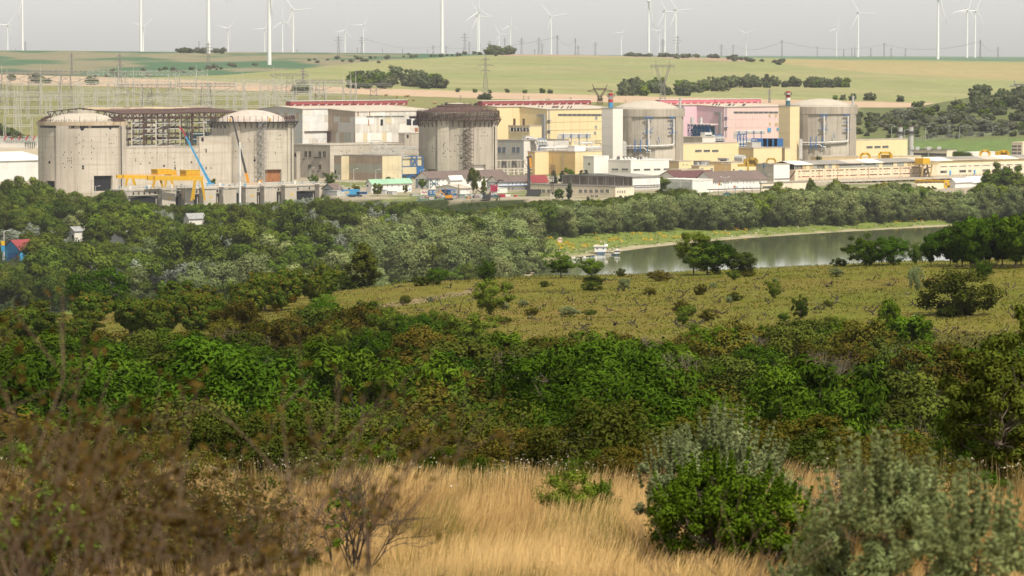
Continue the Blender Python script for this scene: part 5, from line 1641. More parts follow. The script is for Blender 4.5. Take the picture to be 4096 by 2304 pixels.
mast('white tubular telecom mast with two antenna rings by the intake', 'b', 1655, 510, 1345, 2020, 'white', (.62, .42), (600, 985))
def shed(name, label, cat, r, xl, xc, xr, yeave, D, rise, wall, roof, gm=None, group=None, z0=0.0):
 b = block(name, label, cat, r, xl, xc, xr, yeave, D, wall, parapet=0, roof=roof, group=group, z0=z0)
 gable_on(b, rise, roof, gm or wall)
 return b
def win_row(b, face, r, xs, y0, y1, w, cols=2, fm='white', gm='glass', slope=0.0):
 for x in xs:
  window(b['th'], face, r, x, y0 + slope * (x - xs[0]), x + w, y1 + slope * (x - xs[0]), cols, 1, fm, gm)
b = shed('gabled_shed', 'grey gabled shed with pale brown roof at the end of the intake', 'shed', 'c', 30, 190, 300, 395, 2062, 2.4, 'cladB', 'roof_brown')
panel(b['th'], b['L'], 'c', 60, 398, 180, 412, 'glass', 'window_band', .08)
b = shed('site_office', 'white two-storey site office with a mint green roof', 'office', 'c', 625, 700, 1240, 322, 2088, 1.9, 'white', 'roof_green', 'offwhite')
win_row(b, b['R'], 'c', (840, 905, 968, 1060, 1185), 338, 360, 16)
panel(b['th'], b['L'], 'c', 636, 338, 655, 362, 'glass', 'window', .08)
panel(b['th'], b['R'], 'c', 1205, 388, 1225, 410, 'blue_lt', 'sign', .1)
b = shed('prefab_office', 'long white two-storey prefab with a brown roof and blue bracing below the drum', 'office', 'c', 1290, 1480, 2540, 250, 2150, 3.2, 'white', 'roof_brown', 'offwhite')
win_row(b, b['R'], 'c', (1608, 1660, 1715, 1872, 2250, 2300), 262, 288, 16)
win_row(b, b['R'], 'c', (1608, 1660, 1715), 330, 350, 16)
def xbrace(th, face, r, x0, y0, x1, y1, mat='steel_grey', w=.22):
 a0, a1, z0, z1 = face.rect(r, x0, y0, x1, y1)
 mb = MB()
 for p, q in (((a0, z0), (a1, z1)), ((a0, z1), (a1, z0)), ((a0, z0), (a0, z1)), ((a1, z0), (a1, z1)), ((a0, z1), (a1, z1)), ((a0, (z0 + z1) / 2), (a1, (z0 + z1) / 2))):
  mb.beam(face.pt(*p, .25), face.pt(*q, .25), w)
 part(mb, 'brace', M[mat], th)
xbrace(b['th'], b['R'], 'c', 1490, 258, 1595, 380, 'teal')
xbrace(b['th'], b['L'], 'c', 1310, 262, 1380, 380, 'teal'); xbrace(b['th'], b['L'], 'c', 1385, 262, 1470, 380, 'teal')
b = shed('prefab_porch', 'white gabled porch block against the long brown-roofed prefab', 'office', 'c', 1730, 1768, 1930, 258, 2132, 1.4, 'white', 'white')
b = shed('prefab_office', 'white prefab with brown roof and bolted blue gallery beside the drill mast', 'office', 'c', 2260, 2420, 3020, 300, 2122, 2.8, 'white', 'roof_brown', 'offwhite')
win_row(b, b['R'], 'd', (110, 162, 215, 268, 322, 428, 480), 308, 330, 15)
win_row(b, b['R'], 'd', (110, 162, 340), 375, 402, 16)
xbrace(b['th'], b['L'], 'c', 2275, 305, 2400, 385, 'teal', .18)
mb = MB(); R = b['R']; _, z = R.at('d', 200, 345); R.box(mb, 0, b['la'], z - .15, z + .1, 0, 1.6); part(mb, 'gallery', M['blue'], b['th'])
b = shed('prefab_office', 'white prefab block with a dark red roof behind the pines', 'office', 'd', 380, 430, 640, 285, 2132, 2.6, 'white', 'roof_red')
b = shed('workshop', 'low white workshop with a dusty pink roof behind the blue containers', 'workshop', 'c', 1572, 1900, 2052, 387, 2074, 1.5, 'white', 'roof_pale', 'white')
win_row(b, b['R'], 'c', (1985, 2010), 398, 412, 12)
win_row(b, b['L'], 'c', (1605,), 400, 440, 12)
def container(label, r, xl, xc, xr, yt, D, mat, wins=(), group='site containers', z0=0.0, roof=None, name='site_container'):
 b = block(name, label, 'container', r, xl, xc, xr, yt, D, mat, z0=z0, parapet=.12, roof=roof or mat, group=group)
 ribs = MB()
 for k in range(1, 8):
  if b['la'] > 2: b['R'].box(ribs, b['la'] * k / 8 - .04, b['la'] * k / 8 + .04, z0 + .2, b['z1'] - .1, 0, .05)
  if b['lb'] > 2: b['L'].box(ribs, -b['lb'] * k / 8 - .04, -b['lb'] * k / 8 + .04, z0 + .2, b['z1'] - .1, 0, .05)
 part(ribs, 'rib', M[mat], b['th'])
 for f, x0, y0, x1, y1 in wins:
  window(b['th'], b[f], r, x0, y0, x1, y1, 1, 1, 'white', 'glass', .18)
 return b
b = container('blue two-storey container stack with white framed windows beside the white logo sign', 'c', 1455, 1475, 1566, 414, 2052, 'blue', [('R', 1492, 424, 1514, 456), ('R', 1540, 424, 1560, 456), ('R', 1492, 490, 1514, 514), ('R', 1540, 490, 1560, 514)])
container('blue two-storey container stack behind the timber power poles', 'c', 1645, 1765, 1848, 408, 2040, 'blue', [('R', 1778, 418, 1846, 448), ('R', 1775, 486, 1795, 516), ('R', 1805, 486, 1825, 516)])
container('white cabin with two windows between the blue container stacks', 'c', 1572, 1668, 1722, 480, 2030, 'white', [('L', 1582, 486, 1602, 515), ('L', 1612, 486, 1630, 515)])
container('plain white container beside the blue stacks', 'c', 1850, 1965, 2006, 466, 2040, 'white')
container('long white site cabin with a row of small windows on the digging ground', 'c', 2008, 2040, 2206, 476, 2030, 'white', [('R', x, 488, x + 14, 508) for x in (2052, 2085, 2118, 2150, 2180)])
container('pale blue-grey cabin with two windows before the mint roofed office', 'c', 900, 980, 1040, 425, 2062, 'galv', [('L', 912, 432, 930, 462), ('L', 940, 432, 955, 462)])
container('white cabin with a blue roof edge beside the pale cabin', 'c', 805, 890, 920, 408, 2068, 'white', roof='blue_lt')
container('white ribbed container beside the blue truck crane', 'c', 98, 230, 330, 416, 2040, 'galv')
container('small white container low behind the yellow bush', 'c', 395, 440, 508, 480, 2028, 'white')
container('white cabin block under the red crane boom', 'c', 2290, 2405, 2540, 385, 2085, 'white', [('R', 2415, 396, 2432, 420)])
container('plain white crate container on the digging ground', 'd', 10, 60, 140, 470, 2035, 'white')
b = container('low white container behind the logo sign', 'c', 1215, 1250, 1360, 462, 2044, 'galv')
container('small red tool locker beside the drill mast foot', 'd', 190, 205, 228, 478, 2030, 'red', name='tool_locker')
def billboard():
 a, c_ = P(*Q('c', 1366, 412), 2046), P(*Q('c', 1464, 412), 2046)
 z0 = P(*Q('c', 1366, 476), 2046).z
 th = thing('billboard', 'white billboard with a red zigzag emblem and grey lettering beside the blue containers', 'sign', (a.x, a.y, 0))
 part(MB().box(a.x, c_.x, 2045.6, 2045.9, z0, a.z), 'board', M['white'], th)
 for x in (a.x + 1, c_.x - 1):
  part(MB().beam((x, 2046.2, 0), (x, 2046.2, a.z - .2), .3), 'post', M['steel_grey'], th)
 w, h = c_.x - a.x, a.z - z0
 pts = [(.16, .42), (.16, .72), (.32, .86), (.5, .62), (.68, .86), (.84, .72), (.84, .42), (.68, .62), (.5, .40), (.32, .62)]
 mb = MB(); mb.prism([(a.x + w * p, 2045.58, z0 + h * q) for p, q in pts], (0, -.06, 0)); part(mb, 'emblem', M['crimson'], th)
 cu = bpy.data.curves.new('lettering', 'FONT'); cu.body = 'MILTAN'; cu.size = h * .22; cu.extrude = .02; cu.align_x = 'CENTER'
 t = bpy.data.objects.new('lettering', cu); COL.objects.link(t)
 dg = bpy.context.evaluated_depsgraph_get()
 me = bpy.data.meshes.new_from_object(t.evaluated_get(dg)); bpy.data.objects.remove(t)
 me.materials.append(M['steel_grey'])
 o = link('lettering', me, th, (w / 2, -.45, z0 + h * .12)); o.rotation_euler = (math.pi / 2, 0, 0)
billboard()
def truck_crane():
 a = P(*Q('c', 330, 470), 2026); c_ = P(*Q('c', 540, 470), 2026); zb = 0.0
 w = c_.x - a.x
 th = thing('truck_crane', 'bright blue truck crane with its boom folded flat', 'truck crane', (a.x, 2026, 0))
 z = P(*Q('c', 400, 470), 2026).z
 part(MB().box(a.x + 1, c_.x, 2024.8, 2027.2, z, z + 1.4), 'carrier', M['blue_lt'], th)
 part(MB().box(c_.x - 5, c_.x - .2, 2024.7, 2027.3, z + 1.4, z + 5.6), 'turret', M['blue_lt'], th)
 part(MB().box(a.x + 6, a.x + 11, 2024.7, 2027.3, z + 1.4, z + 3.6), 'cab', M['blue'], th)
 part(MB().box(a.x + 6.4, a.x + 10.6, 2024.6, 2024.8, z + 2.4, z + 3.4), 'cab_window', M['glass'], th)
 part(MB().beam((a.x - .6, 2026, z + 4.8), (c_.x - 2, 2026, z + 5.2), 1.1, 1.3), 'boom', M['blue_lt'], th)
 part(MB().beam((a.x - 1.4, 2026, z + 4.3), (a.x - .4, 2026, z + 4.9), .9, 1.8), 'boom_head', M['blue'], th)
 for k in range(5):
  part(MB().tube((a.x + 2.5 + k * w / 5.6, 2024.6, z + .1), (a.x + 2.5 + k * w / 5.6, 2027.4, z + .1), .85, .85, 14), 'wheel', M['steel_dark'], th)
 th.scale = (1, 1, .55)
truck_crane()
def red_crane():
 D = 2024
 base = P(*Q('c', 2360, 565), D)
 th = thing('crawler_crane', 'red crawler crane with a short lattice mast and folded dark jib', 'crane', (base.x, D, 0))
 zt = P(*Q('c', 2360, 335), D).z
 t = MB(); lattice(t, V3(base, 0), V3(base, zt), 2.6, 2.6, 9, .3); part(t, 'lattice_mast', M['white'], th)
 t = MB(); lattice(t, V3(base, zt * .5) + Vector((0, -.2, 0)), V3(base, zt) + Vector((0, -.2, 0)), 2.9, 2.9, 4, .5); part(t, 'mast_head', M['crimson'], th)
 p0, p1 = P(*Q('c', 2290, 490), D), P(*Q('c', 2360, 400), D)
 part(MB().beam(p0, p1, 1.5), 'boom', M['crimson'], th)
 part(MB().beam(p0 - Vector((1, 0, 0)), p0 + Vector((8, 0, .3)), 2.0, 1.4), 'base_beam', M['crimson'], th)
 q0, q1, q2 = P(*Q('c', 2385, 335), D), P(*Q('c', 2430, 268), D), P(*Q('c', 2490, 285), D)
 part(MB().beam(q0, q1, .7), 'jib', M['steel_dark'], th); part(MB().beam(q1, q2, .6), 'jib_tip', M['steel_dark'], th)
 for d in (-1.4, 1.4):
  part(MB().box(base.x - 3, base.x + 3, D + d - .5, D + d + .5, 0, 1.1), 'track', M['steel_dark'], th)
red_crane()
def drill_rig():
 D = 2040
 p = P(*Q('3', 1236, 1060), D); zt = P(*Q('3', 1232, 705), D).z
 th = thing('drill_rig', 'black pile driving mast with an orange head at the digging ground', 'drill rig', (p.x, D, 0))
 part(MB().beam(V3(p, 0), V3(p, zt), 1.5, 1.5), 'leader_mast', M['steel_dark'], th)
 part(MB().beam(V3(p, zt * .75) + Vector((.9, -.4, 0)), V3(p, zt) + Vector((.6, -.4, 0)), .9, .9), 'drive_head', M['crane_o'], th)
 part(MB().beam(V3(p, zt) + Vector((-1.2, 0, 0)), V3(p, zt) + Vector((1.4, 0, .5)), 1.0), 'mast_cap', M['steel_dark'], th)
 part(MB().box(p.x - 1, p.x + 6, D - 1.5, D + 1.5, 1.0, 3.4), 'rig_body', M['steel_dark'], th)
 for d in (-1.5, 1.5): part(MB().box(p.x - 1.5, p.x + 5.5, D + d - .4, D + d + .4, 0, 1.0), 'track', M['steel_dark'], th)
drill_rig()
def lattice_mast_red():
 D = 2006
 p = P(*Q('d', 710, 560), D); zt = P(*Q('d', 710, 60), D).z
 th = thing('lattice_mast', 'slim rust red and white lattice mast standing before the pines', 'mast', (p.x, D, 0))
 z0 = 0; n = 6
 for k in range(n):
  a, c_ = z0 + (zt - z0) * k / n, z0 + (zt - z0) * (k + 1) / n
  t = MB(); lattice(t, V3(p, a), V3(p, c_), 1.3 if k else 1.7, 1.3, 3, .16); part(t, 'mast_section', M['rust' if k not in (0, 3) else 'offwhite'], th)
 t = MB(); lattice(t, V3(p, zt - 5.5), V3(p, zt), 2.6, 2.8, 3, .14); part(t, 'antenna_cage', M['rust'], th)
 part(MB().tube(V3(p, zt), V3(p, zt + 4), .08, .05, 6), 'rod', M['rust'], th)
lattice_mast_red()
b = block('podium_building', 'cream two-storey workshop with small windows under the weathered timber hall', 'workshop', 'd', 410, 1565, 1818, 372, 2020, 'cream', roof='roof_grey', lwall='cream')
for x0 in (495, 568, 640, 1070, 1140, 1212, 1288, 1360, 1435):
 window(b['th'], b['L'], 'd', x0, 398, x0 + 48, 446, 3, 2, 'frame', 'glass')
for x0 in (495, 1230, 1290):
 window(b['th'], b['L'], 'd', x0, 478, x0 + 44, 512, 3, 1, 'frame', 'glass')
for x0 in (1588, 1620, 1650, 1682):
 window(b['th'], b['R'], 'd', x0, 412, x0 + 16, 446, 1, 2, 'frame', 'glass')
hb = block('weathered_hall', 'dark brown boarded hall with a white sheeted end and glazed strip', 'hall', 'd', 850, 1797, 2170, 238, 2045, 'white_shed', roof='roof_grey', lwall='board', z0=3)
a, lb = hb['L'], hb['lb']
zl = hb['L'].at('d', 1400, 366)[1]
clad(hb['th'], hb['L'], -lb, 0, [zl, hb['z1'] - .05], 1.6, 3.2, ['board', 'rust', 'board'], [6, 0.5, 1], name='wall_board')
for k in range(9):
 q = -lb * k / 8
 mb = MB(); a.box(mb, q - .15, q + .15, zl, hb['z1'], 0, .3); part(mb, 'pilaster', M['steel_grey'], hb['th'])
window(hb['th'], hb['R'], 'd', 1805, 330, 2165, 385, 18, 2, 'white', 'glass', .2)
gable_on(hb, 1.3, 'roof_grey', 'white_shed', .5)
b = block('white_hall', 'white hall with large grey sliding doors and flaking side wall', 'hall', 'e', -200, 345, 692, 684, 2092, 'white', roof='white', parapet=.2, lwall='white')
for x0, x1 in ((-110, 160), (168, 325)):
 panel(b['th'], b['L'], 'e', x0, 715, x1, 828, 'galv', 'sliding_door', .12)
mb = MB(); L = b['L']; q, _ = L.at('e', 335, 760)
for d in (-.3, .3): mb.beam(L.pt(q + d, 0, .3), L.pt(q + d, b['z1'], .3), .1)
part(mb, 'ladder', M['steel_grey'], b['th'])
panel(b['th'], b['R'], 'e', 360, 690, 690, 700, 'offwhite', 'fascia', .15)
b = shed('maroon_roofed_shed', 'long low shed with a maroon roof behind the white hall', 'shed', 'e', -260, 60, 800, 650, 2150, 3.0, 'offwhite', 'roof_maroon')
b = shed('gate_office', 'white two-storey office with a dark brown roof and many small windows', 'office', 'e', 380, 690, 1625, 700, 2118, 4.2, 'white', 'roof_brown', 'white')
win_row(b, b['R'], 'e', (695, 732, 758, 785, 872, 898, 925, 950, 1003, 1112, 1215, 1270, 1325, 1388, 1482, 1508), 728, 758, 14, 1, 'white', 'glass', -.022)
win_row(b, b['R'], 'e', (950, 1110, 1215, 1268, 1322), 800, 820, 16, 1, 'white', 'glass', -.01)
b = block('flat_annex', 'low dark flat-roofed annex beside the gate office', 'annex', 'e', 1500, 1530, 2390, 750, 2085, 'cream', roof='roof_grey')
window(b['th'], b['R'], 'e', 1545, 788, 1760, 830, 12, 1)
def flag(x, y, k):
 p = P(*Q('e', x, y), 2075)
 th = thing('flag', ('small tricolour flag on a pole before the gate office', 'small red and yellow flag on a pole by the parking roof')[k], 'flag', (p.x, p.y, 0))
 part(MB().tube(V3(p, 0), V3(p, p.z + 1), .07, .05, 6), 'pole', M['galv'], th)
 for j, mt in enumerate(('red', 'bright_y', 'blue_lt')):
  mb = MB().beam(p + Vector((.1 + .5 * j, 0, .4 - .12 * j)), p + Vector((.6 + .5 * j, .1, .3 - .12 * j)), .05, 1.2); part(mb, 'stripe', M[mt], th)
flag(790, 770, 0); flag(1045, 815, 1)
def parking_roof():
 a, c_ = P(*Q('e', 640, 852), 2052), P(*Q('e', 1510, 825), 2066)
 th = thing('parking_roof', 'dark thin parking canopy on posts before the gate office', 'canopy', (a.x, a.y, 0))
 part(MB().beam(a, c_, 5, .3), 'roof', M['steel_dark'], th)
 for k in range(7):
  q = a + (c_ - a) * k / 6; part(MB().beam(V3(q, 0), q, .2), 'post', M['teal'], th)
parking_roof()
for i, (x0, x1, y, mt, lab) in enumerate(((862, 930, 870, 'teal', 'dark teal car parked under the canopy'), (1190, 1260, 872, 'white', 'white car parked beside the canopy posts'))):
 a, c_ = P(*Q('e', x0, y), 2050), P(*Q('e', x1, y), 2050)
 th = thing('parked_car', lab, 'car', (a.x, a.y, 0)); w = 4.4
 zc = 0.0
 part(MB().box(a.x, a.x + w, 2049, 2050.8, .35, .95), 'body', M[mt], th)
 mb = MB().hexa([(a.x + .8, 2049.1, .95), (a.x + 3.7, 2049.1, .95), (a.x + 3.7, 2050.7, .95), (a.x + .8, 2050.7, .95), (a.x + 1.4, 2049.2, 1.5), (a.x + 3.2, 2049.2, 1.5), (a.x + 3.2, 2050.6, 1.5), (a.x + 1.4, 2050.6, 1.5)]); part(mb, 'cabin', M['glass'], th)
 for dx in (.8, 3.5):
  for yy in (2048.95, 2050.6): part(MB().tube((a.x + dx, yy, .33), (a.x + dx, yy + .22, .33), .33, .33, 12), 'wheel', M['steel_dark'], th)
b = block('tan_building', 'tan and pale yellow two-part low building with two square windows', 'industrial building', 'e', -60, 110, 330, 370, 2350, 'yellow', lwall='tan', roof='roof_pale')
win_row(b, b['R'], 'e', (178, 238), 412, 434, 17, 1, 'frame', 'glass')
b = block('tan_building', 'low tan strip building with tiny square windows', 'industrial building', 'e', -100, 150, 520, 520, 2318, 'beige', lwall='tan', roof='roof_pale')
win_row(b, b['R'], 'e', (178, 264, 310, 400), 578, 596, 11, 1, 'frame', 'void')
b = block('tan_building', 'yellow cottage-like block with a dark grid window', 'industrial building', 'e', 325, 460, 712, 450, 2330, 'yellow', lwall='tan', roof='roof_pale')
window(b['th'], b['R'], 'e', 648, 478, 696, 572, 3, 5, 'frame', 'glass'); window(b['th'], b['R'], 'e', 485, 482, 530, 512, 3, 1); panel(b['th'], b['R'], 'e', 575, 538, 620, 580, 'blue_lt', 'door', .1)
b = block('tan_building', 'ochre brown clad block with a yellow front and tall blue door', 'industrial building', 'e', 622, 1005, 1420, 392, 2350, 'yellow', lwall='orange', roof='roof_pale')
panel(b['th'], b['R'], 'e', 1135, 512, 1202, 622, 'blue_lt', 'door', .15); window(b['th'], b['R'], 'e', 1035, 495, 1068, 527, 2, 1); panel(b['th'], b['R'], 'e', 1060, 570, 1112, 596, 'blue_lt', 'shutter', .1)
b = block('dark_annex', 'charcoal flat block with chrome vents behind the yellow cottage block', 'industrial building', 'e', 360, 500, 640, 372, 2400, 'steel_grey', roof='roof_grey')
for x in (435, 568):
 q = P(*Q('e', x, 440), 2352); part(MB().tube(V3(q, 5.5), V3(q, 8.5), .5, .5, 10), 'vent', M['galv'], b['th'])
b = block('cooling_unit', 'blue-grey cooling unit on the roof below the three window yellow building', 'cooling unit', 'e', 778, 935, 975, 325, 2385, 'cladB', z0=8.5, roof='cladB')
panel(b['th'], b['L'], 'e', 820, 340, 925, 372, 'void', 'grille', .08)
q = P(*Q('e', 1160, 370), 2400)
th = thing('storage_tank', 'silver horizontal tank on the low yellow roof', 'tank', (q.x, q.y, 8)); part(MB().tube(V3(q, 9.6) - EB * 3, V3(q, 9.6) + EB * 3, 1.9, 1.9, 18), 'shell', M['galv'], th, smooth=False)
for d in (-2, 2):
 s = V3(q, 8) + EB * d; part(MB().box(s.x - 1, s.x + 1, s.y - .3, s.y + .3, 7.6, 8.6), 'saddle', M['steel_grey'], th)
def portal(label, r, D, x0, x1, yt, yb, mat, w=1.3, house=None, deck=None, zb=None, hookm=None):
 a, c_ = P(*Q(r, x0, yt), D), P(*Q(r, x1, yt), D)
 z0 = P(*Q(r, x0, yb), D).z if zb is None else zb
 th = thing('portal_gantry', label, 'gantry', (a.x, a.y, z0))
 for p in (a, c_):
  part(MB().beam(V3(p, z0), p - Vector((0, 0, w)), w, w), 'leg', M[mat], th)
  k = Vector((w if p is a else -w, 0, 0))
  part(MB().beam(p - Vector((0, 0, w * 1.1)), p + k - Vector((0, 0, w * .4)), w, w), 'knee', M[mat], th)
 part(MB().beam(a + Vector((w * .6, 0, -w * .4)), c_ + Vector((-w * .6, 0, -w * .4)), w, w), 'cross_beam', M[mat], th)
 if house:
  hx0, hy0, hx1, hy1 = house
  p, q = P(*Q(r, hx0, hy0), D + 3), P(*Q(r, hx1, hy1), D + 3)
  part(MB().box(p.x, q.x, D + 1.5, D + 5, q.z, p.z), 'machine_house', M[mat], th)
  part(MB().box(p.x - .2, q.x + .2, D + 1.3, D + 5.2, p.z, p.z + .25), 'house_roof', M['crane_y'], th)
  for k in range(3):
   xx = p.x + (q.x - p.x) * (.2 + .28 * k); part(MB().box(xx, xx + .8, D + 1.42, D + 1.52, q.z + .5 * (p.z - q.z), q.z + .75 * (p.z - q.z)), 'vent', M['steel_dark'], th)
 if deck:
  dx0, dy0, dx1, dy1 = deck
  p, q = P(*Q(r, dx0, dy0), D + 2), P(*Q(r, dx1, dy1), D + 2)
  part(MB().box(p.x, q.x, D + .5, D + 6, q.z, p.z), 'crane_beam', M[mat], th)
 return th
portal('old yellow portal crane with hooked leg and ribbed machine house by the grey gable', 'e', 2300, 1295, 1455, 305, 625, 'gantry_o', 1.2, (1222, 333, 1440, 412), (1125, 415, 1440, 455), zb=0)
portal('small yellow bent-frame gantry on the low roofs behind the portal crane', 'e', 2360, 1620, 1765, 312, 395, 'gantry_o', 1.0, zb=8)
portal('yellow goalpost gantry frame before the last drum', '5', 2440, 932, 1023, 657, 740, 'crane_y', 1.3)
portal('yellow goalpost gantry with a machine house beside the long yellow building', '5', 2440, 1117, 1240, 648, 735, 'crane_y', 1.2, (1138, 680, 1252, 722))
portal('yellow goalpost gantry over the pale low shed', '5', 2530, 2138, 2228, 628, 705, 'crane_y', 1.4)
portal('yellow goalpost gantry with a large machine house near the cream office', '5', 2530, 2328, 2418, 632, 705, 'crane_y', 1.4, (2290, 645, 2412, 695))
b18 = block('end_building', 'grey gabled concrete end building with a pinkish white side', 'industrial building', 'e', 1440, 1738, 2010, 425, 2275, 'white', lwall='conc_grey', roof='roof_pale')
c_ = b18['c']; mb = MB(); mb.prism([V3(c_ - EA * .04, b18['z1']), V3(c_ - EA * .04 + EB * b18['lb'] * .5, b18['z1'] + 1.2), V3(c_ - EA * .04 + EB * b18['lb'], b18['z1'])], EA * .5); part(mb, 'gable', M['conc_grey'], b18['th'])
panel(b18['th'], b18['L'], 'e', 1525, 550, 1622, 680, 'steel_grey', 'gate', .12)
panel(b18['th'], b18['L'], 'e', 1628, 575, 1700, 615, 'conc', 'patch', .06)
panel(b18['th'], b18['L'], 'e', 1565, 400, 1578, 480, 'blue', 'downpipe', .3)
panel(b18['th'], b18['R'], 'e', 1745, 660, 2000, 668, 'rust', 'pipe', .4)
def long_hall():
 c = corner('5', 268, 2292)
 la = reach(c, EA, Q('5', 3000, 0)[0]); lp = reach(c, EA, Q('5', 1700, 0)[0])
 R = Rf(c)
 z1 = R.at('5', 300, 825)[1]; z2 = R.at('5', 300, 782)[1]; zr = z2 + 1.9
 th = thing('long_hall', 'very long salmon pink hall with rows of slot windows and a torn upper cladding band', 'hall', (c.x, c.y, 0))
 mb = MB(); R.box(mb, 0, lp, 0, z1, -18, 0); part(mb, 'lower_wall', M['pinkwall'], th)
 mb = MB(); R.box(mb, 0, lp, z1, z2, -17.5, -.4); part(mb, 'clerestory_wall', M['void'], th)
 mb = MB(); R.box(mb, lp, la, 0, z1 + .9, -18, .05); part(mb, 'cream_wall', M['cream'], th)
 mb = MB(); R.box(mb, lp, la, z1 + .9, z2 + .6, -17.5, -.2); part(mb, 'yellow_band', M['yellow'], th)
 for d0, d1, za, zb, mt in ((.6, -9, z2 + .05, zr, 'roof_grey'), (-9, -19, zr, z2 + .05, 'roof_grey')):
  n = 16
  for k in range(n):
   q0, q1 = la * k / n, la * (k + 1) / n - .05
   p = [R.pt(q0, za, d0), R.pt(q1, za, d0), R.pt(q1, zb, d1), R.pt(q0, zb, d1)]
   mb = MB().hexa(p + [x + Vector((0, 0, .22)) for x in p]); part(mb, 'roof_panel', M[('offwhite', 'roof_pale', 'roof_grey', 'roof_grey')[(k * 7) % 4] if d0 > 0 else mt], th)
 q = 0.2
 gaps = [(270, 340), (495, 555), (705, 920), (962, 1098), (1142, 1255)]
 gq = [(R.at('5', a, 800)[0], R.at('5', b_, 795)[0]) for a, b_ in gaps]
 while q < lp:
  w = 3.1
  top = any(a <= q + w / 2 <= b_ for a, b_ in gq)
  if top:
   for j in range(3):
    part(MB().beam(R.pt(q + j, z1, -.2), R.pt(q + j, z2, -.2), .22), 'stud', M['offwhite'], th)
   if int(q) % 3: mb = MB(); R.box(mb, q, q + w - .1, z1, z1 + (z2 - z1) * .5, -.3, 0); part(mb, 'clerestory_panel', M['cladD'], th)
  else:
   mb = MB(); R.box(mb, q, q + w - .05, z1 + .03, z2 - .05, -.35, .04 + RNG.uniform(0, .05)); part(mb, 'clerestory_panel', M[RNG.choice(('tan', 'cladE', 'beige', 'cladD'))], th)
  q += w
 za0, za1 = R.at('5', 380, 846)[1], R.at('5', 380, 834)[1]; zb0, zb1 = R.at('5', 380, 902)[1], R.at('5', 380, 890)[1]
 q = 3.0; k = 0
 while q < lp - 6:
  w = (1.8, 6.5, 2.6, 6.0, 4.5)[k % 5]
  for z0, z1_, mt in ((za0, za1, 'glass'), (zb0, zb1, 'roof_red' if (q < lp * .45 and k % 4) else 'glass')):
   window_m(th, R, q, q + w, z0, z1_, max(1, int(w / 1.5)), 1, 'pinkwall', mt, .08)
  for zz in ((za0 + zb1) / 2 , ):
   mb = MB(); R.box(mb, q + w * .3, q + w * .3 + .5, zz - .25, zz + .25, 0, .06); part(mb, 'vent_hole', M['void'], th)
  q += w + (1.0, 1.6, 1.2, 2.6, 1.0)[k % 5]; k += 1
 for x in (515, 700, 1013, 1328):
  q, _ = R.at('5', x, 870); mb = MB(); R.box(mb, q - .2, q + .2, 0, z1, 0, .25); part(mb, 'downpipe', M['conc_rust'], th)
 q = lp + 3; k = 0
 while q < la - 8:
  w = (6, 7, 6, 3)[k % 4]
  window_m(th, R, q, q + w, za0 + .2, za1 + .1, 5, 1, 'frame', 'glass', .1)
  if k % 3 == 1:
   mb = MB(); R.box(mb, q, q + 1.6, .3, 2.9, 0, .15); part(mb, 'blue_door', M['blue_lt'], th)
  else: window_m(th, R, q, q + w, 1.6, 3.0, 5, 1, 'steel_grey', 'glass', .1)
  q += w + 2; k += 1
 t = MB()
 for j in range(5): t.beam(R.pt(-6 + j * 1.0, .8 + j * .9, 1.2), R.pt(-5 + j * 1.0, .8 + (j + 1) * .9, 1.2), .9, .15)
 t.beam(R.pt(-6, .5, .6), R.pt(-1, 5, .6), .12); t.beam(R.pt(-6, 1.6, 1.8), R.pt(-1, 6, 1.8), .12); part(t, 'outside_stair', M['rust'], th)
 dk = thing('loading_deck', 'dark concrete loading deck on short piers along the salmon hall', 'deck', (R.pt(0, -5, 9).x, R.pt(0, -5, 9).y, -5))
 mb = MB(); R.box(mb, -8, la, -1.1, -.15, .3, 10.5); part(mb, 'deck_slab', M['conc_grey'], dk)
 mb = MB(); R.box(mb, -8, la, -1.12, -.1, 10.52, 10.9); part(mb, 'deck_edge', M['conc'], dk)
 n = int(la / 6.5)
 for k in range(n):
  q = -6 + k * 6.5; mb = MB(); R.box(mb, q, q + .9, -6, -1.12, 8.5, 10.3); part(mb, 'pier', M['conc'], dk)
 mb = MB(); R.box(mb, -8, la, -6, -1.15, 6.8, 7.2); part(mb, 'shaded_channel_wall', M['void'], dk)  # near-black wall, the shade under the deck put into its colour
 mb = MB()
 for z in (.45, .95): mb.beam(R.pt(-8, z, 10.4), R.pt(la, z, 10.4), .09, None, 0, False)
 for k in range(int(la / 3)): mb.beam(R.pt(-8 + k * 3, -.1, 10.4), R.pt(-8 + k * 3, .95, 10.4), .09, None, 0, False)
 part(mb, 'railing', M['steel_dark'], dk)
 def px(x, y, d): return R.pt(R.at('5', x, y)[0], 0, d)
 g = thing('portal_gantry', 'tan four-legged gantry with a box cabin straddling the loading deck', 'gantry', tuple(px(1500, 890, 5)))
 _, zt = R.at('5', 1500, 772)
 for x0, x1, d in ((1438, 1420, 9), (1478, 1492, 3), (1525, 1510, 9), (1558, 1580, 3)):
  p0, p1 = px(x1, 860, d), px(x0, 780, d); p1.z = zt; p0.z = -.1
  part(MB().beam(p0, p1, .75), 'leg', M['gantry_t'], g)
 q0, q1 = R.at('5', 1420, 770)[0], R.at('5', 1578, 770)[0]
 mb = MB(); R.box(mb, q0, q1, zt, zt + .6, 2, 10); part(mb, 'bridge_deck', M['gantry_t'], g)
 q0, q1 = R.at('5', 1437, 740)[0], R.at('5', 1505, 740)[0]
 mb = MB(); R.box(mb, q0, q1, zt + .62, zt + 3.6, 3, 9); part(mb, 'cabin', M['crane_y'], g)
 mb = MB()
 for z in (1.1, 1.7): mb.beam(R.pt(q1, zt + z, 9.8), R.pt(q1 + 10, zt + z, 9.8), .1)
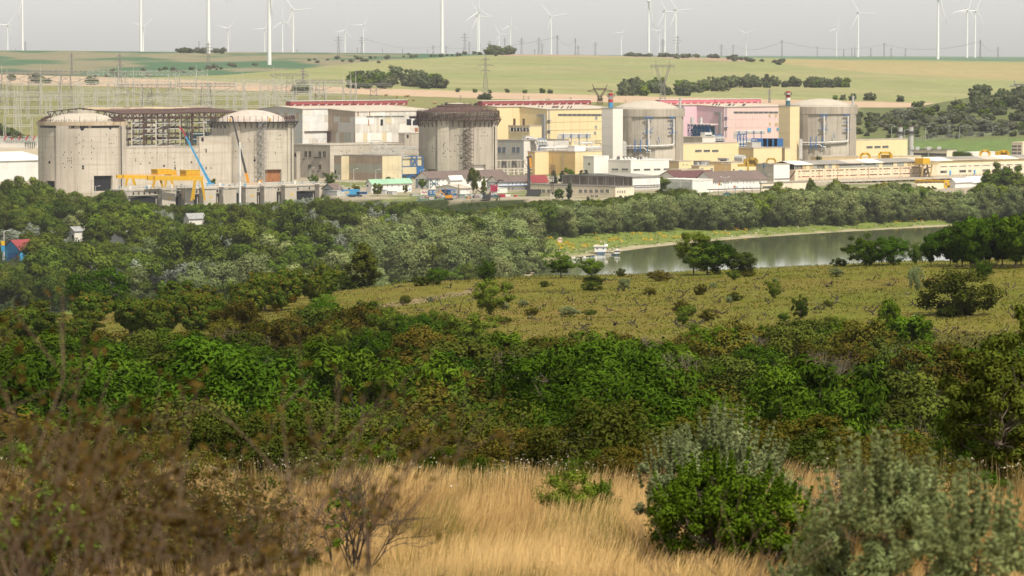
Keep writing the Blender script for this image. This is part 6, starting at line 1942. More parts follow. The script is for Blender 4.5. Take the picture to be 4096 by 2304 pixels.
 for k in range(6): mb.beam(R.pt(q1 + k * 2, zt + .6, 9.8), R.pt(q1 + k * 2, zt + 1.7, 9.8), .1)
 part(mb, 'railing', M['steel_grey'], g)
 p = px(1587, 842, .5); p.z = R.at('5', 1587, 842)[1]
 hp = thing('hose_reel', 'round dark hose reel on the salmon wall by the gantry', 'hose reel', tuple(p))
 mb = MB()
 for k in range(16):
  a, b_ = 2 * math.pi * k / 16, 2 * math.pi * (k + 1) / 16
  mb.beam(p + EA * 1.5 * math.cos(a) + Vector((0, 0, 1.5 * math.sin(a))), p + EA * 1.5 * math.cos(b_) + Vector((0, 0, 1.5 * math.sin(b_))), .45)
 part(mb, 'hoop', M['steel_dark'], hp)
long_hall()
b = block('site_office', 'bright yellow container office with a row of framed windows', 'office', '5', 1478, 1775, 1835, 945, 2170, 'bright_y', roof='bright_y', lwall='gantry_o')
for k in range(6):
 window(b['th'], b['L'], '5', 1500 + k * 42, 950, 1524 + k * 42, 966, 2, 1, 'white', 'glass')
window(b['th'], b['R'], '5', 1768 + 14, 955, 1798, 985, 1, 1, 'white', 'glass')
b = block('low_wall', 'long low cream wall before the yellow container office', 'wall', '5', 1440, 1500, 1770, 972, 2140, 'cream', roof='cream', parapet=0)
b = shed('white_tent', 'white storage tent with a low pitched roof near the yellow office', 'tent', '5', 1830, 1885, 2060, 950, 2168, 1.5, 'white', 'white')
b = shed('white_tent', 'larger white storage tent beside the tall poplars', 'tent', '5', 1985, 2010, 2190, 938, 2190, 1.8, 'white', 'white')
def lamp_post(label, r, x, yt, yb, D, arms=1, mat='galv', name='lamp_post', group=None):
 p = P(*Q(r, x, yt), D); zb = 0.0 if D > 2000 else hz(p.x, p.y)
 th = thing(name, label, 'lamp post', (p.x, p.y, zb), group)
 part(MB().tube(V3(p, zb), p, .17, .1, 8), 'pole', M[mat], th)
 for s in ((1,), (-1, 1), (-1, 0, 1))[arms - 1]:
  part(MB().beam(p, p + Vector((1.8 * s, 0, .25)), .12), 'arm', M[mat], th)
  part(MB().beam(p + Vector((1.5 * s, 0, .25)), p + Vector((2.4 * s, 0, .3)), .4, .2), 'lamp_head', M['white'], th)
 return th
lamps = [('2', 1108, 812, 930, 2290, 1, 'lamp post in front of the grey annex windows'), ('2', 1546, 822, 900, 2270, 1, 'lamp post before the striped clad wall, tan band end'), ('2', 1768, 828, 900, 2265, 1, 'lamp post before the striped clad wall, grey band end'), ('2', 1992, 824, 940, 2270, 1, 'lamp post before the cream end wall'),
  ('2', 2218, 828, 900, 2240, 1, 'lamp post before the blue steel frame'), ('2', 1615, 990, 1080, 2045, 2, 'twin lamp post above the blue truck crane'), ('2', 1518, 955, 1000, 2075, 3, 'three-headed lamp post in the site bushes'), ('2', 1400, 995, 1080, 2045, 1, 'short lamp post by the grey gabled shed'),
  ('4', 1157, 775, 880, 2310, 2, 'twin lamp post before the yellow cottage block'), ('4', 1397, 768, 880, 2310, 2, 'twin lamp post before the ochre brown block'), ('4', 1388, 905, 1000, 2080, 2, 'twin lamp post above the gate office roof'), ('4', 1490, 945, 1000, 2070, 2, 'twin lamp post at the gate office windows'), ('4', 938, 915, 1000, 2080, 2, 'twin lamp post above the white hall'),
  ('5', 1615, 610, 715, 2600, 2, 'lamp post before the glass band office'), ('5', 1375, 425, 525, 2700, 1, 'plain tall post between the two steel stacks'), ('5', 1245, 395, 525, 2720, 1, 'tall fence lamp nearer the last drum than the stacks'), ('5', 1588, 395, 515, 2760, 1, 'tall fence lamp between the stacks and the grass slope'), ('5', 1928, 390, 520, 2760, 1, 'tall fence lamp on the grass slope middle'), ('5', 2262, 390, 510, 2760, 1, 'tall fence lamp on the grass slope end'),
  ('1', 960, 995, 1060, 2050, 2, 'lamp post before the dark drum doorway'), ('b', 105, 1195, 1290, 2015, 2, 'lamp post at the near end of the intake'), ('b', 2055, 1150, 1270, 2060, 2, 'lamp post against the far intake piers'), ('b', 1418, 1165, 1290, 2040, 2, 'lamp post against the middle intake piers'), ('b', 770, 1185, 1260, 2030, 2, 'lamp post behind the tall yellow gantry leg')]
for r, x, yt, yb, D, n, lab in lamps:
 lamp_post(lab, r, x, yt, yb, D, n)
def power_pole(label, u, vt, vb, D, mat='wood', arms=2, zb=None, lean=0.0):
 p = P(u, vt, D); zb = hz(p.x, p.y) if zb is None else zb
 th = thing('power_pole', label, 'power pole', (p.x, p.y, zb))
 part(MB().tube(V3(p, zb), p, .26, .16, 8), 'pole', M[mat], th)
 for k in range(arms):
  q = p - Vector((0, 0, .6 + 1.3 * k))
  part(MB().beam(q - Vector((1.4, 0, 0)), q + Vector((1.4, 0, 0)), .16), 'cross_arm', M[mat], th)
  for dx in (-1.2, 0, 1.2): part(MB().tube(q + Vector((dx, 0, .08)), q + Vector((dx, 0, .5)), .1, .07, 6), 'insulator', M['galv'], th)
 return th
for lab, r, x, yt, D in (('timber pole with crossarms before the intake bays', 'b', 868, 1155, 2008), ('timber pole standing before the blue container stack', 'c', 1700, 380, 2012), ('bare timber pole by the dusty pink roof', 'c', 1880, 325, 2025), ('tall grey pole at the digging ground fence', 'c', 2038, 415, 2015), ('short timber pole among the blue containers', 'c', 1778, 440, 2008), ('grey pole beside the white billboard', 'c', 1458, 415, 2030), ('concrete pole before the pale drum', 'a', 1010, 1130, 2040), ('equipment pole at the foot of the pale drum', 'a', 800, 1210, 2045), ('cluttered floodlight pole beside the striped clad wall', '2', 1405, 880, 2200)):
 u, v = Q(r, x, yt); power_pole(lab, u, v, 0, D, 'wood' if 'timber' in lab else 'conc_grey', 2 if 'arms' in lab else 1, zb=0)
def site_fence():
 a, c_ = Vector((G(1665, 800, 0).x, 2002, 0)), Vector((G(1990, 822, 0).x, 2000, 0))
 th = thing('mesh_fence', 'green mesh site fence on steel posts along the digging ground', 'fence', tuple(a))
 n = 16
 for k in range(n + 1):
  q = a + (c_ - a) * k / n; q.z = hz(q.x, q.y)
  part(MB().beam(q, q + Vector((0, 0, 2.6)), .14), 'post', M['steel_grey'], th)
  if k < n:
   q2 = a + (c_ - a) * (k + 1) / n; q2.z = hz(q2.x, q2.y)
   mb = MB()
   for j in range(9): mb.beam(q + Vector((0, 0, .2 + j * .28)), q2 + Vector((0, 0, .2 + j * .28)), .06, None, 0, False)
   for j in range(9): e = q + (q2 - q) * j / 9; mb.beam(e + Vector((0, 0, .2)), e + Vector((0, 0, 2.5)), .06, None, 0, False)
   part(mb, 'mesh_panel', M['teal'], th)
site_fence()
for k in range(14):
 u = 1690 + k * 20 + RNG.uniform(-5, 5); q = G(u, 792 + RNG.uniform(-4, 6), 0)
 th = thing('road_barrier', 'red and white plastic barrier on the digging ground', 'barrier', tuple(q), 'plastic barriers on the digging ground')
 part(MB().box(q.x - 1, q.x + 1, q.y - .25, q.y + .25, 0, 1.0), 'body', M['red' if k % 2 else 'white'], th); part(MB().box(q.x - .6, q.x + .6, q.y - .27, q.y + .27, .4, .75), 'stripe', M['white' if k % 2 else 'red'], th)
def excavator(u, v, lab, mt):
 q = G(u, v, 0); th = thing('excavator', lab, 'excavator', tuple(q))
 for d in (-.9, .9): part(MB().box(q.x - 2, q.x + 2, q.y + d - .3, q.y + d + .3, 0, .9), 'track', M['steel_dark'], th)
 part(MB().box(q.x - 1.6, q.x + 1.8, q.y - 1.1, q.y + 1.1, .95, 2.3), 'body', M[mt], th); part(MB().box(q.x - 1.6, q.x - .2, q.y - 1.0, q.y, 2.3, 3.3), 'cab', M['glass'], th)
 part(MB().beam(q + Vector((-1.4, 0, 2)), q + Vector((-4, 0, 4.4)), .45), 'boom', M[mt], th); part(MB().beam(q + Vector((-4, 0, 4.4)), q + Vector((-6, 0, 1.6)), .35), 'stick', M[mt], th)
 part(MB().box(q.x - 6.5, q.x - 5.5, q.y - .5, q.y + .5, .7, 1.7), 'bucket', M['steel_dark'], th)
excavator(1795, 800, 'small orange excavator on the digging ground', 'crane_o')
excavator(1945, 797, 'dark grey excavator near the red crane', 'steel_dark')
def worker(u, v, lab):
 q = G(u, v, 0); th = thing('person', lab, 'person', tuple(q))
 mb = MB()
 for s in (-.1, .1): mb.tube((q.x + s * 1.3, q.y + s, 0), (q.x + s, q.y, .85), .08, .11, 8)
 mb.tube((q.x, q.y, .82), (q.x, q.y, 1.42), .19, .24, 10); mb.tube((q.x, q.y, 1.4), (q.x, q.y, 1.52), .24, .07, 10)
 for s in (-1, 1): mb.tube((q.x + s * .25, q.y, 1.4), (q.x + s * .33, q.y - .05, .85), .075, .055, 8)
 mb.lathe([(.01, 1.5), (.085, 1.54), (.105, 1.62), (.09, 1.70), (.01, 1.73)], q.x, q.y, 10)
 part(mb, 'body', M['bright_y'], th)
 mb = MB().lathe([(.15, 1.66), (.12, 1.72), (.09, 1.78), (.01, 1.80)], q.x, q.y, 10); part(mb, 'helmet', M['white'], th)
worker(1874, 797, 'worker in a yellow high visibility suit standing on the digging ground')
worker(1951, 795, 'worker in a yellow high visibility suit beside the red crane')
def slope_fence():
 a, c_ = P(3430, 553, 2760), P(4120, 553, 2760)
 th = thing('perimeter_fence', 'tall wire perimeter fence along the top of the grass slope', 'fence', (a.x, a.y, hz(a.x, a.y)))
 n = 34
 for k in range(n):
  q = a + (c_ - a) * k / n; q.z = hz(q.x, q.y); q2 = a + (c_ - a) * (k + 1) / n; q2.z = hz(q2.x, q2.y)
  part(MB().beam(q - Vector((0, 0, .3)), q + Vector((0, 0, 3.2)), .16), 'post', M['steel_grey'], th)
  mb = MB()
  for j in range(6): mb.beam(q + Vector((0, 0, .4 + j * .52)), q2 + Vector((0, 0, .4 + j * .52)), .07, None, 0, False)
  part(mb, 'wire_panel', M['steel_grey'], th)
slope_fence()
def ship_hull(mb, x0, x1, y, w, z0, z1, bow=1):
 n = 8
 L_, R_ = [], []
 for k in range(n + 1):
  f = k / n
  g = f if bow > 0 else 1 - f
  ww = w / 2 * (1 - max(0, (g - .6) / .4) ** 2 * .9)
  x = x0 + (x1 - x0) * f
  sh = .25 * (z1 - z0) * max(0, (g - .5) / .5)
  L_.append(((x, y - ww * .75, z0), (x, y - ww, z1 + sh))); R_.append(((x, y + ww * .75, z0), (x, y + ww, z1 + sh)))
 for k in range(n):
  mb.hexa([L_[k][0], L_[k + 1][0], R_[k + 1][0], R_[k][0], L_[k][1], L_[k + 1][1], R_[k + 1][1], R_[k][1]])
def boats():
 W = WATER
 rg = {'g': (2150, 940, 6.283)}
 REG.update(rg)
 def gx(x, D): return P(*Q('g', x, 0), D).x
 D = 1640
 def zz(y, D): return P(*Q('g', 0, y), D).z
 x0, x1 = gx(1435, D), gx(1770, D)
 th = thing('houseboat', 'white houseboat cabin with small mast on a dark blue pontoon', 'boat', (x0, D, W))
 part(MB().box(x0 + 1, x1 + 1, D - 2, D + 6, W - .3, W + 1.2), 'pontoon', M['glass_blue'], th)
 part(MB().box(x0, x1 - .6, D + .5, D + 6, W + 1.2, W + 4.6), 'cabin', M['white'], th)
 part(MB().box(x0 - .4, x1, D + .1, D + 6.3, W + 4.6, W + 4.9), 'cabin_roof', M['offwhite'], th)
 for x in (x0 + .8, x0 + 3.2, x0 + 4.9, x0 + 6.6): part(MB().box(x, x + .5, D + .4, D + .52, W + 2.9, W + 3.6), 'window', M['glass'], th)
 q = x0 + 4.2
 part(MB().box(q, q + 1.1, D + 2, D + 3.2, W + 4.9, W + 6.1), 'wheel_house', M['white'], th)
 for dx in (q + .3, x1 - 1.3): part(MB().tube((dx, D + 2.5, W + 4.9), (dx, D + 2.5, W + 8.0), .12, .05, 6), 'mast', M['white'], th)
 part(MB().box(x0 + .3, x0 + .8, D + 3, D + 3.5, W + 4.9, W + 5.7), 'flue', M['white'], th)
 D2 = 1628
 x0, x1 = gx(1680, D2), gx(1862, D2)
 th = thing('motor_launch', 'small cream launch with a brown roofed cabin beside the houseboat', 'boat', (x0, D2, W))
 mb = MB(); ship_hull(mb, x0, x1, D2, 1.9, W - .2, W + .8, 1); part(mb, 'hull', M['offwhite'], th)
 part(MB().box(x0 + .5, x1 - .9, D2 - .7, D2 + .7, W + .8, W + 2.1), 'cabin', M['cream'], th); part(MB().box(x0 + .3, x1 - .7, D2 - .85, D2 + .85, W + 2.1, W + 2.3), 'cabin_roof', M['tan'], th)
 for k in range(3): part(MB().box(x0 + .75 + k * .9, x0 + 1.4 + k * .9, D2 - .76, D2 - .68, W + 1.2, W + 1.9), 'window', M['glass'], th)
 x0, x1 = gx(1868, D2), gx(2040, D2)
 th = thing('tug_boat', 'white wheelhouse tug with a dark hull at the end of the mooring', 'boat', (x0, D2, W))
 mb = MB(); ship_hull(mb, x0, x1, D2, 2.2, W - .3, W + .7, 1); part(mb, 'hull', M['glass_blue'], th)
 mb = MB(); ship_hull(mb, x0 + .1, x1 - .1, D2, 2.3, W + .72, W + 1.2, 1); part(mb, 'bulwark', M['white'], th)
 part(MB().box(x0 + 1, x0 + 3.2, D2 - .9, D2 + .9, W + 1.2, W + 3.2), 'wheel_house', M['white'], th); part(MB().box(x0 + 1.05, x0 + 3.15, D2 - .95, D2 - .88, W + 2.0, W + 2.8), 'windscreen', M['glass'], th)
 part(MB().box(x0 + .9, x0 + 3.3, D2 - 1, D2 + 1, W + 3.2, W + 3.4), 'roof', M['white'], th); part(MB().tube((x0 + 2, D2, W + 3.4), (x0 + 2, D2, W + 4.3), .3, .2, 8), 'radar', M['white'], th)
 for (a, b_, Dd, lab, cab) in ((1330, 1500, 1600, 'white speedboat with a navy canopy by the pontoon', 'glass_blue'), (1120, 1300, 1596, 'white open runabout behind the reddish tree', 'white'), (830, 1060, 1592, 'long white day boat moored behind the reddish tree', 'white'), (560, 820, 1590, 'white moored boat at the sandy shore end', 'offwhite')):
  x0, x1 = gx(a, Dd), gx(b_, Dd)
  th = thing('speed_boat', lab, 'boat', (x0, Dd, W))
  mb = MB(); ship_hull(mb, x0, x1, Dd, 2.0, W - .15, W + .9, 1); part(mb, 'hull', M['white'], th)
  part(MB().box(x0 + .5, x0 + (x1 - x0) * .55, Dd - .8, Dd + .8, W + .9, W + 1.7), 'canopy', M[cab], th)
  part(MB().beam((x0 + (x1 - x0) * .58, Dd - .7, W + 1.3), (x0 + (x1 - x0) * .58, Dd + .7, W + 1.3), .08, .7), 'windscreen', M['glass'], th)
 a, c_ = P(*Q('g', 1040, 380), 1650), P(*Q('g', 1420, 440), 1642)
 a.z = hz(a.x, a.y) + .3; c_.z = W + 1.3
 th = thing('gangway', 'grey plank gangway from the shore to the houseboat', 'gangway', tuple(a)); part(MB().beam(a, c_, 1.0, .15), 'plank', M['steel_grey'], th)
 part(MB().beam(a + Vector((0, -.5, .9)), c_ + Vector((0, -.5, .9)), .08), 'handrail', M['steel_grey'], th)
 for o in list(COL.objects):
  if o.parent is None and o.get('category') == 'boat': o.scale = (1, 1, .6)
 p = P(*Q('g', 560, 150), 1690); p.z = hz(p.x, p.y)
 th = thing('shore_hut', 'little pink shed at the foot of the willows', 'hut', tuple(p)); part(MB().box(p.x - .9, p.x + .9, p.y - .8, p.y + .8, p.z - .5, p.z + 1.2), 'wall', M['pink'], th)
 mb = MB(); mb.prism([(p.x - 1.1, p.y - 1, p.z + 1.2), (p.x + 1.1, p.y - 1, p.z + 1.2), (p.x + .3, p.y - 1, p.z + 2)], (0, 2, 0)); part(mb, 'roof', M['pink'], th)
boats()
def wood_houses():
 def house(label, r, xl, xc, xr, yeave, D, rise, wall, roof, z0, name='house'):
  b = block(name, label, 'house', r, xl, xc, xr, yeave, D, wall, parapet=0, roof=roof, z0=z0); gable_on(b, rise, roof, wall, .4); return b
 REG['h'] = (0, 880, 2.862)
 b = house('bright blue metal shed with a faded red gable roof among the trees', 'h', 20, 222, 740, 345, 1560, 3.4, 'blue_lt', 'roof_red', -9, 'blue_shed')
 panel(b['th'], b['L'], 'h', 100, 372, 205, 450, 'blue', 'sliding_door', .12)
 b = house('small white cabin with a grey roof and a sign in the woods', 'h', 760, 848, 950, 130, 1720, 1.6, 'offwhite', 'steel_grey', -8, 'cabin')
 panel(b['th'], b['L'], 'h', 770, 140, 822, 165, 'white', 'sign', .12); panel(b['th'], b['L'], 'h', 772, 150, 820, 158, 'blue', 'sign_band', .16); panel(b['th'], b['L'], 'h', 824, 172, 846, 224, 'glass', 'door', .08)
 b = house('grey slate roofed hut showing among the tree tops below the intake', 'h', 2100, 2160, 2350, -15, 1830, 2.0, 'offwhite', 'steel_grey', -6, 'hut')
 b = house('long whitewashed house mostly hidden by the dark trees', 'h', 1250, 1420, 1930, 215, 1640, 2.6, 'white', 'roof_grey', -8)
 lamp_post('white street lamp at the edge of the wood by the blue shed', 'h', 45, 125, 310, 1560, 1, 'white')
 u, v = Q('h', 965, 8); power_pole('concrete pole beside the white cabin in the woods', u, v, 0, 1725, 'conc', 1)
 q = P(*Q('h', 34, 290), 1556)
 th = thing('road_sign', 'small yellow and blue sign on a post by the blue shed', 'sign', (q.x, q.y, hz(q.x, q.y))); part(MB().beam(V3(q, hz(q.x, q.y)), q + Vector((0, .1, 1)), .15), 'post', M['galv'], th)
 part(MB().box(q.x - .7, q.x + .7, q.y - .08, q.y - .02, q.z, q.z + 1.6), 'yellow_board', M['bright_y'], th); part(MB().box(q.x - .7, q.x + .7, q.y - .08, q.y - .02, q.z - 2.2, q.z - .05), 'blue_board', M['blue_lt'], th)
wood_houses()
def switchyard():
 colm, beamm, tallm = {}, {}, {}
 def column_mesh(h):
  k = round(h)
  if k not in colm:
   t = MB(); lattice(t, (0, 0, -1), (0, 0, k), 1.9, .9, max(4, k // 3), .26); colm[k] = t.mesh('gantry_column', M['pylon_lt'])
  return colm[k]
 def beam_mesh(L_):
  k = round(L_)
  if k not in beamm:
   t = MB(); lattice(t, (0, 0, 0), (k, 0, 0), 1.3, 1.3, max(4, k // 3), .22); beamm[k] = t.mesh('gantry_beam', M['pylon_lt'])
  return beamm[k]
 mm = MB().tube((0, 0, 0), (0, 0, 11), .28, .10, 6).mesh('lightning_mast', M['pylon_lt'])
 ins = MB()
 for k in range(6): ins.lathe([(.05, -k * .5), (.26, -k * .5 - .12), (.05, -k * .5 - .3)], 0, 0, 6)
 insm = ins.mesh('insulator', M['galv'])
 rows = [(2790, 20, 760, 18, 7), (2830, -40, 1060, 20, 9), (2880, 60, 1180, 22, 9), (2935, -60, 1240, 21, 10), (2985, -20, 1300, 20, 10), (3045, 30, 1370, 22, 10), (3110, -60, 1420, 20, 10), (3180, 10, 1400, 19, 9)]
 for i, (D, u0, u1, h, n) in enumerate(rows):
  x0, x1 = (u0 - 2048) / FPX * D, (u1 - 2048) / FPX * D
  lab = ['white lattice switchyard portal directly behind the rusty hall frame', 'white lattice switchyard portal, second one behind the rusty hall frame', 'white lattice switchyard portal, third one behind the rusty hall frame', 'white lattice switchyard portal, fourth one behind the rusty hall frame', 'white lattice switchyard portal, fifth one behind the rusty hall frame', 'white lattice switchyard portal, sixth one behind the rusty hall frame', 'white lattice switchyard portal, seventh one behind the rusty hall frame', 'white lattice switchyard portal, the one beside the pink ploughed strip'][i]
  z0 = hz((x0 + x1) / 2, D)
  root = thing('switchyard_gantry', lab, 'switchyard gantry', (x0, D, z0), 'switchyard portals')
  step = (x1 - x0) / n
  for k in range(n + 1):
   x = x0 + step * k; y = D + 18 * k / n
   zg = hz(x, y)
   o = link('column', column_mesh(h), root, (x - x0, y - D, zg - z0)); o.rotation_euler = (0, 0, .2)
   if (k + i) % 2 == 0 or k in (0, n):
    link('lightning_mast', mm, root, (x - x0, y - D, zg - z0 + round(h)))
   if k < n:
    y2 = D + 18 * (k + 1) / n
    zg2 = hz(x + step, y2)
    for hh in ((h - .6, h * .58) if (k + i) % 3 == 0 else (h - .6,)):
     b_ = link('beam', beam_mesh(step), root, (x - x0, y - D, zg - z0 + hh))
     b_.rotation_euler = (0, -math.atan2(zg2 - zg, step), math.atan2(y2 - y, step))
     for j in range(3):
      link('insulator', insm, root, (x - x0 + step * (j + .5) / 3, y - D + (y2 - y) * (j + .5) / 3, zg - z0 + (zg2 - zg) * (j + .5) / 3 + hh - .8))
 pm = MB().tube((0, 0, 0), (0, 0, 3.2), .35, .3, 8); pb = pm.mesh('stand', M['offwhite'])
 it = MB()
 for k in range(5): it.lathe([(.15, 3.2 + k * .5), (.42, 3.35 + k * .5), (.15, 3.6 + k * .5)], 0, 0, 8)
 im = it.mesh('insulator_stack', M['galv'])
 cap = MB().box(-.5, .5, -.3, .3, 5.7, 6.6).mesh('switch_box', M['red'])
 capw = MB().box(-.4, .4, -.2, .2, 5.7, 6.2).mesh('terminal', M['galv'])
 k = 0
 for row, D in enumerate((2742, 2752, 2764)):
  for j in range(26):
   u = -10 + j * 7.2 + row * 3
   x = (u - 2048) / FPX * D
   th = thing('busbar_post', 'short white insulator post with a red switch box in the switchyard' if j % 4 == 0 else 'short white insulator post in the switchyard', 'insulator', (x, D, hz(x, D)), 'switchyard busbar posts with red boxes' if j % 4 == 0 else 'plain switchyard busbar posts')
   link('stand', pb, th); link('insulator_stack', im, th); link('switch_box' if j % 4 == 0 else 'terminal', cap if j % 4 == 0 else capw, th)
switchyard()
def pylon_mesh(h, kind, t):
 mb = MB()
 if kind == 'tower':                    # tapering tower with three pairs of arms
  lattice(mb, (0, 0, -1.5), (0, 0, h * .55), h * .15, h * .055, 6, t)
  lattice(mb, (0, 0, h * .55), (0, 0, h * .93), h * .055, h * .03, 5, t * .8)
  mb.beam((0, 0, h * .93), (0, 0, h), t)
  for z, w in ((.62, .11), (.74, .19), (.87, .10)):
   for s in (-1, 1):
    mb.beam((0, 0, h * z), (s * h * w, 0, h * z), t * .9); mb.beam((0, 0, h * (z + .035)), (s * h * w, 0, h * z), t * .7)
    mb.beam((s * h * w, 0, h * z), (s * h * w, 0, h * (z - .05)), t * .5)
 elif kind == 'slim':
  lattice(mb, (0, 0, -1.5), (0, 0, h), h * .075, h * .03, 9, t)
  for z in (.82, .92):
   for s in (-1, 1): mb.beam((0, 0, h * z), (s * h * .08, 0, h * z), t)
 elif kind == 'delta':                  # V-armed tower with a wide bridge
  lattice(mb, (0, 0, -1.5), (0, 0, h * .35), h * .16, h * .07, 4, t)
  for s in (-1, 1):
   lattice(mb, (s * h * .02, 0, h * .35), (s * h * .16, 0, h * .84), h * .05, h * .05, 5, t * .8)
   mb.beam((s * h * .16, 0, h * .84), (s * h * .17, 0, h), t)
   mb.beam((s * h * .28, 0, h * .86), (s * h * .28, 0, h * .66), t * .5)
  lattice(mb, (-h * .30, 0, h * .86), (h * .30, 0, h * .86), h * .05, h * .05, 9, t * .8)
  mb.beam((0, 0, h * .86), (0, 0, h * .68), t * .5)
 elif kind == 'cat':                    # cat-head tower
  lattice(mb, (0, 0, -1.5), (0, 0, h * .45), h * .30, h * .16, 4, t)
  for s in (-1, 1):
   lattice(mb, (s * h * .06, 0, h * .42), (s * h * .30, 0, h * .78), h * .09, h * .07, 4, t * .8)
   mb.beam((s * h * .28, 0, h * .76), (s * h * .36, 0, h), t * 1.2)
   mb.beam((s * h * .3, 0, h * .74), (s * h * .62, 0, h * .66), t * 1.2); mb.beam((s * h * .3, 0, h * .62), (s * h * .62, 0, h * .66), t)
  lattice(mb, (-h * .33, 0, h * .76), (h * .33, 0, h * .76), h * .07, h * .07, 6, t * .8)
 else:                                  # wide terminal portal tower
  lattice(mb, (0, 0, -1.5), (0, 0, h * .95), h * .36, h * .22, 5, t)
  lattice(mb, (-h * .75, 0, h), (h * .75, 0, h), h * .09, h * .09, 12, t)
  for s in (-1, 1):
   mb.beam((0, 0, h * .7), (s * h * .75, 0, h * .96), t); mb.beam((0, 0, h * .55), (s * h * 1.0, 0, h * .38), t); mb.beam((0, 0, h * .38), (s * h * 1.0, 0, h * .38), t)
 return mb
PYL = {}
def pylon(label, u, vt, D, kind, mat='pylon', group=None, t=None, rot=0.0):
 x = (u - 2048) / FPX * D
 z0 = hz(x, D); h = max(12.0, P(u, vt, D).z - z0)
 key = (kind, round(h / 4), mat, round((t or .3) * 20))
 if key not in PYL:
  PYL[key] = pylon_mesh(40.0, kind, (t or .3) * 40.0 / (round(h / 4) * 4 or 4)).mesh('pylon', M[mat])
 o = link('power_pylon', PYL[key], None, (x, D, z0), label=label, cat='pylon', group=group)
 s = h / 40.0
 o.scale = (s, s, s); o.rotation_euler = (0, 0, rot)
 return Vector((x, D, z0 + h))
near = [('dark slim pylon on the green slope beyond the switchyard', 289, 212, 3900, 'slim', .36), ('tall dark pylon with wide arms beyond the switchyard', 481, 208, 3450, 'tower', .34), ('dark pylon before a tall wind turbine tower', 835, 164, 4450, 'tower', .36), ('dark pylon at the shrub line on the ridge', 1355, 139, 5100, 'tower', .36),
  ('dark pylon rising from a round thicket on the ploughed strip', 1213, 265, 3520, 'tower', .34), ('tall dark pylon standing in a bush behind the scaffold-crowned drum', 1942, 216, 3420, 'tower', .36), ('V-armed delta pylon on the crop slope', 2650, 241, 3400, 'delta', .36), ('brown cat-head pylon behind the yellow hall', 2399, 337, 3300, 'cat', .42),
  ('small squat pylon beyond the pink hall roof', 3077, 357, 3450, 'tower', .36), ('dark cat-head pylon at the scrub hill edge', 4078, 322, 3250, 'cat', .42)]
tops = {}
for lab, u, vt, D, kind, t in near:
 tops[u] = pylon(lab, u, vt, D, kind, 'rust' if 'brown' in lab else 'pylon', None, t)
for i, (u, vt, D) in enumerate(((25, 290, 3120), (135, 290, 3080), (265, 292, 3050), (482, 292, 3020), (697, 292, 3000), (1060, 326, 3100), (1160, 300, 3250), (1280, 326, 3080), (1495, 337, 3150), (590, 345, 2940), (825, 340, 2950))):
 pylon('wide-armed grey terminal tower in the switchyard', u, vt, D, 'terminal', 'pylon_lt' if i in (3, 4, 5) else 'pylon', 'switchyard terminal towers', .26)
far = [(104, 164), (798, 164), (65, 208), (1448, 143), (1859, 127), (1877, 163), (1916, 164), (1958, 160), (2019, 151), (2086, 148), (2155, 147), (2168, 170), (2229, 140), (2301, 152), (2312, 180), (2381, 165), (1733, 180), (1785, 183), (1430, 190), (1530, 194), (1611, 195), (1710, 195), (2884, 175), (2931, 178), (3126, 159), (3267, 185), (3373, 197), (3405, 193), (3417, 189), (3481, 190), (3534, 171), (3562, 189), (3619, 192), (3918, 158), (3989, 185), (2650, 153), (2708, 139), (2138, 196), (900, 195), (1190, 196)]
for u, vt in far:
 base = np.interp(u, [0, 1000, 2048, 2900, 3500, 4096], [203, 209, 217, 231, 236, 240])
 D = float(np.clip(40 * FPX / max(base - vt, 12), 5300, 12500))
 tops[(u, vt)] = pylon('small hazy grey pylon on the far plateau skyline', u, vt, D, 'slim' if (u * 7) % 3 == 0 else 'tower', 'pylon', 'pylons along the plateau skyline', .34 * D / 6500 + .1)
def wire(a, b_, sag, r, lab, grp):
 pts = [a + (b_ - a) * (k / 14) - Vector((0, 0, sag * 4 * (k / 14) * (1 - k / 14))) for k in range(15)]
 mb = MB()
 for p, q in zip(pts[:-1], pts[1:]): mb.tube(p, q, r, r, 4, 0, False)
 build(mb, 'power_line', M['pylon'], label=lab, cat='power line', group=grp)
chain = [(2884, 175), (2931, 178), (3126, 159), (3534, 171), (3918, 158), (3989, 185)]
for p, q in zip(chain[:-1], chain[1:]):
 wire(tops[p] - Vector((0, 0, 4)), tops[q] - Vector((0, 0, 4)), 14, .3, 'thin sagging power line between skyline pylons', 'power lines on the skyline')
for p, q in zip([(1448, 143), (1733, 180), (2229, 140), (2301, 152)][:-1], [(1733, 180), (2229, 140), (2301, 152)]):
 wire(tops[p] - Vector((0, 0, 4)), tops[q] - Vector((0, 0, 4)), 14, .3, 'thin sagging power line between skyline pylons', 'power lines on the skyline')
for lab, u, v, D in (('timber line pole on the strip behind the black domed drum', 1841, 381, 3330), ('double timber pole on the ploughed strip behind the red ventilator', 2095, 382, 3360), ('second double timber pole behind the red ventilator', 2113, 384, 3365), ('tiny line pole on the ploughed strip by the first dome', 2503, 400, 3360), ('tiny line pole between the red ventilator and the first dome', 2283, 388, 3380), ('tall timber pole on the scrub hill', 3822, 388, 3060)):
 power_pole(lab, u, v, 0, D)
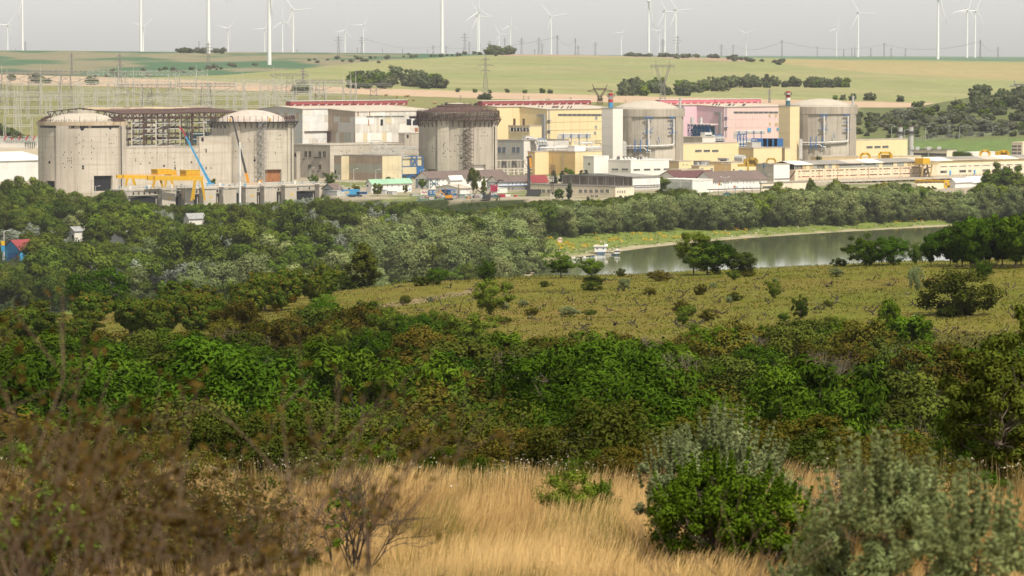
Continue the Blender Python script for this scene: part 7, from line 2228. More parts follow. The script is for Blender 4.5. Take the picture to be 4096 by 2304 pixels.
def turbine_parts():
 tw = MB().lathe([(2.3, -3), (2.25, 0), (1.4, 97)], 0, 0, 20).mesh('tower', M['turbine'], True)
 nc = MB(); nc.hexa([(-1.8, -3, -1.6), (1.8, -3, -1.6), (1.6, 7.5, -1.4), (-1.6, 7.5, -1.4), (-1.8, -3, 1.8), (1.8, -3, 1.8), (1.5, 7.5, 1.7), (-1.5, 7.5, 1.7)]); ncm = nc.mesh('nacelle', M['turbine'])
 hb_ = MB(); hb_.tube((0, -3.1, 0), (0, -5.5, 0), 1.5, .5, 14); hbm = hb_.mesh('hub', M['turbine'], True)
 bl = MB()
 sec = [(0, .9, .9), (3, 1.3, .8), (9, 2.0, .55), (20, 1.45, .35), (34, .95, .2), (45, .35, .08)]
 q = []
 for z, c_, t in sec:
  q += [(-c_ * .35, -t, z), (c_ * .2, -t, z), (c_ * .75, 0, z), (c_ * .2, t, z), (-c_ * .35, t, z)]
 f = [(k * 5 + j, k * 5 + (j + 1) % 5, (k + 1) * 5 + (j + 1) % 5, (k + 1) * 5 + j) for k in range(len(sec) - 1) for j in range(5)] + [tuple(range(4, -1, -1)), tuple(range(25, 30))]
 bl.add(q, f); blm = bl.mesh('blade', M['turbine'], True)
 return tw, ncm, hbm, blm
TW, NC, HB, BL = turbine_parts()
def turbine(label, u, vh, D, rot, yaw=0.5, group='wind turbines on the plateau'):
 x = (u - 2048) / FPX * D
 z0 = hz(x, D); zh = P(u, vh, D).z
 H = max(60.0, zh - z0); s = float(np.clip(H / 97.0, .75, 1.25))
 th = thing('wind_turbine', label, 'wind turbine', (x, D, z0), group)
 t = link('tower', TW, th); t.scale = (s, s, H / 97.0)
 n = link('nacelle', NC, th, (0, 0, H + 1.5 * s)); n.scale = (s, s, s); n.rotation_euler = (0, 0, yaw)
 hd = Vector((math.sin(yaw), -math.cos(yaw), 0))
 h = link('hub', HB, n)
 for k in range(3):
  b_ = link('blade', BL, n, (0, -4.2, 0)); b_.rotation_euler = (0, math.radians(rot + 120 * k), 0)
 return th
T = [(93, -25, 7300, 192, 'wind turbine tower on the ridge above the switchyard, one blade hanging into view'), (566, -70, 6000, 230, 'bare-looking wind turbine tower on the green ridge beside the dark slim pylon'), (836, -120, 5250, 30, 'thick white turbine tower standing behind a pylon on the ridge shrubs'), (1079, -95, 4600, 178, 'broad white turbine tower planted low on the near slope'), (1769, -80, 5500, 235, 'broad white turbine tower in front of the skyline near the round thicket'), (3749, -4, 6600, 162, 'white turbine tower on the far plateau with one blade pointing down beside it')]
for u, vh, D, rot, lab in T:
 turbine(lab, u, vh, D, rot, .5, 'large near wind turbines')
far_t = [(34, 195, 9500, 35), (575, 168, 9800, 290), (914, 172, 10500, 285), (1060, 172, 10500, 268), (1131, 87, 10600, 357), (1174, 43, 10000, 325), (1381, 173, 11000, 20), (1455, 102, 10800, 30), (1916, 46, 9900, 355), (1911, 67, 10200, 333), (2042, 103, 11500, 5), (1996, 156, 12500, 330), (2204, 69, 11000, 318), (2484, 135, 12500, 278), (2594, 9, 9300, 290), (2636, 126, 12300, 280), (2658, 49, 10400, 333), (2702, 45, 10600, 325), (2983, 137, 12800, 298), (3344, 115, 12500, 15), (3430, 56, 10800, 330), (3865, 41, 9600, 20), (3897, 45, 9800, 25)]
for u, vh, D, rot in far_t:
 turbine('distant hazy white wind turbine standing beyond the plateau ridge', u, vh, D, rot, .45 + .15 * math.sin(u), 'distant wind turbines')
bm_ = MB().tube((-.75, 0, .72), (.75, 0, .72), .75, .75, 16).mesh('hay_bale', plain('straw_bale', (0.33, 0.23, 0.11), .95))
r7 = lambda x, y: (1365 + x / 1.887, y / 1.887)
for x, y in ((503, 760), (545, 760), (486, 732), (507, 732), (706, 783), (36, 718), (421, 735), (340, 725)):
 u, v = r7(x, y); D = 3150
 for _ in range(12):
  X = (u - 2048) / FPX * D; vv = proj(X, D, hz(X, D))[1]; D += (vv - v) * 6 * .6 if abs(vv - v) > .5 else 0
  D = min(max(D, 2900), 3500)
 X = (u - 2048) / FPX * D
 o = link('hay_bale', bm_, None, (X, D, hz(X, D)), label='round straw bale lying on the green hay field behind the plant', cat='hay bale', group='straw bales on the hay field')
 o.scale = (1.25, 1.25, 1.25); o.rotation_euler = (0, 0, RNG.uniform(-.6, .6))
for x, y in ((1132, 112), (1158, 98), (1205, 108), (1092, 100), (820, 116)):
 u, v = 800 + x / 2.5156, 350 + y / 2.5156; D = 3150
 X = (u - 2048) / FPX * D
 o = link('hay_bale', bm_, None, (X, D, hz(X, D)), label='round straw bale lying on the green hay field behind the plant', cat='hay bale', group='straw bales on the hay field'); o.scale = (1.25, 1.25, 1.25); o.rotation_euler = (0, 0, RNG.uniform(-.6, .6))
NR = np.random.default_rng(11)
def unit(n, rng):
 v = rng.normal(size=(n, 3))
 return v / np.linalg.norm(v, axis=1, keepdims=True)
def leaf_cloud(rng, C, Rr, n, L, W, out=0.95, up=0.45, rnd=0.55, flat=0.85, fill=0.42, hang=0.0, tips=0.0):
 C = np.asarray(C, float); Rr = np.asarray(Rr, float)
 k = len(C)
 idx = np.repeat(np.arange(k), n)
 m = len(idx)
 d = unit(m, rng)
 r = Rr[idx] * rng.random(m) ** fill
 off = d * r[:, None]
 off[:, 2] *= flat
 pos = C[idx] + off
 nr = out * d + rnd * unit(m, rng)
 nr[:, 2] += up
 nr /= np.linalg.norm(nr, axis=1, keepdims=True)
 t = unit(m, rng)
 if hang: t[:, 2] -= hang
 t = t - nr * (t * nr).sum(1)[:, None]
 t /= np.linalg.norm(t, axis=1, keepdims=True) + 1e-9
 b = np.cross(nr, t)
 s = rng.uniform(0.6, 1.25, m)[:, None]
 v = np.stack([pos + t * L * s, pos + b * W * s, pos - t * L * s, pos - b * W * s], 1).reshape(-1, 3)
 q = np.arange(4 * m).reshape(m, 4)
 ct = rng.random(k)
 tint = np.clip(.12 + 0.42 * ct[idx] + 0.42 * rng.random(m), 0, 1)
 tip = (rng.random(m) < tips * np.clip((d[:, 2] + .4), 0, 1) * 1.3).astype(float) * rng.uniform(.5, 1, m)
 leaf_cloud.d, leaf_cloud.pos = d, pos
 return v, q, np.repeat(tint, 4), np.repeat(tip, 4)
def tubes(segs, n=4):
 S = np.array([(*a, *b, r0, r1) for a, b, r0, r1 in segs], float)
 p0, p1, r0, r1 = S[:, :3], S[:, 3:6], S[:, 6], S[:, 7]
 d = p1 - p0
 d /= np.linalg.norm(d, axis=1, keepdims=True) + 1e-9
 up = np.where(np.abs(d[:, 2:3]) < .95, np.array([[0, 0, 1.0]]), np.array([[1.0, 0, 0]]))
 a = np.cross(d, up); a /= np.linalg.norm(a, axis=1, keepdims=True) + 1e-9
 b = np.cross(d, a)
 ang = np.arange(n) * 2 * np.pi / n
 ring = a[:, None] * np.cos(ang)[None, :, None] + b[:, None] * np.sin(ang)[None, :, None]
 v = np.concatenate([p0[:, None] + ring * r0[:, None, None], p1[:, None] + ring * r1[:, None, None]], 1).reshape(-1, 3)
 base = (np.arange(len(S)) * 2 * n)[:, None, None]
 k = np.arange(n)
 f = np.stack([k, (k + 1) % n, n + (k + 1) % n, n + k], 1)[None]
 return v, (base + f).reshape(-1, 4)
def grow(rng, p, d, ln, r, depth, segs, split=(2, 3), ang=.5, shrink=.74, lift=.1, ends=None, wig=.12):
 k = 2 if depth > 1 else 1
 q = np.array(p, float); dd = np.array(d, float)
 for j in range(k):
  dd = dd + rng.normal(size=3) * wig; dd[2] += lift * .5; dd /= np.linalg.norm(dd)
  e = q + dd * ln / k
  segs.append((q.copy(), e.copy(), r * (1 - .35 * j / k), r * (1 - .35 * (j + 1) / k)))
  q = e
 if depth <= 0:
  if ends is not None: ends.append(q)
  return
 for _ in range(rng.integers(split[0], split[1] + 1)):
  nd = dd + rng.normal(size=3) * ang; nd[2] += lift; nd /= np.linalg.norm(nd)
  grow(rng, q, nd, ln * shrink * rng.uniform(.75, 1.15), r * .62, depth - 1, segs, split, ang, shrink, lift, ends, wig)
 if ends is not None and depth <= 2: ends.append(q)
LM = {}
LM['elm'] = leafmat('elm_leaf', (0.028, 0.042, 0.005), (0.130, 0.172, 0.022), .018, .32)
LM['acacia'] = leafmat('acacia_leaf', (0.032, 0.052, 0.005), (0.145, 0.205, 0.022), .018, .30)
LM['hill'] = leafmat('hazed_hill_leaf', (0.050, 0.064, 0.028), (0.130, 0.150, 0.068), .02, .25)  # leaf green paled, distance haze put into the colour
LM['ash'] = leafmat('ash_leaf', (0.022, 0.034, 0.005), (0.096, 0.128, 0.018), .018, .32)
LM['willow'] = leafmat('willow_leaf', (0.068, 0.090, 0.030), (0.260, 0.305, 0.115), .015, .3)
LM['silver'] = leafmat('silver_poplar_leaf', (0.085, 0.105, 0.066), (0.29, 0.32, 0.25), .01, .18)
LM['yellow'] = leafmat('yellow_green_leaf', (0.075, 0.085, 0.014), (0.20, 0.185, 0.028), .02, .2)
LM['locust'] = leafmat('locust_leaf', (0.010, 0.024, 0.002), (0.072, 0.132, 0.010), .014, .38)
LM['bright'] = leafmat('bright_green_leaf', (0.045, 0.080, 0.008), (0.125, 0.18, 0.022), .02, .2)
LM['haw'] = leafmat('hawthorn_leaf', (0.024, 0.025, 0.004), (0.120, 0.108, 0.016), .02, .35, third=(0.10, 0.070, 0.012))
LM['dull'] = leafmat('dull_green_leaf', (0.019, 0.028, 0.004), (0.092, 0.115, 0.018), .02, .35)
LM['apricot'] = leafmat('apricot_leaf', (0.030, 0.050, 0.006), (0.098, 0.132, 0.016), .02, .25, third=(0.22, 0.095, 0.02))
LM['olive'] = leafmat('oleaster_leaf', (0.076, 0.100, 0.036), (0.240, 0.285, 0.130), .01, .12)
LM['edge'] = leafmat('edge_tree_leaf', (0.028, 0.040, 0.005), (0.092, 0.115, 0.015), .01, .1)
LM['brown'] = leafmat('withered_leaf', (0.030, 0.021, 0.007), (0.092, 0.060, 0.015), .01, .1)
LM['climber'] = leafmat('climber_leaf', (0.018, 0.040, 0.002), (0.110, 0.180, 0.013), .01, .1)
LM['olive2'] = leafmat('near_oleaster_leaf', (0.080, 0.104, 0.034), (0.240, 0.285, 0.120), .01, .1)
LM['dusty'] = leafmat('dusty_shrub_leaf', (0.075, 0.085, 0.055), (0.19, 0.20, 0.135), .02, .22)
LM['pine'] = leafmat('pine_needle', (0.022, 0.038, 0.018), (0.060, 0.082, 0.040), .02, .2)
BARK = surf('bark', (0.115, 0.088, 0.066), (0.075, 0.058, 0.045), .95, 2.0)
TWIG = surf('dead_twig', (0.135, 0.092, 0.058), (0.08, 0.055, 0.036), .95, 3.0)
TWIG_DK = surf('dark_vine_wood', (0.060, 0.046, 0.038), (0.035, 0.028, 0.024), .95, 3.0)
def crown_tree(seed, h, rx, rz0, n_cl, n_lf, L, W, leaf, trunk_r=.25, shape='round', tips=0.0, cl=(.22, .36), hang=0.0, flat=.85):
 rng = np.random.default_rng(seed)
 cz, rz = (h + rz0) / 2, (h - rz0) / 2
 C, Rr = [], []
 lob = [(rng.uniform(0, 2 * np.pi), rng.uniform(.15, .4)) for _ in range(3)]
 while len(C) < n_cl:
  d = unit(1, rng)[0]
  rad = rng.random() ** .38
  a = math.atan2(d[1], d[0])
  wob = 1 + sum(w * math.cos(j + 2) * math.cos((j + 2) * (a - t)) * .6 for j, (t, w) in enumerate(lob))
  p = np.array([d[0] * rx * wob * rad, d[1] * rx * wob * rad, cz + d[2] * rz * rad])
  if shape == 'cone':
   f = (p[2] - rz0) / (h - rz0); p[:2] *= 1.15 * (1 - f) ** .75 + .06
  elif shape == 'umbrella':
   f = (p[2] - rz0) / (h - rz0); p[:2] *= .55 + .75 * f
  elif shape == 'vase':
   f = (p[2] - rz0) / (h - rz0); p[:2] *= .35 + .8 * f ** .7
  elif shape == 'willow':
   f = (p[2] - rz0) / (h - rz0); p[:2] *= 1.05 - .45 * f
  C.append(p); Rr.append(rx * rng.uniform(*cl))
 C, Rr = np.array(C), np.array(Rr)
 if shape == 'willow':                       # each bough hangs: short chains of clumps below it
  ex, er = [C], [Rr]
  dn = C.copy(); dn[:, 2] -= Rr * .8; dn[:, :2] *= 1.1; dn += rng.normal(size=dn.shape) * .5
  ex.append(dn); er.append(Rr * .8)
  C, Rr = np.vstack(ex), np.concatenate(er)
  keep = C[:, 2] > rz0 * .5 + .4
  C, Rr = C[keep], Rr[keep]
 v, q, tint, tip = leaf_cloud(rng, C, Rr, max(6, n_lf // len(C)), L, W, hang=hang, flat=flat, tips=tips)
 g = (leaf_cloud.pos - np.array([0, 0, cz - rz * .35])) / np.array([rx, rx, rz])
 g /= np.linalg.norm(g, axis=1, keepdims=True) + 1e-6
 vn = .75 * leaf_cloud.d + .75 * g + .35 * unit(len(g), rng)
 vn /= np.linalg.norm(vn, axis=1, keepdims=True) + 1e-6
 cm = np_mesh('crown', v, q, LM[leaf], {'tint': ('FLOAT', tint), 'tip': ('FLOAT', tip)}, vn=np.repeat(vn, 4, 0))
 segs = []
 top = np.array([0, 0, rz0 + (h - rz0) * .35])
 lean = rng.normal(size=2) * .04 * h
 mid = np.array([lean[0] * .5, lean[1] * .5, top[2] * .5]); top[:2] = lean
 segs += [((0, 0, -.4), mid, trunk_r, trunk_r * .8), (mid, top, trunk_r * .8, trunk_r * .55)]
 for i in rng.permutation(len(C))[:max(6, len(C) // 3)]:
  s = mid + (top - mid) * rng.uniform(0, 1)
  m = (s + C[i]) / 2 + rng.normal(size=3) * .05 * h
  segs += [(s, m, trunk_r * .35, trunk_r * .22), (m, C[i], trunk_r * .22, trunk_r * .07)]
 tv, tq = tubes(segs, 5)
 tm = np_mesh('trunk', tv, tq, BARK)
 return cm, tm
PROTO = {}
def tree(kind, name, label, cat, p, h, rz=None, group=None, wide=1.0, variant=None):
 protos, ph = PROTO[kind]
 i = (RNG.randrange(len(protos)) if variant is None else variant) % len(protos)
 cm, tm = protos[i]
 s = h / ph
 th = thing(name, label, cat, p, group)
 th.rotation_euler = (0, 0, RNG.uniform(0, 6.283) if rz is None else rz)
 th.scale = (s * wide, s * wide, s)
 link('crown', cm, th); link('trunk', tm, th)
 return th
PROTO['elm'] = ([crown_tree(100 + i, 13, 5.6, 2.0, 30, 6400, .40, .22, 'elm', .3, 'round', flat=.9, cl=(.24, .42)) for i in range(5)], 13)
PROTO['ash'] = ([crown_tree(110 + i, 13, 5.2, 1.6, 26, 6000, .40, .22, 'ash', .3, 'round', flat=1.0, cl=(.26, .44)) for i in range(4)], 13)
PROTO['acacia'] = ([crown_tree(120 + i, 12, 5.2, 2.2, 30, 5600, .46, .2, 'acacia', .26, 'umbrella', cl=(.22, .38)) for i in range(4)], 12)
PROTO['willow'] = ([crown_tree(140 + i, 16, 6.3, 1.2, 17, 8600, .36, .18, 'willow', .4, 'willow', hang=.6, cl=(.30, .46)) for i in range(5)], 16)
PROTO['silver'] = ([crown_tree(160 + i, 12, 5.0, 1.5, 55, 4200, .36, .25, 'silver', .25, 'round') for i in range(3)], 12)
PROTO['yellow'] = ([crown_tree(170 + i, 7, 3.6, .4, 40, 3200, .34, .2, 'yellow', .18, 'round') for i in range(2)], 7)
PROTO['poplar'] = ([crown_tree(180 + i, 18, 4.2, 1.5, 70, 5200, .42, .26, 'elm', .35, 'cone') for i in range(3)], 18)
PROTO['pine'] = ([crown_tree(190 + i, 13, 3.9, 1.5, 60, 4800, .5, .12, 'pine', .28, 'cone', flat=.6) for i in range(2)], 13)
SKY_U = np.array([-400, 0, 130, 200, 250, 330, 420, 480, 505, 600, 700, 800, 900, 1000, 1100, 1180, 1300, 1400, 1450, 1500, 1560, 1640, 1700, 1780, 1880, 1980, 2060, 2120, 2200, 2280, 2340, 2430, 2560, 2640, 2720, 2850, 2960, 3050, 3110, 3180, 3240, 3290, 3345, 3400, 3460, 3560, 3620, 3700, 3800, 3900, 3960, 4000, 4096, 4500])
SKY_V = np.array([690, 708, 712, 735, 752, 775, 758, 752, 790, 795, 812, 812, 805, 806, 796, 782, 772, 795, 802, 798, 795, 790, 808, 832, 836, 822, 808, 802, 796, 796, 800, 792, 770, 756, 752, 772, 766, 758, 752, 752, 728, 748, 726, 740, 742, 722, 730, 740, 757, 752, 700, 664, 668, 650])
HOUSE_CLEAR = [(-30, 95, 1558, 1050), (262, 335, 1718, 965), (730, 822, 1828, 884), (445, 475, 1638, 962), (2240, 2280, 1688, 975)]
def plant_woods():
 rng = np.random.default_rng(5)
 pts = []
 cell = {}
 def ok(x, y, r):
  i, j = int(x // 12), int(y // 12)
  for a in range(i - 2, i + 3):
   for b in range(j - 2, j + 3):
    for (px, py, pr) in cell.get((a, b), ()):
     if (px - x) ** 2 + (py - y) ** 2 < (r + pr) ** 2: return False
  cell.setdefault((i, j), []).append((x, y, r)); return True
 N = 34000
 U = rng.uniform(-450, 4650, N); D = 1240 + (2040 - 1240) * rng.random(N)
 X = (U - 2048) / FPX * D
 S = shore(X, D); Z = height(X, D)
 EDGE = EDGEF(X)
 counts = {}
 cap = {'ash_tree': 290, 'elm_tree': 290, 'acacia_tree': 290, 'willow_tree': 295, 'silver_poplar': 120, 'yellow_shrub_tree': 80}
 for i in range(N):
  u, d, x, s, z = U[i], D[i], X[i], S[i], Z[i]
  if not ((u > 2205) or (d > 1640 and u > 2100)) or d > EDGE[i] - 4: continue
  if s < np.interp(u, [2200, 2700, 3000, 3780, 3830], [42, 36, 24, 24, 12]): continue
  kind, name = ('willow', 'willow_tree') if s < 78 else (('ash', 'ash_tree') if rng.random() < .4 else ('elm', 'elm_tree'))
  if s < 78 and rng.random() < .12: kind, name = 'acacia', 'acacia_tree'
  half = {'willow': 6.3 / 16, 'elm': 5.6 / 13, 'ash': 5.2 / 13, 'acacia': 5.4 / 12}[kind]
  w = 5.0 * FPX / d
  lim = np.interp([u - w * .7, u, u + w * .7], SKY_U, SKY_V).mean() + abs(rng.normal()) * 14 - 2
  h = min(rng.uniform(14, 21), (zat(lim, d) - z) / 1.04)
  if h < 4 or counts.get(name, 0) >= cap[name] - 40: continue
  if not ok(x, d, max(3.2, half * h * .72)): continue
  counts[name] = counts.get(name, 0) + 1
  pts.append((kind, name, x, d, z, h, True, True))
 for i in range(N):
  u, d, x, s, z = U[i], D[i], X[i], S[i], Z[i]
  if s < 5 or d > EDGE[i] - 6: continue
  far_bank = (u > 2205) or (d > 1640 and u > 2100)
  if far_bank: continue
  if u > 2185 and not far_bank: continue
  near_w = s < (130 if far_bank else 75)
  rr = rng.random()
  if near_w: kind, name = ('willow', 'willow_tree') if rr < .86 else (('acacia', 'acacia_tree') if rr < .95 else ('elm', 'elm_tree'))
  else:
   pat = fnoise(x / 60.0, d / 90.0, 77, 2)
   if u > 1200 and d > 1750 and rr < .12: kind, name = 'yellow', 'yellow_shrub_tree'
   elif pat > .66 and rr < .6: kind, name = 'silver', 'silver_poplar'
   elif pat < .33 and rr < .35: kind, name = 'willow', 'willow_tree'
   elif rr < .42: kind, name = 'elm', 'elm_tree'
   elif rr < .72: kind, name = 'ash', 'ash_tree'
   else: kind, name = 'acacia', 'acacia_tree'
  h = {'willow': rng.uniform(11, 19), 'elm': rng.uniform(6, 19), 'ash': rng.uniform(6, 18), 'acacia': rng.uniform(5, 16), 'silver': rng.uniform(7, 13), 'yellow': rng.uniform(3, 6.5)}[kind]
  ph = PROTO[kind][1]
  half = {'willow': 6.3, 'elm': 5.6, 'ash': 5.2, 'acacia': 5.4, 'silver': 5, 'yellow': 3.6}[kind] / ph
  for _ in range(14):
   w = half * h * FPX / d * .8
   lim = max(np.interp(u + k * w, SKY_U, SKY_V) for k in (-1, -.5, 0, .5, 1))
   for a, b, dd, vv in HOUSE_CLEAR:
    if d < dd and u + w > a and u - w < b: lim = max(lim, vv)
   vt = proj(x, d, z + h * 1.04)[1]
   if vt >= lim: break
   h *= .86
  if vt < lim or h < 2.6: continue
  if any(abs(d - dd) < 14 and a - 10 < u < b + 190 for a, b, dd, vv in HOUSE_CLEAR[:3]): continue
  if counts.get(name, 0) >= cap[name] or (name == 'willow_tree' and u < 1400 and rr > .2): continue
  if not ok(x, d, max(2.2, half * h * (1.08 if not near_w else .66))): continue
  counts[name] = counts.get(name, 0) + 1
  pts.append((kind, name, x, d, z, h, near_w, far_bank))
 for kind, name, x, d, z, h, near_w, far_bank in pts:
  if kind == 'willow':
   lab, g = (('grey-green drooping willow in the belt along the far river bank', 'willows on the far bank') if far_bank else ('grey-green drooping willow in the flood plain wood', 'willows in the flood plain wood'))
  elif far_bank: lab, g = ('dark leafy tree in the belt behind the far bank willows', 'leafy trees behind the willows')
  elif kind == 'elm': lab, g = ('dark green round-crowned elm in the flood plain wood', 'elms in the flood plain wood')
  elif kind == 'ash': lab, g = ('deep green dense ash in the flood plain wood', 'ashes in the flood plain wood')
  elif kind == 'acacia': lab, g = ('mid green loose-crowned acacia in the flood plain wood', 'acacias in the flood plain wood')
  elif kind == 'silver': lab, g = ('whitish silver-leaved poplar in the flood plain wood', 'silver poplars in the flood plain wood')
  else: lab, g = ('yellowish green bushy tree at the plant edge of the wood', 'yellow-green bushes by the plant')
  tree(kind, name, lab, 'tree', (x, d, z - .2), h, None, g, RNG.uniform(1.1, 1.4) if kind == 'willow' else RNG.uniform(.95, 1.2))
 print('woods', counts, len(pts))
plant_woods()
_e = np.random.default_rng(71)
for kind, u, vt, vb, D, w, lab in (('elm', 1893, 672, 775, 2060, .55, 'leafy tall tree before the brown roofed prefab'), ('poplar', 1935, 706, 770, 2055, .8, 'shorter leafy tree beside the tall one at the prefab'), ('elm', 1510, 733, 785, 2045, 1.0, 'round grey-green tree before the mint roofed office'), ('elm', 1622, 738, 775, 2040, .7, 'slim young tree before the mint roofed office end'), ('acacia', 1690, 712, 760, 2070, .8, 'bushy tree at the end of the brown roofed prefab'),
        ('acacia', 1320, 690, 735, 2160, 1.0, 'round green tree at the foot of the grey annex'), ('acacia', 1255, 700, 735, 2180, 1.0, 'low green bush tree at the foot of the grey annex'), ('yellow', 1420, 735, 780, 2080, 1.1, 'pale yellow-green thicket below the striped building'), ('acacia', 1560, 704, 735, 2180, 1.3, 'green thicket before the cream end wall'), ('elm', 850, 710, 732, 2200, .8, 'small shrub by the grey door of the whitewashed dome drum'),
        ('pine', 2215, 680, 762, 2090, .8, 'dark pine beside the red roofed prefab'), ('pine', 2250, 676, 762, 2095, .8, 'second dark pine beside the red roofed prefab'), ('acacia', 2275, 672, 760, 2105, .7, 'pale green tree among the pines'), ('pine', 2325, 674, 760, 2100, .7, 'dark pine before the ochre building'), ('pine', 2345, 673, 700, 2110, .7, 'small pine before the lighter yellow wall'), ('pine', 2278, 730, 815, 1990, .9, 'tall dark pine before the cream podium'), ('bright', 2235, 752, 815, 1995, .9, 'bright green tree beside the podium pine'), ('pine', 2352, 783, 815, 1985, .9, 'small sparse pine before the podium windows'),
        ('acacia', 2648, 700, 760, 2075, .9, 'green bush tree at the end of the glazed strip'), ('elm', 3272, 622, 650, 2400, .7, 'little conifer-like tree growing on the salmon hall roof'), ('yellow', 3206, 638, 660, 2360, .8, 'bright small bush growing on the old roof'), ('elm', 2820, 687, 705, 2300, 1.2, 'low bush before the yellow cottage block'), ('elm', 2892, 692, 706, 2300, 1.4, 'low bush before the ochre brown block'), ('elm', 3845, 603, 640, 2560, 1.6, 'dark round tree by the glass band office'), ('poplar', 3985, 650, 760, 2010, 1.3, 'tall dark poplar by the storage tents'), ('poplar', 4030, 655, 760, 2000, 1.2, 'second tall dark poplar by the storage tents'), ('poplar', 3950, 672, 760, 2015, 1.2, 'shorter dark poplar by the storage tents'), ('poplar', 4075, 662, 770, 1990, 1.3, 'broad dark poplar by the storage tents'),
        ('poplar', 3244, 709, 775, 1960, .95, 'dark pointed poplar rising from the willows before the salmon hall'), ('poplar', 3345, 707, 780, 1950, 1.05, 'dark double poplar rising from the willows before the salmon hall'), ('elm', 3110, 728, 780, 1960, .9, 'dark round tree rising from the willows before the gate office'), ('elm', 2740, 750, 800, 1950, 1.2, 'broad dark tree before the white hall')):
 if kind == 'bright' and 'bright' not in PROTO:
  PROTO['bright'] = ([crown_tree(195 + i, 6, 2.9, .5, 46, 5200, .22, .13, 'bright', .14, 'round') for i in range(2)], 6)
 x = (u - 2048) / FPX * D
 z = hz(x, D) if D < 2045 else 0.0
 if 'roof' in lab: z = P(u, vb, D).z
 h = max(2.0, P(u, vt, D).z - z)
 tree(kind, 'pine_tree' if kind == 'pine' else ('poplar_tree' if kind == 'poplar' else 'leafy_tree'), lab, 'tree', (x, D, z - .1), h, None, None, w)
for k, (u, vt, D) in enumerate(((10, 716, 1960), (55, 704, 1990), (105, 708, 1975), (150, 722, 1950), (195, 742, 1930), (30, 760, 1880), (90, 750, 1870), (470, 752, 1990), (425, 762, 1960), (340, 778, 1980), (290, 765, 2010))):
 x = (u - 2048) / FPX * D; z = hz(x, D)
 tree('ash' if k % 2 else 'elm', 'tall_wood_tree', 'tall dark tree at the wood edge before the pale drum', 'tree', (x, D, z - .2), P(u, vt, D).z - z, None, 'tall trees before the pale drum', 1.0)
for k in range(95):
 u = _e.uniform(2500, 3930); D = _e.uniform(2008, 2130); lim = np.interp(u, SKY_U, SKY_V) + abs(_e.normal()) * 9
 x = (u - 2048) / FPX * D; h = zat(lim, D)
 if h < 1.6: continue
 tree(('acacia', 'yellow', 'elm')[k % 3], 'yard_edge_tree', 'small leafy tree on the plant bank before the long salmon hall', 'tree', (x, D, hz(x, D) - .1), h, None, 'small trees on the plant bank', 1.3)
for u, vt, D in ((2050, 985, 1530), (2085, 990, 1545), (2120, 1000, 1535), (2150, 1012, 1525), (2172, 1028, 1515), (2110, 1035, 1490), (2145, 1050, 1495), (2070, 1030, 1480), (2020, 1010, 1500)):
 x = (u - 2048) / FPX * D; z = hz(x, D)
 tree('willow', 'shore_willow', 'rounded grey-green willow at the sandy end of the moorings', 'tree', (x, D, z - .2), P(u, vt, D).z - z, None, 'willows by the moorings', 1.3)
def bank_plants():
 rng = np.random.default_rng(9)
 n = 5200
 U = rng.uniform(2080, 4500, n); D = rng.uniform(1560, 1990, n); X = (U - 2048) / FPX * D
 S = shore(X, D)
 k = (S > 8) & (S < 58)
 X, D, S, U = X[k], D[k], S[k], U[k]
 Z = height(X, D)
 pat = fnoise(X / 11.0, D / 17.0, 33, 3)
 fl = (pat > .56) & (S > 16) & (S < 50)
 v, q, t, tp = leaf_cloud(rng, np.stack([X, D, Z + .25], 1)[~fl], np.full((~fl).sum(), .9), 9, .42, .16, up=.8, flat=.45)
 me = np_mesh('bank_weeds', v, q, leafmat('bank_weed', (0.075, 0.105, 0.02), (0.165, 0.205, 0.045), .0, .0), {'tint': ('FLOAT', t)})
 link('bank_weeds', me, kind='stuff', label='low bright green weeds on the river bank', cat='weeds')
 c = np.stack([X, D, Z + .5], 1)[fl]
 v, q, t, tp = leaf_cloud(rng, c, np.full(len(c), 1.2), 16, .3, .22, up=1.2, flat=.4)
 me = np_mesh('yellow_flowers', v, q, leafmat('bank_flower', (0.20, 0.22, 0.03), (0.72, 0.40, 0.01), .0, .0), {'tint': ('FLOAT', t)})
 link('yellow_flowers', me, kind='stuff', label='patches of golden yellow flowers along the river bank', cat='flowers')
 k = (S < 26) & (rng.random(len(S)) < .5)
 mb = MB()
 for x, y, z in zip(X[k], D[k], Z[k]):
  r = rng.uniform(.2, .75); a = rng.uniform(0, 3)
  mb.tube((x, y, z - .1), (x, y, z + r * .6), r, r * .6, 6)
 build(mb, 'shore_stones', surf('shore_stone', (0.42, 0.37, 0.29), (0.33, 0.29, 0.22), .95, .8), kind='stuff', label='pale stones scattered along the waterline', cat='stones')
bank_plants()
def undergrowth():
 rng = np.random.default_rng(19)
 n = 2600
 U = rng.uniform(2180, 4500, n); D = rng.uniform(1640, 1990, n)
 U2 = rng.uniform(-300, 2250, 2600); D2 = rng.uniform(1235, 2030, 2600)
 X2 = (U2 - 2048) / FPX * D2; X = (U - 2048) / FPX * D
 S2 = shore(X2, D2); m2 = (S2 > 12) & (D2 < EDGEF(X2) - 4)
 S = shore(X, D)
 k = (S > np.interp(U, [2200, 2700, 3000], [42, 36, 24])) & (S < 95)
 X, D = np.r_[X[k], X2[m2]], np.r_[D[k], D2[m2]]; Z = height(X, D)
 v, q, t, tp = leaf_cloud(rng, np.stack([X, D, Z + 1.0], 1), rng.uniform(1.6, 2.8, len(X)), 34, .42, .24, flat=.8)
 link('undergrowth', np_mesh('undergrowth', v, q, leafmat('undergrowth_leaf', (0.025, 0.046, 0.014), (0.07, 0.10, 0.028), 0, 0), {'tint': ('FLOAT', t)}), kind='stuff', label='dark tangled undergrowth at the foot of the trees', cat='undergrowth')
undergrowth()
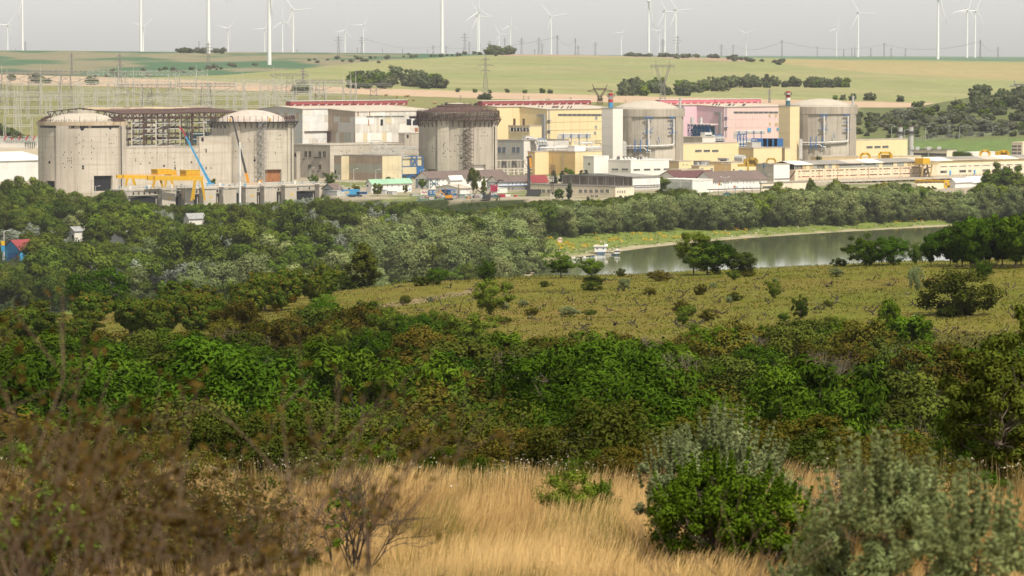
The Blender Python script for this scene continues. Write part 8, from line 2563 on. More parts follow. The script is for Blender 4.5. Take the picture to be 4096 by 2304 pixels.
def find_ground(u, v, d0, d1, step=6.0):
 D = np.arange(d0, d1, step); X = (u - 2048) / FPX * D
 Z = height(X, D)
 vv = 217 + FPX * (EYE - Z) / D
 i = np.argmax(vv <= v)
 if vv[i] > v: i = len(D) - 1
 return float(X[i]), float(D[i]), float(Z[i])
PROTO['thicket'] = ([crown_tree(210 + i, 8, 4.6, .3, 30, 1500, .75, .5, 'hill', .2, 'round', cl=(.26, .42)) for i in range(3)] + [crown_tree(216, 8, 4.4, .3, 28, 1400, .75, .5, 'acacia', .2, 'round', cl=(.26, .42))], 8)
PROTO['grey'] = ([crown_tree(220 + i, 5, 3.4, .2, 26, 1500, .5, .32, 'dusty', .15, 'round', cl=(.28, .42)) for i in range(3)] + [crown_tree(224 + i, 5, 3.2, .2, 26, 1500, .5, .32, 'hill', .15, 'round', cl=(.28, .42)) for i in range(2)], 5)
def hill_shrubs():
 rng = np.random.default_rng(23)
 def put(u, v, h, kind, name, lab, g, wide=1.0, d0=2800, d1=5300):
  x, d, z = find_ground(u, v, d0, d1)
  tree(kind, name, lab, 'shrub' if 'shrub' in name else 'tree', (x, d, z - .3), h, None, g, wide)
 for k in range(34):
  f = rng.random(); u = 1395 + 360 * f
  arch = math.sin(math.pi * min(1, max(0, f * .95 + .05)))
  put(u, rng.uniform(352 - 42 * arch, 355), rng.uniform(7, 14), 'thicket', 'thicket_tree', 'leafy tree in the round thicket above the ploughed strip', 'thicket on the crop slope', 1.15)
 for k in range(30):
  u = rng.uniform(2490, 2800); put(u, rng.uniform(345 + (u - 2490) * .03, 388), rng.uniform(6, 11), 'thicket', 'thicket_tree', 'leafy tree in the long thicket behind the domes', 'thicket behind the domes', 1.1)
 for k in range(30):
  u = rng.uniform(2700, 3080); put(u, rng.uniform(340, 352) + 20 * rng.random() * (u < 2900), rng.uniform(6, 12), 'thicket', 'thicket_tree', 'leafy tree in the long thicket behind the domes', 'thicket behind the domes', 1.1)
 for k in range(20):
  u = rng.uniform(3100, 3385); put(u, rng.uniform(345, 351), rng.uniform(6, 11), 'thicket', 'thicket_tree', 'leafy tree in the row of trees on the upper crop slope', 'tree row on the crop slope', 1.0)
 for k in range(10):
  put(rng.uniform(1950, 2040), 219, rng.uniform(8, 14), 'thicket', 'thicket_tree', 'round tree in the skyline copse', 'skyline copse', 1.2, 4600, 5600)
 for u, v, h in ((1212, 370, 9), (1190, 372, 8), (1236, 371, 7), (1180, 380, 5), (1935, 398, 6), (1955, 398, 5), (1920, 398, 4), (2400, 404, 4), (2190, 408, 3), (3470, 402, 7), (3490, 402, 6), (3600, 408, 6), (3660, 428, 5), (3680, 427, 5), (3410, 402, 6), (3340, 400, 5), (3370, 400, 5), (150, 332, 9), (170, 335, 7), (195, 336, 5), (360, 338, 8), (380, 339, 7), (50, 322, 6), (2030, 371, 4), (2100, 373, 4), (2170, 372, 5), (2200, 374, 4), (1830, 368, 4), (1900, 370, 4), (1960, 372, 3), (1785, 430, 4), (1850, 424, 3), (1905, 425, 3)):
  put(u, v, h, 'thicket', 'field_shrub', 'single dark shrub standing at a field edge behind the plant', 'single shrubs at field edges')
 for k in range(60):
  u = rng.uniform(330, 2050); v = np.interp(u, [330, 700, 1000, 1300, 1700, 2050], [312, 285, 268, 248, 228, 214]) + rng.normal() * 5
  put(u, v, rng.uniform(2, 5), 'grey', 'ridge_shrub', 'small hazy shrub along the valley line of the far slope', 'shrubs along the valley line', 1.1, 3300, 5600)
 for k in range(30):
  put(rng.uniform(710, 900), rng.uniform(205, 215), rng.uniform(3, 7), 'grey', 'ridge_shrub', 'small hazy shrub on the ridge by the thick turbine tower', 'shrubs on the ridge', 1.1, 4600, 5600)
 for k in range(45):
  u = rng.uniform(2500, 3140); put(u, np.interp(u, [2500, 2880, 3140], [219, 234, 258]) + rng.normal() * 3, rng.uniform(3, 6), 'grey', 'ridge_shrub', 'small hazy shrub in the belt along the upper fields', 'shrubs along the upper fields', 1.2, 3600, 5600)
 n = 0
 while n < 250:                        # scrub hill on the right
  u = rng.uniform(3425, 4300); v = rng.uniform(372, 552)
  top = np.interp(u, [3425, 3600, 3750, 3850, 3960, 4096, 4300], [470, 452, 440, 428, 396, 372, 350])
  if v < top: continue
  n += 1
  grey = rng.random() < .55
  put(u, v, rng.uniform(2.5, 6.5) if v < 540 else rng.uniform(2, 4), 'grey' if grey else 'thicket', 'hillside_shrub', 'grey-green shrub on the scrub hill above the fence' if grey else 'dark green shrub tree on the scrub hill above the fence', 'grey shrubs on the scrub hill' if grey else 'dark shrubs on the scrub hill', rng.uniform(1.0, 1.5), 2720, 3350)
 for k in range(36):                   # dark tree belt on the hill top right, and behind the switchyard left
  put(rng.uniform(3900, 4250), rng.uniform(385, 440), rng.uniform(6, 10), 'thicket', 'hilltop_tree', 'dark tree on the top of the scrub hill', 'dark trees on the scrub hill top', 1.1, 2800, 3350)
 for k in range(40):
  u = rng.uniform(-250, 180); x, d, z = find_ground(u, rng.uniform(500, 600), 2650, 3000)
  tree('grey' if k % 2 else 'thicket', 'yard_shrub', 'bushy green shrub below the switchyard posts', 'shrub', (x, d, z - .3), rng.uniform(4, 8), None, 'shrubs below the switchyard', 1.2)
hill_shrubs()
def at_ground(u, v, d0=60, d1=700):
 return find_ground(u, v, d0, d1, 1.0)
def near_proto(kind, n, seed, h, rx, rz0, n_cl, n_lf, L, W, leaf, tr=.12, shape='round', **k):
 PROTO[kind] = ([crown_tree(seed + i, h, rx, rz0, n_cl, n_lf, L, W, leaf, tr, shape, **k) for i in range(n)], h)
near_proto('locust', 5, 300, 5, 2.5, .3, 60, 8200, .15, .055, 'locust', .10, 'round', hang=.4, cl=(.18, .32))
near_proto('haw', 5, 310, 3.6, 2.2, .1, 60, 6800, .10, .06, 'haw', .08, 'round', cl=(.16, .3), tips=.25)
near_proto('dull', 4, 320, 3.4, 2.2, .1, 56, 6600, .11, .065, 'dull', .08, 'round', cl=(.18, .32))
near_proto('locust_fine', 3, 301, 5, 2.5, .3, 90, 22000, .085, .032, 'locust', .10, 'round', hang=.4, cl=(.14, .28))
near_proto('haw_fine', 3, 311, 3.6, 2.2, .1, 90, 18000, .058, .034, 'haw', .08, 'round', cl=(.13, .26), tips=.25)
near_proto('dull_fine', 3, 321, 3.4, 2.2, .1, 90, 18000, .06, .036, 'dull', .08, 'round', cl=(.14, .28))
near_proto('vine', 3, 330, 2.6, 1.9, .0, 50, 6500, .10, .08, 'climber', .08, 'round', cl=(.2, .34))
near_proto('apricot', 5, 340, 3.6, 1.9, .7, 56, 5600, .12, .07, 'apricot', .10, 'vase', tips=.09, cl=(.16, .28))
near_proto('sumac', 4, 350, 6, 2.4, 1.0, 46, 6400, .34, .075, 'locust', .09, 'umbrella', hang=.7, cl=(.2, .34))
near_proto('brightb', 2, 360, 4.4, 2.3, .7, 60, 6600, .12, .06, 'bright', .10, 'vase', cl=(.16, .3))
near_proto('oleaster', 2, 370, 3.6, 2.0, .2, 60, 7200, .12, .035, 'olive', .08, 'round', cl=(.16, .28))
near_proto('cone', 2, 380, 7, 2.6, .4, 80, 8600, .16, .08, 'dull', .14, 'cone', cl=(.16, .28))
near_proto('robinia', 3, 390, 6, 2.7, 1.3, 60, 7600, .17, .06, 'acacia', .13, 'umbrella', hang=.4, cl=(.18, .3))
V = [('locust', 390, 1066, 1222, 1.35, 'bright_locust', 'lush bright green locust tree on the vineyard edge above the woods'), ('cone', 1452, 962, 1150, 1.05, 'pointed_tree', 'dark pointed bushy tree on the vineyard edge'), ('dull', 1400, 1092, 1160, 1.2, 'edge_bush', 'low dark bush beside the pointed tree'), ('locust', 1945, 1030, 1135, .8, 'edge_tree', 'dark upright small tree on the vineyard crest'), ('locust', 1745, 1068, 1140, 1.3, 'edge_bush', 'low dark green bush on the crest slope'), ('robinia', 2245, 1008, 1112, 1.5, 'reddish_tree', 'yellowing spreading tree before the moored boats'), ('robinia', 2365, 1030, 1112, 1.3, 'reddish_tree', 'second yellowing tree before the moored boats'), ('dull', 2482, 1070, 1106, .9, 'edge_bush', 'tiny dark bush at the water view gap'),
 ('robinia', 2775, 922, 1098, .95, 'crest_tree', 'dark green upright tree on the crest before the river'), ('locust', 2860, 955, 1098, 1.0, 'crest_tree', 'dark spreading tree behind the round bush on the crest'), ('brightb', 2830, 975, 1100, 1.5, 'round_bush', 'big round light green bush on the crest before the river'), ('dull', 2970, 1000, 1092, 1.15, 'crest_bush', 'dark bush beside the round light bush'), ('dull', 3360, 1028, 1066, 1.3, 'crest_bush', 'low green bush on the crest by the small rail'),
 ('locust', 3470, 932, 1062, 1.2, 'ailanthus', 'broad dark ailanthus clump on the crest'), ('locust', 3560, 940, 1060, 1.2, 'ailanthus', 'second dark ailanthus in the broad clump'), ('brightb', 3480, 985, 1062, 1.2, 'crest_bush', 'light green bush in front of the ailanthus clump'), ('sumac', 3725, 920, 1068, .72, 'ailanthus', 'single slender ailanthus with bare lower stem'), ('brightb', 3660, 975, 1058, .7, 'crest_bush', 'light green bush between the ailanthus trees'), ('oleaster', 3690, 950, 1040, .8, 'grey_bush', 'pale grey bush behind the slender ailanthus'),
 ('brightb', 1957, 1118, 1262, 1.1, 'stemmed_bush', 'round bright green bush on bare brown stems in the vineyard'), ('robinia', 1295, 1172, 1272, 1.3, 'small_fruit_tree', 'spreading small tree with a forked dark trunk on the slope'), ('oleaster', 2500, 1105, 1166, .75, 'grey_bush', 'small grey-green bush on the vineyard grass'), ('brightb', 2735, 1222, 1305, .85, 'light_bush', 'light green bush at the foot of the vineyard'), ('brightb', 3095, 1118, 1195, .9, 'sparse_bush', 'airy yellow-green sapling in the vineyard'), ('locust', 3203, 1175, 1275, .62, 'small_dark_tree', 'small dark tree standing alone in the vineyard'), ('oleaster', 3667, 1058, 1162, .62, 'grey_bush', 'round grey-green oleaster in the vineyard'), ('dull', 3850, 1080, 1262, 1.3, 'big_green_bush', 'big dense green bush at the vineyard edge'), ('locust', 3930, 1030, 1120, 1.0, 'dark_sapling', 'dark sapling group beyond the oleaster'), ('haw', 1130, 1255, 1445, 1.0, 'tall_grey_bush', 'tall feathery grey-green bush on the slope'), ('robinia', 1368, 1310, 1450, .6, 'slope_sapling', 'small thin-stemmed sapling on the slope'), ('haw', 1700, 1300, 1400, 1.3, 'brown_bush', 'brownish bush at the foot of the vineyard slope'), ('dull', 2180, 1120, 1150, 1.2, 'edge_bush', 'low weedy bush under the yellowing trees'), ('dull', 1620, 1175, 1215, 1.0, 'edge_bush', 'small dull bush beside the grass track'), ('haw', 2800, 1130, 1180, .8, 'brown_bush', 'small reddish brown bush in the vineyard')]
for kind, u, vt, vb, w, name, lab in V:
 x, d, z = at_ground(u, vb, 250, 575)
 h = P(u, vt, d).z - z
 tree(kind, name, lab, 'tree' if 'tree' in name or 'ailan' in name or 'sapling' in name or 'locust' in name else 'bush', (x, d, z - .1), h, None, None, w)
for k, (u, vt) in enumerate(((3800, 890), (3850, 868), (3905, 880), (3960, 862), (4010, 855), (4060, 850), (4120, 845), (3830, 905), (3885, 895), (3990, 880), (4085, 870))):
 x, d, z = at_ground(u, 1062 + (k % 3) * 6, 400, 575)
 tree('sumac', 'ailanthus', 'tall dark ailanthus with thin stems in the dense grove on the crest', 'tree', (x, d, z - .1), P(u, vt, d).z - z, None, 'ailanthus grove on the crest', 1.0)
_r = np.random.default_rng(41)
for k in range(46):                       # old apricot orchard on the left shoulder
 u = _r.uniform(-60, 1330); crest = np.interp(u, CREST_U, CREST_V)
 vb = crest + _r.uniform(12, 120) * (1 if u < 1000 else .6)
 if u > 1200 and vb > 1230: continue
 x, d, z = at_ground(u, vb, 220, 575)
 tree('apricot', 'orchard_tree', 'reddish-tipped old fruit tree in the overgrown orchard', 'tree', (x, d, z - .1), _r.uniform(2.6, 4.4), None, 'old orchard fruit trees', _r.uniform(.9, 1.25))
for k in range(38):                       # seedling bushes over the vineyard grass
 u = _r.uniform(1450, 4150); vb = _r.uniform(1100, 1350)
 if vb < np.interp(u, CREST_U, CREST_V) + 8: continue
 x, d, z = at_ground(u, vb, 280, 570)
 kd = ('dull', 'brightb', 'haw', 'oleaster')[k % 4]
 tree(kd, 'weed_bush', 'low weedy bush among the dead vines', 'bush', (x, d, z - .1), _r.uniform(.6, 1.5), None, 'low weedy bushes among the vines', _r.uniform(1.0, 1.7))
for k in range(70):                       # mixed bushes blending the slope into the scrub
 u = _r.uniform(560, 1900); vb = np.interp(u, [560, 1000, 1400, 1900], [1300, 1330, 1370, 1425]) + _r.normal() * 38
 x, d, z = at_ground(u, vb, 240, 560)
 kd = ('dull', 'haw', 'brightb', 'locust', 'apricot')[k % 5]
 tree(kd, 'slope_bush', 'mixed green bush on the slope where the vineyard meets the scrub', 'bush', (x, d, z - .1), _r.uniform(1.2, 3.4), None, 'bushes where the vineyard meets the scrub', _r.uniform(1.0, 1.4))
def vine_stumps():
 ms = []
 for s in range(6):
  rng = np.random.default_rng(400 + s); segs = []
  for k in range(rng.integers(2, 4)):
   a = rng.uniform(0, 6.28); grow(rng, (0, 0, -.1), (math.cos(a) * .7, math.sin(a) * .7, .6), .42, .085, 2, segs, (1, 2), .7, .8, -.02, None, .35)
  v, q = tubes(segs, 4); ms.append(np_mesh('vine_stump', v, q, TWIG_DK))
 rng = np.random.default_rng(77); n = 0
 while n < 240:
  u = rng.uniform(1500, 4150); v = rng.uniform(1095, 1345)
  if v < np.interp(u, CREST_U, CREST_V) + 10: continue
  if u < 1750 and v > 1290: continue
  x, d, z = at_ground(u, v, 280, 565)
  row = round(d / 6.0) * 6.0 + rng.normal() * .4      # planted in rows
  d = float(row); z = hz(x, d); n += 1
  o = link('vine_stump', ms[n % 6], None, (x, d, z), label='gnarled dark dead vine stump in the abandoned vineyard', cat='vine stump', group='dead vine stumps')
  s = rng.uniform(.5, 1.05); o.scale = (s * 1.3, s * 1.3, s); o.rotation_euler = (0, 0, rng.uniform(0, 6.28))
vine_stumps()
def blades(rng, x, y, z, h, w, lean, tint, name, mat, kind_label, tip=None):
 n = len(x)
 a = rng.uniform(0, 2 * np.pi, n)
 sx, sy = np.cos(a) * w, np.sin(a) * w
 bx, by = lean
 p0 = np.stack([x, y, z], 1); side = np.stack([sx, sy, np.zeros(n)], 1)
 m = p0 + np.stack([bx * .35, by * .35, h * .6], 1)
 t = p0 + np.stack([bx, by, h], 1)
 v = np.stack([p0 - side, p0 + side, m + side * .75, m - side * .75, t + side * .25, t - side * .25], 1).reshape(-1, 3)
 b = (np.arange(n) * 6)[:, None]
 q = np.concatenate([b + np.array([[0, 1, 2, 3]]), b + np.array([[3, 2, 4, 5]])], 1).reshape(-1, 4)
 me = np_mesh(name, v, q, mat, {'tint': ('FLOAT', np.repeat(tint, 6)), 'tip': ('FLOAT', np.repeat(tip if tip is not None else tint * 0, 6))})
 return link(name, me, kind='stuff', label=kind_label, cat='grass')
def meadow():
 rng = np.random.default_rng(88)
 n = 70000
 d = 292 + (580 - 292) * rng.random(n) ** .9; u = rng.uniform(-250, 4400, n); x = (u - 2048) / FPX * d
 z = height(x, d)
 pat = fnoise(x / 7.0, d / 12.0, 91, 3)
 track = np.abs(d - np.interp(u, [700, 1100, 1400, 1900], [330, 430, 480, 520])) < 9
 keep = ~(track & (u < 1950) & (rng.random(n) < .75))
 h = rng.uniform(.06, .26, n) * (.4 + pat); w = rng.uniform(.02, .08, n)
 x, d, z, pat, h, w = x[keep], d[keep], z[keep], pat[keep], h[keep], w[keep]
 n = len(x)
 ln = (rng.normal(size=n) * .25, rng.normal(size=n) * .25)
 g = pat + rng.normal(size=n) * .2 > .42
 gm = leafmat('meadow_green', (0.064, 0.074, 0.009), (0.138, 0.146, 0.020), 0, 0, .2)
 sm = leafmat('meadow_straw', (0.094, 0.070, 0.018), (0.190, 0.146, 0.046), 0, 0, .2)
 for mk, mt, nm, lb in ((g, gm, 'meadow_grass', 'rough green grass between the vine stumps'), (~g, sm, 'meadow_straw', 'dry straw-coloured grass and weeds between the vine stumps')):
  blades(rng, x[mk], d[mk], z[mk], h[mk], w[mk], (ln[0][mk], ln[1][mk]), rng.random(mk.sum()), nm, mt, lb)
 f = rng.random(n) < .025                     # pale flower heads
 c = np.stack([x, d, z + h * 1.1 + .05], 1)[f]
 v, q, t, tp = leaf_cloud(rng, c, np.full(len(c), .05), 2, .05, .05, up=1.5, rnd=.4)
 me = np_mesh('meadow_flowers', v, q, leafmat('pale_flower', (0.25, 0.23, 0.16), (0.45, 0.43, 0.36), 0, 0, .1), {'tint': ('FLOAT', t)})
 link('meadow_flowers', me, kind='stuff', label='tiny whitish flower heads over the vineyard grass', cat='flowers')
meadow()
SCR_U = np.array([-400, 0, 600, 900, 1150, 1400, 1600, 2000, 2400, 2700, 3000, 3300, 3600, 3740, 3850, 4100, 4500])
SCR_V = np.array([1345, 1350, 1365, 1440, 1465, 1465, 1435, 1440, 1440, 1425, 1410, 1400, 1400, 1480, 1505, 1470, 1450])
def dead_brush_mesh(seed):
 rng = np.random.default_rng(seed); segs = []
 for k in range(7):
  a = rng.uniform(0, 6.28); grow(rng, (0, 0, -.1), (math.cos(a) * .45, math.sin(a) * .45, .9), .95, .035, 4, segs, (2, 3), .42, .72, .08, None, .14)
 v, q = tubes(segs, 3)
 return np_mesh('dead_brush', v, q, surf('pale_dead_branch', (0.20, 0.165, 0.13), (0.13, 0.105, 0.08), .95, 3.0))
def scrub():
 rng = np.random.default_rng(61)
 dead = [dead_brush_mesh(500 + s) for s in range(4)]
 cell = {}
 cnt = {}
 cap = {'locust_bush': 290, 'hawthorn_bush': 295, 'thicket_bush': 290, 'climber_mound': 70, 'dead_brush': 150}
 N = 9000
 Dd = np.sqrt(rng.uniform(84 ** 2, 345 ** 2, N)); U = rng.uniform(-260, 4360, N); X = (U - 2048) / FPX * Dd; Z = height(X, Dd)
 VV = 217 + FPX * (EYE - Z) / Dd
 for i in range(N):
  u, d, x, z = U[i], Dd[i], X[i], Z[i]
  top = np.interp(u, SCR_U, SCR_V)
  if VV[i] < top: continue
  if 3690 < u < 4000 and 1330 < VV[i] < 1490: continue
  pat = fnoise(x / 14.0, d / 26.0, 64, 2)
  r = rng.random()
  if r < .15: kind, name = 'dead', 'dead_brush'
  elif pat > .50 and r < .82: kind, name = 'locust', 'locust_bush'
  elif r < .42: kind, name = 'haw', 'hawthorn_bush'
  elif r < .95 or d < 170: kind, name = 'dull', 'thicket_bush'
  else: kind, name = 'vine', 'climber_mound'
  h = {'locust': 1.8 + 5.2 * rng.random() ** 1.6, 'haw': 1.2 + 3.4 * rng.random() ** 1.4, 'dull': 1.1 + 3.6 * rng.random() ** 1.6, 'vine': rng.uniform(1.8, 3.0), 'dead': rng.uniform(2.6, 4.6)}[kind]
  if d < 100: h = min(h, (d - 80) * .07 + 2.2)
  vt = 217 + FPX * (EYE - z - h) / d
  if vt < top - 60 - 130 * fnoise(x / 9.0, d / 20.0, 68, 2): continue
  if d < 130 and vt < 1560: continue
  rad = h * .44
  gi, gj = int(x // 4), int(d // 4)
  if any((px - x) ** 2 + (py - d) ** 2 < ((rad + pr) * 1.06) ** 2 for a in range(gi - 1, gi + 2) for b in range(gj - 1, gj + 2) for px, py, pr in cell.get((a, b), ())): continue
  if cnt.get(name, 0) >= cap[name]: continue
  cnt[name] = cnt.get(name, 0) + 1
  cell.setdefault((gi, gj), []).append((x, d, rad))
  if kind == 'dead':
   o = link('dead_brush', dead[i % 4], None, (x, d, z - .1), label='tangle of bare grey-brown dead branches in the scrub', cat='dead brush', group='dead brush in the scrub')
   s = h / 3.0; o.scale = (s, s, s); o.rotation_euler = (0, 0, rng.uniform(0, 6.28)); continue
  lab, g = {'locust': ('feathery dark green locust bush in the scrub hollow', 'locust bushes in the scrub hollow'), 'haw': ('brownish green hawthorn bush in the scrub hollow', 'hawthorn bushes in the scrub hollow'), 'dull': ('dull green thicket bush in the scrub hollow', 'thicket bushes in the scrub hollow'), 'vine': ('rounded mound overgrown with bright climbers in the scrub', 'climber mounds in the scrub')}[kind]
  tree(kind + ('_fine' if d < 165 else ''), name, lab, 'bush', (x, d, z - .15), h, None, g, rng.uniform(1.0, 1.35))
 print('scrub', cnt)
 for kind, u, vt, vb, w, name, lab in (('locust', 1790, 1395, 1700, 1.25, 'big_locust', 'big fresh green locust tree in the middle of the scrub'), ('locust', 1950, 1450, 1690, .9, 'big_locust', 'lower half of the big green locust pair'), ('locust', 2130, 1580, 1850, .75, 'tall_locust', 'narrow pyramidal green locust near the straw field edge'), ('locust', 2440, 1440, 1650, 1.3, 'big_locust', 'broad green locust behind the silver bush tops'), ('vine', 3560, 1195, 1330, .55, 'climber_column', 'climber-smothered upright stump shaped like a hook'), ('vine', 3620, 1250, 1420, 1.0, 'climber_mound_tall', 'large climber-covered mound with a dark side'), ('vine', 3385, 1280, 1350, 1.3, 'climber_dome', 'bright rounded climber dome at the scrub edge'), ('vine', 2530, 1350, 1410, 1.4, 'climber_dome', 'low dark rounded climber mound, one of a pair'), ('locust', 3300, 1310, 1470, 1.5, 'big_locust', 'wide feathery locust stand below the vineyard edge'), ('locust', 2800, 1450, 1700, 1.2, 'big_locust', 'dark locust behind the silver bush')):
  x, d, z = at_ground(u, vb, 90, 360); tree(kind, name, lab, 'bush', (x, d, z - .2), P(u, vt, d).z - z, None, None, w)
scrub()
def scrub_floor():
 rng = np.random.default_rng(66); n = 26000
 d = np.sqrt(rng.uniform(80 ** 2, 350 ** 2, n)); u = rng.uniform(-260, 4360, n); x = (u - 2048) / FPX * d; z = height(x, d)
 pat = fnoise(x / 9.0, d / 15.0, 95, 2)
 v, q, t, tp = leaf_cloud(rng, np.stack([x, d, z + .15], 1), np.full(n, .35), 5, .16, .05, up=.5, flat=.7)
 link('scrub_weeds', np_mesh('scrub_weeds', v, q, leafmat('scrub_weed', (0.035, 0.042, 0.012), (0.12, 0.10, 0.04), 0, 0), {'tint': ('FLOAT', t)}), kind='stuff', label='low weeds and litter between the scrub bushes', cat='weeds')
scrub_floor()
def straw_field():
 rng = np.random.default_rng(99); n = 250000
 d = np.sqrt(rng.uniform(38 ** 2, 82 ** 2, n)); u = rng.uniform(-350, 4450, n); x = (u - 2048) / FPX * d; z = height(x, d)
 sw = fnoise(x / 1.6, d / 3.2, 15, 3); sw2 = fnoise(x / 4.0 + 30, d / 6.0, 17, 2); pat = np.clip((fnoise(x / 2.2, d / 4.5, 18, 3) - .5) * 1.7 + .5, .05, 1)
 h = rng.uniform(.25, .62, n) * (.45 + 1.1 * pat); w = rng.uniform(.004, .0085, n)
 lx = (sw - .5) * .55 + .12 + rng.normal(size=n) * .06; ly = (sw2 - .5) * .4 + rng.normal(size=n) * .06
 m = leafmat('straw', (0.24, 0.14, 0.045), (0.64, 0.45, 0.20), 0, 0, .3, third=(0.17, 0.155, 0.035))
 gp = np.clip((fnoise(x / 1.3 + 9, d / 2.6, 24, 2) - .60) * 8, 0, .8) * (rng.random(n) < .6)
 blades(rng, x, d, z - .02, h, w, (lx, ly), np.clip(1.5 * pat - .45 + .45 * rng.random(n), 0, 1), 'straw_grass', m, 'tall golden dry grass filling the field in front', gp)
 k = 5200                                    # chicory and weed heads at the far edge
 d = 84 - 14 * rng.random(k) ** 1.5; u = rng.uniform(-300, 4400, k); x = (u - 2048) / FPX * d; z = height(x, d)
 hh = rng.uniform(.5, .95, k)
 blades(rng, x, d, z, hh, np.full(k, .008), (rng.normal(size=k) * .06, rng.normal(size=k) * .06), rng.random(k), 'weed_stalks', leafmat('weed_stalk', (0.10, 0.09, 0.03), (0.26, 0.19, 0.08), 0, 0), 'tall dry weed stalks along the far edge of the straw field')
 s = rng.random(k) < .3
 v, q, t, tp = leaf_cloud(rng, np.stack([x, d, z + hh], 1)[s], np.full(s.sum(), .03), 2, .014, .014, rnd=1)
 link('weed_heads', np_mesh('weed_heads', v, q, leafmat('weed_head', (0.25, 0.18, 0.09), (0.66, 0.62, 0.52), 0, 0), {'tint': ('FLOAT', t)}), kind='stuff', label='pale seed and flower heads along the far edge of the straw field', cat='flowers')
straw_field()
_w = np.random.default_rng(131)
for k in range(26):
 d = _w.uniform(73, 84); u = _w.uniform(-100, 4200); x = (u - 2048) / FPX * d
 tree(('dull_fine', 'haw_fine', 'locust_fine')[k % 3], 'edge_weed_bush', 'low bush straggling at the far edge of the straw field', 'bush', (x, d, hz(x, d) - .1), _w.uniform(.7, 1.5), None, 'low bushes at the straw field edge', 1.3)
def twig_shrub(name, label, u, vb, d, h, stems, depth, spread, mat, seed, leaf=None, n_lf=0, L=.03, W=.018, r0=.02, split=(2, 3), ang=.4, lift=.06, wig=.12, clumps=None, cr=.09, sub=None, leaf_name='foliage', hang=0.0):
 rng = np.random.default_rng(seed)
 x = (u - 2048) / FPX * d; z = hz(x, d)
 th = thing(name, label, 'shrub', (x, d, z))
 ends = []
 for k in range(stems):
  a = rng.uniform(0, 6.28); s = rng.uniform(.1, 1) * spread
  segs = []
  ln = h * .40 / (1 + .1 * depth) * rng.uniform(.85, 1.15)
  grow(rng, (rng.normal() * .05, rng.normal() * .05, -.1), (math.cos(a) * s, math.sin(a) * s, 1.0), ln, r0 * rng.uniform(.7, 1.2), depth, segs, split, ang, .74, lift, ends, wig)
  v, q = tubes(segs, 4); link('stem', np_mesh('stem', v, q, mat), th)
 if leaf:
  E = np.array(ends)
  if sub is not None: E = E[sub(E)]
  if clumps and len(E) > clumps: E = E[rng.permutation(len(E))[:clumps]]
  v, q, t, tp = leaf_cloud(rng, E, np.full(len(E), cr) * rng.uniform(.6, 1.3, len(E)), max(3, n_lf // max(len(E), 1)), L, W, rnd=1.0, fill=.6, hang=hang)
  link(leaf_name, np_mesh(leaf_name, v, q, LM[leaf], {'tint': ('FLOAT', t), 'tip': ('FLOAT', tp)}), th)
 return th
def shrub_crown(name, label, u, d, h, rx, leaf, n_cl, n_lf, L, W, seed, z0=.1, cl=(.16, .3), hang=0.0, spikes=0, shape='round', stemm=None, flat=.85, up=.35):
 rng = np.random.default_rng(seed)
 x = (u - 2048) / FPX * d; z = hz(x, d)
 th = thing(name, label, 'shrub', (x, d, z))
 cm, tm = crown_tree(seed, h, rx, z0, n_cl, n_lf, L, W, leaf, .045, shape, cl=cl, hang=hang, flat=flat)
 link('foliage', cm, th); link('branches', tm, th)
 if spikes:
  C = []
  for k in range(spikes):
   a = rng.uniform(0, 6.28); t = rng.uniform(0, 1.15)
   b = np.array([math.cos(a) * math.sin(t) * rx, math.sin(a) * math.sin(t) * rx, h * .5 + math.cos(t) * h * .45])
   dr = b - np.array([0, 0, h * .15]); dr /= np.linalg.norm(dr); dr[2] += .5; dr /= np.linalg.norm(dr)
   ln = rng.uniform(.3, .85) * h * .3
   for j in range(7): C.append((b + dr * ln * j / 6, .05 * h * .3 * (1.25 - j / 7)))
  v, q, t_, tp = leaf_cloud(rng, [c for c, _ in C], [r for _, r in C], 20, L, W, out=.9, rnd=.5, up=.6, flat=1)
  link('shoots', np_mesh('shoots', v, q, LM[leaf], {'tint': ('FLOAT', t_)}), th)
 return th
shrub_crown('oleaster_shrub', 'silvery grey-green oleaster rising behind the bright climber', 2880, 59.8, 2.15, .95, 'olive', 90, 30000, .032, .011, 701, .3, (.14, .28), 0, 60)
shrub_crown('oleaster_shrub', 'lower silvery oleaster shoots beside the climber mound', 2690, 59.2, 1.8, .5, 'olive', 50, 11000, .032, .010, 702, .2, (.14, .28), 0, 40)
shrub_crown('climber_shrub', 'bright green broad-leaved climber mounded over the silver bush', 2870, 57.8, 1.7, 1.0, 'climber', 110, 20000, .027, .02, 703, .3, (.09, .24), 0, 50)
shrub_crown('climber_shrub', 'trailing green climber sprawling beside the mound', 3120, 57.9, 1.35, .62, 'climber', 70, 9000, .027, .02, 704, .1, (.1, .26), 0, 30)
shrub_crown('field_bush', 'small green bush standing alone in the straw field', 2285, 66.0, 1.05, .44, 'acacia', 50, 12000, .020, .010, 705, .25, (.26, .44), 0, 14)
shrub_crown('field_bush', 'low green sprig next to the small field bush', 2400, 66.4, .85, .32, 'acacia', 36, 7000, .020, .010, 706, .25, (.26, .44), 0, 8)
twig_shrub('bare_shrub', 'leafless dark shrub with spreading branches and one tuft of green', 1400, 2290, 54.5, 2.7, 9, 6, .30, TWIG_DK, 711, 'climber', 500, .026, .02, .021, (2, 3), .40, .04, .2, clumps=26, cr=.07, sub=lambda E: (E[:, 2] < 1.5) & (E[:, 2] > .9) & (abs(E[:, 0] + .05) < .3))
twig_shrub('bare_shrub', 'thin leafless twigs fanning out above the straw', 1130, 2200, 56, 1.9, 6, 5, .6, TWIG, 712, None, 0, r0=.013, ang=.34)
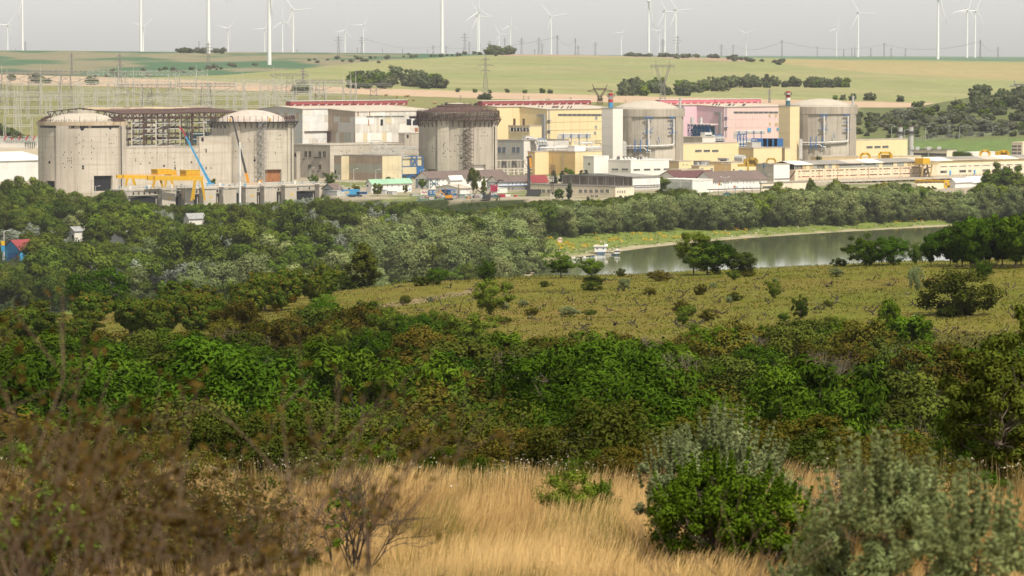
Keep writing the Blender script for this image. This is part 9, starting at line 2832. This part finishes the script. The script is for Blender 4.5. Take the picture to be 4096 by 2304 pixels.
twig_shrub('thorn_shrub', 'dark tangled thorn bush with sparse yellowish leaves', 620, 2250, 50, 2.6, 16, 5, .75, TWIG, 713, 'haw', 16000, .024, .014, .015, (2, 3), .5, .02, .16, cr=.11)
twig_shrub('thorn_shrub', 'second dark thorn bush tangle with green leaf tufts', 880, 2250, 51, 2.3, 15, 5, .7, TWIG, 714, 'dull', 12000, .024, .014, .014, (2, 3), .5, .02, .16, cr=.11)
twig_shrub('thorn_shrub', 'low dark thorn bush behind the brown branch shrub', 300, 2280, 49, 2.5, 15, 5, .8, TWIG, 715, 'haw', 14000, .024, .015, .014, (2, 3), .5, .02, .16, cr=.12)
shrub_crown('low_bush', 'dim green low bush at the foot of the bare shrub', 1180, 55.5, .75, .42, 'dull', 40, 4200, .026, .015, 716, .05, (.16, .28))
shrub_crown('leafy_shrub', 'yellow-green vine leaves on a shrub at the edge of the field', 110, 44, 2.15, .62, 'bright', 46, 3600, .030, .024, 717, .2, (.14, .24))
shrub_crown('leafy_shrub', 'dark leafy bush under the yellow-green vine leaves', 60, 45, 1.5, .65, 'dull', 46, 6000, .030, .02, 718, .05, (.16, .28))
twig_shrub('near_branch_shrub', 'loose brown branch shrub standing before the dark thorn bush', 330, 2304, 17, 2.8, 10, 4, .5, TWIG, 721, 'brown', 900, .022, .013, .015, (2, 3), .42, .04, .18, cr=.07)
twig_shrub('near_branch_shrub', 'slender brown branch shrub before the second thorn bush', 700, 2304, 18, 2.75, 9, 4, .55, TWIG, 722, 'brown', 600, .022, .013, .015, (2, 3), .42, .04, .18, cr=.07)
twig_shrub('near_branch_shrub', 'thin twig sprays reaching over the straw towards the bare shrub', 860, 2304, 19, 2.5, 5, 4, .7, TWIG, 723, 'brown', 200, .020, .012, .012, (2, 2), .42, .04, .18, cr=.06)
twig_shrub('near_branch_shrub', 'brown branch shrub before the yellow-green vine leaves', 60, 2304, 16, 2.4, 9, 4, .5, TWIG, 724, 'brown', 800, .022, .013, .015, (2, 3), .42, .04, .18, cr=.07)
twig_shrub('near_branch_shrub', 'grey bare stems standing before the green climber', 2950, 2304, 27, 2.1, 7, 4, .75, TWIG, 725, None, 0, r0=.010, split=(2, 2), ang=.4)
twig_shrub('near_branch_shrub', 'low bare twigs growing in the straw', 2020, 2304, 30, .95, 7, 4, .7, TWIG, 726, 'bright', 60, .02, .014, .008, (2, 2), .4, .03, .14, clumps=8, cr=.04)
shrub_crown('oleaster_shrub', 'large soft silvery oleaster beside the green climber', 3560, 34, 1.95, .8, 'olive2', 100, 26000, .027, .009, 731, .1, (.1, .24), 0, 70)
shrub_crown('oleaster_shrub', 'tufted silvery oleaster next to the large soft one', 3900, 28, 1.6, .66, 'olive2', 90, 24000, .024, .008, 732, .1, (.1, .24), 0, 60)
shrub_crown('oleaster_shrub', 'low silvery oleaster tuft beside the climber', 3330, 37, 1.2, .5, 'olive2', 60, 9000, .030, .010, 733, .05, (.1, .24), 0, 50)
twig_shrub('thorn_shrub', 'brown thorny branches with pale buds behind the silvery oleaster', 3400, 1950, 62, 1.75, 9, 5, .6, TWIG, 741, 'dusty', 1500, .022, .014, .013, (2, 3), .42, .04, .14, cr=.08)
twig_shrub('thorn_shrub', 'orange-lichened brown branch tops behind the silvery oleaster', 3600, 1950, 64, 2.15, 8, 5, .45, TWIG, 742, 'haw', 3000, .026, .016, .013, (2, 3), .4, .06, .14, cr=.09)
shrub_crown('edge_tree', 'dark yellowish-green tree at the straw field corner', 4010, 78, 3.4, 1.0, 'edge', 100, 15000, .05, .026, 751, .6, (.14, .26))
shrub_crown('edge_tree', 'taller yellowish-green tree behind the field corner tree', 4130, 82, 4.0, 1.2, 'edge', 90, 13000, .05, .026, 752, .6, (.14, .26))
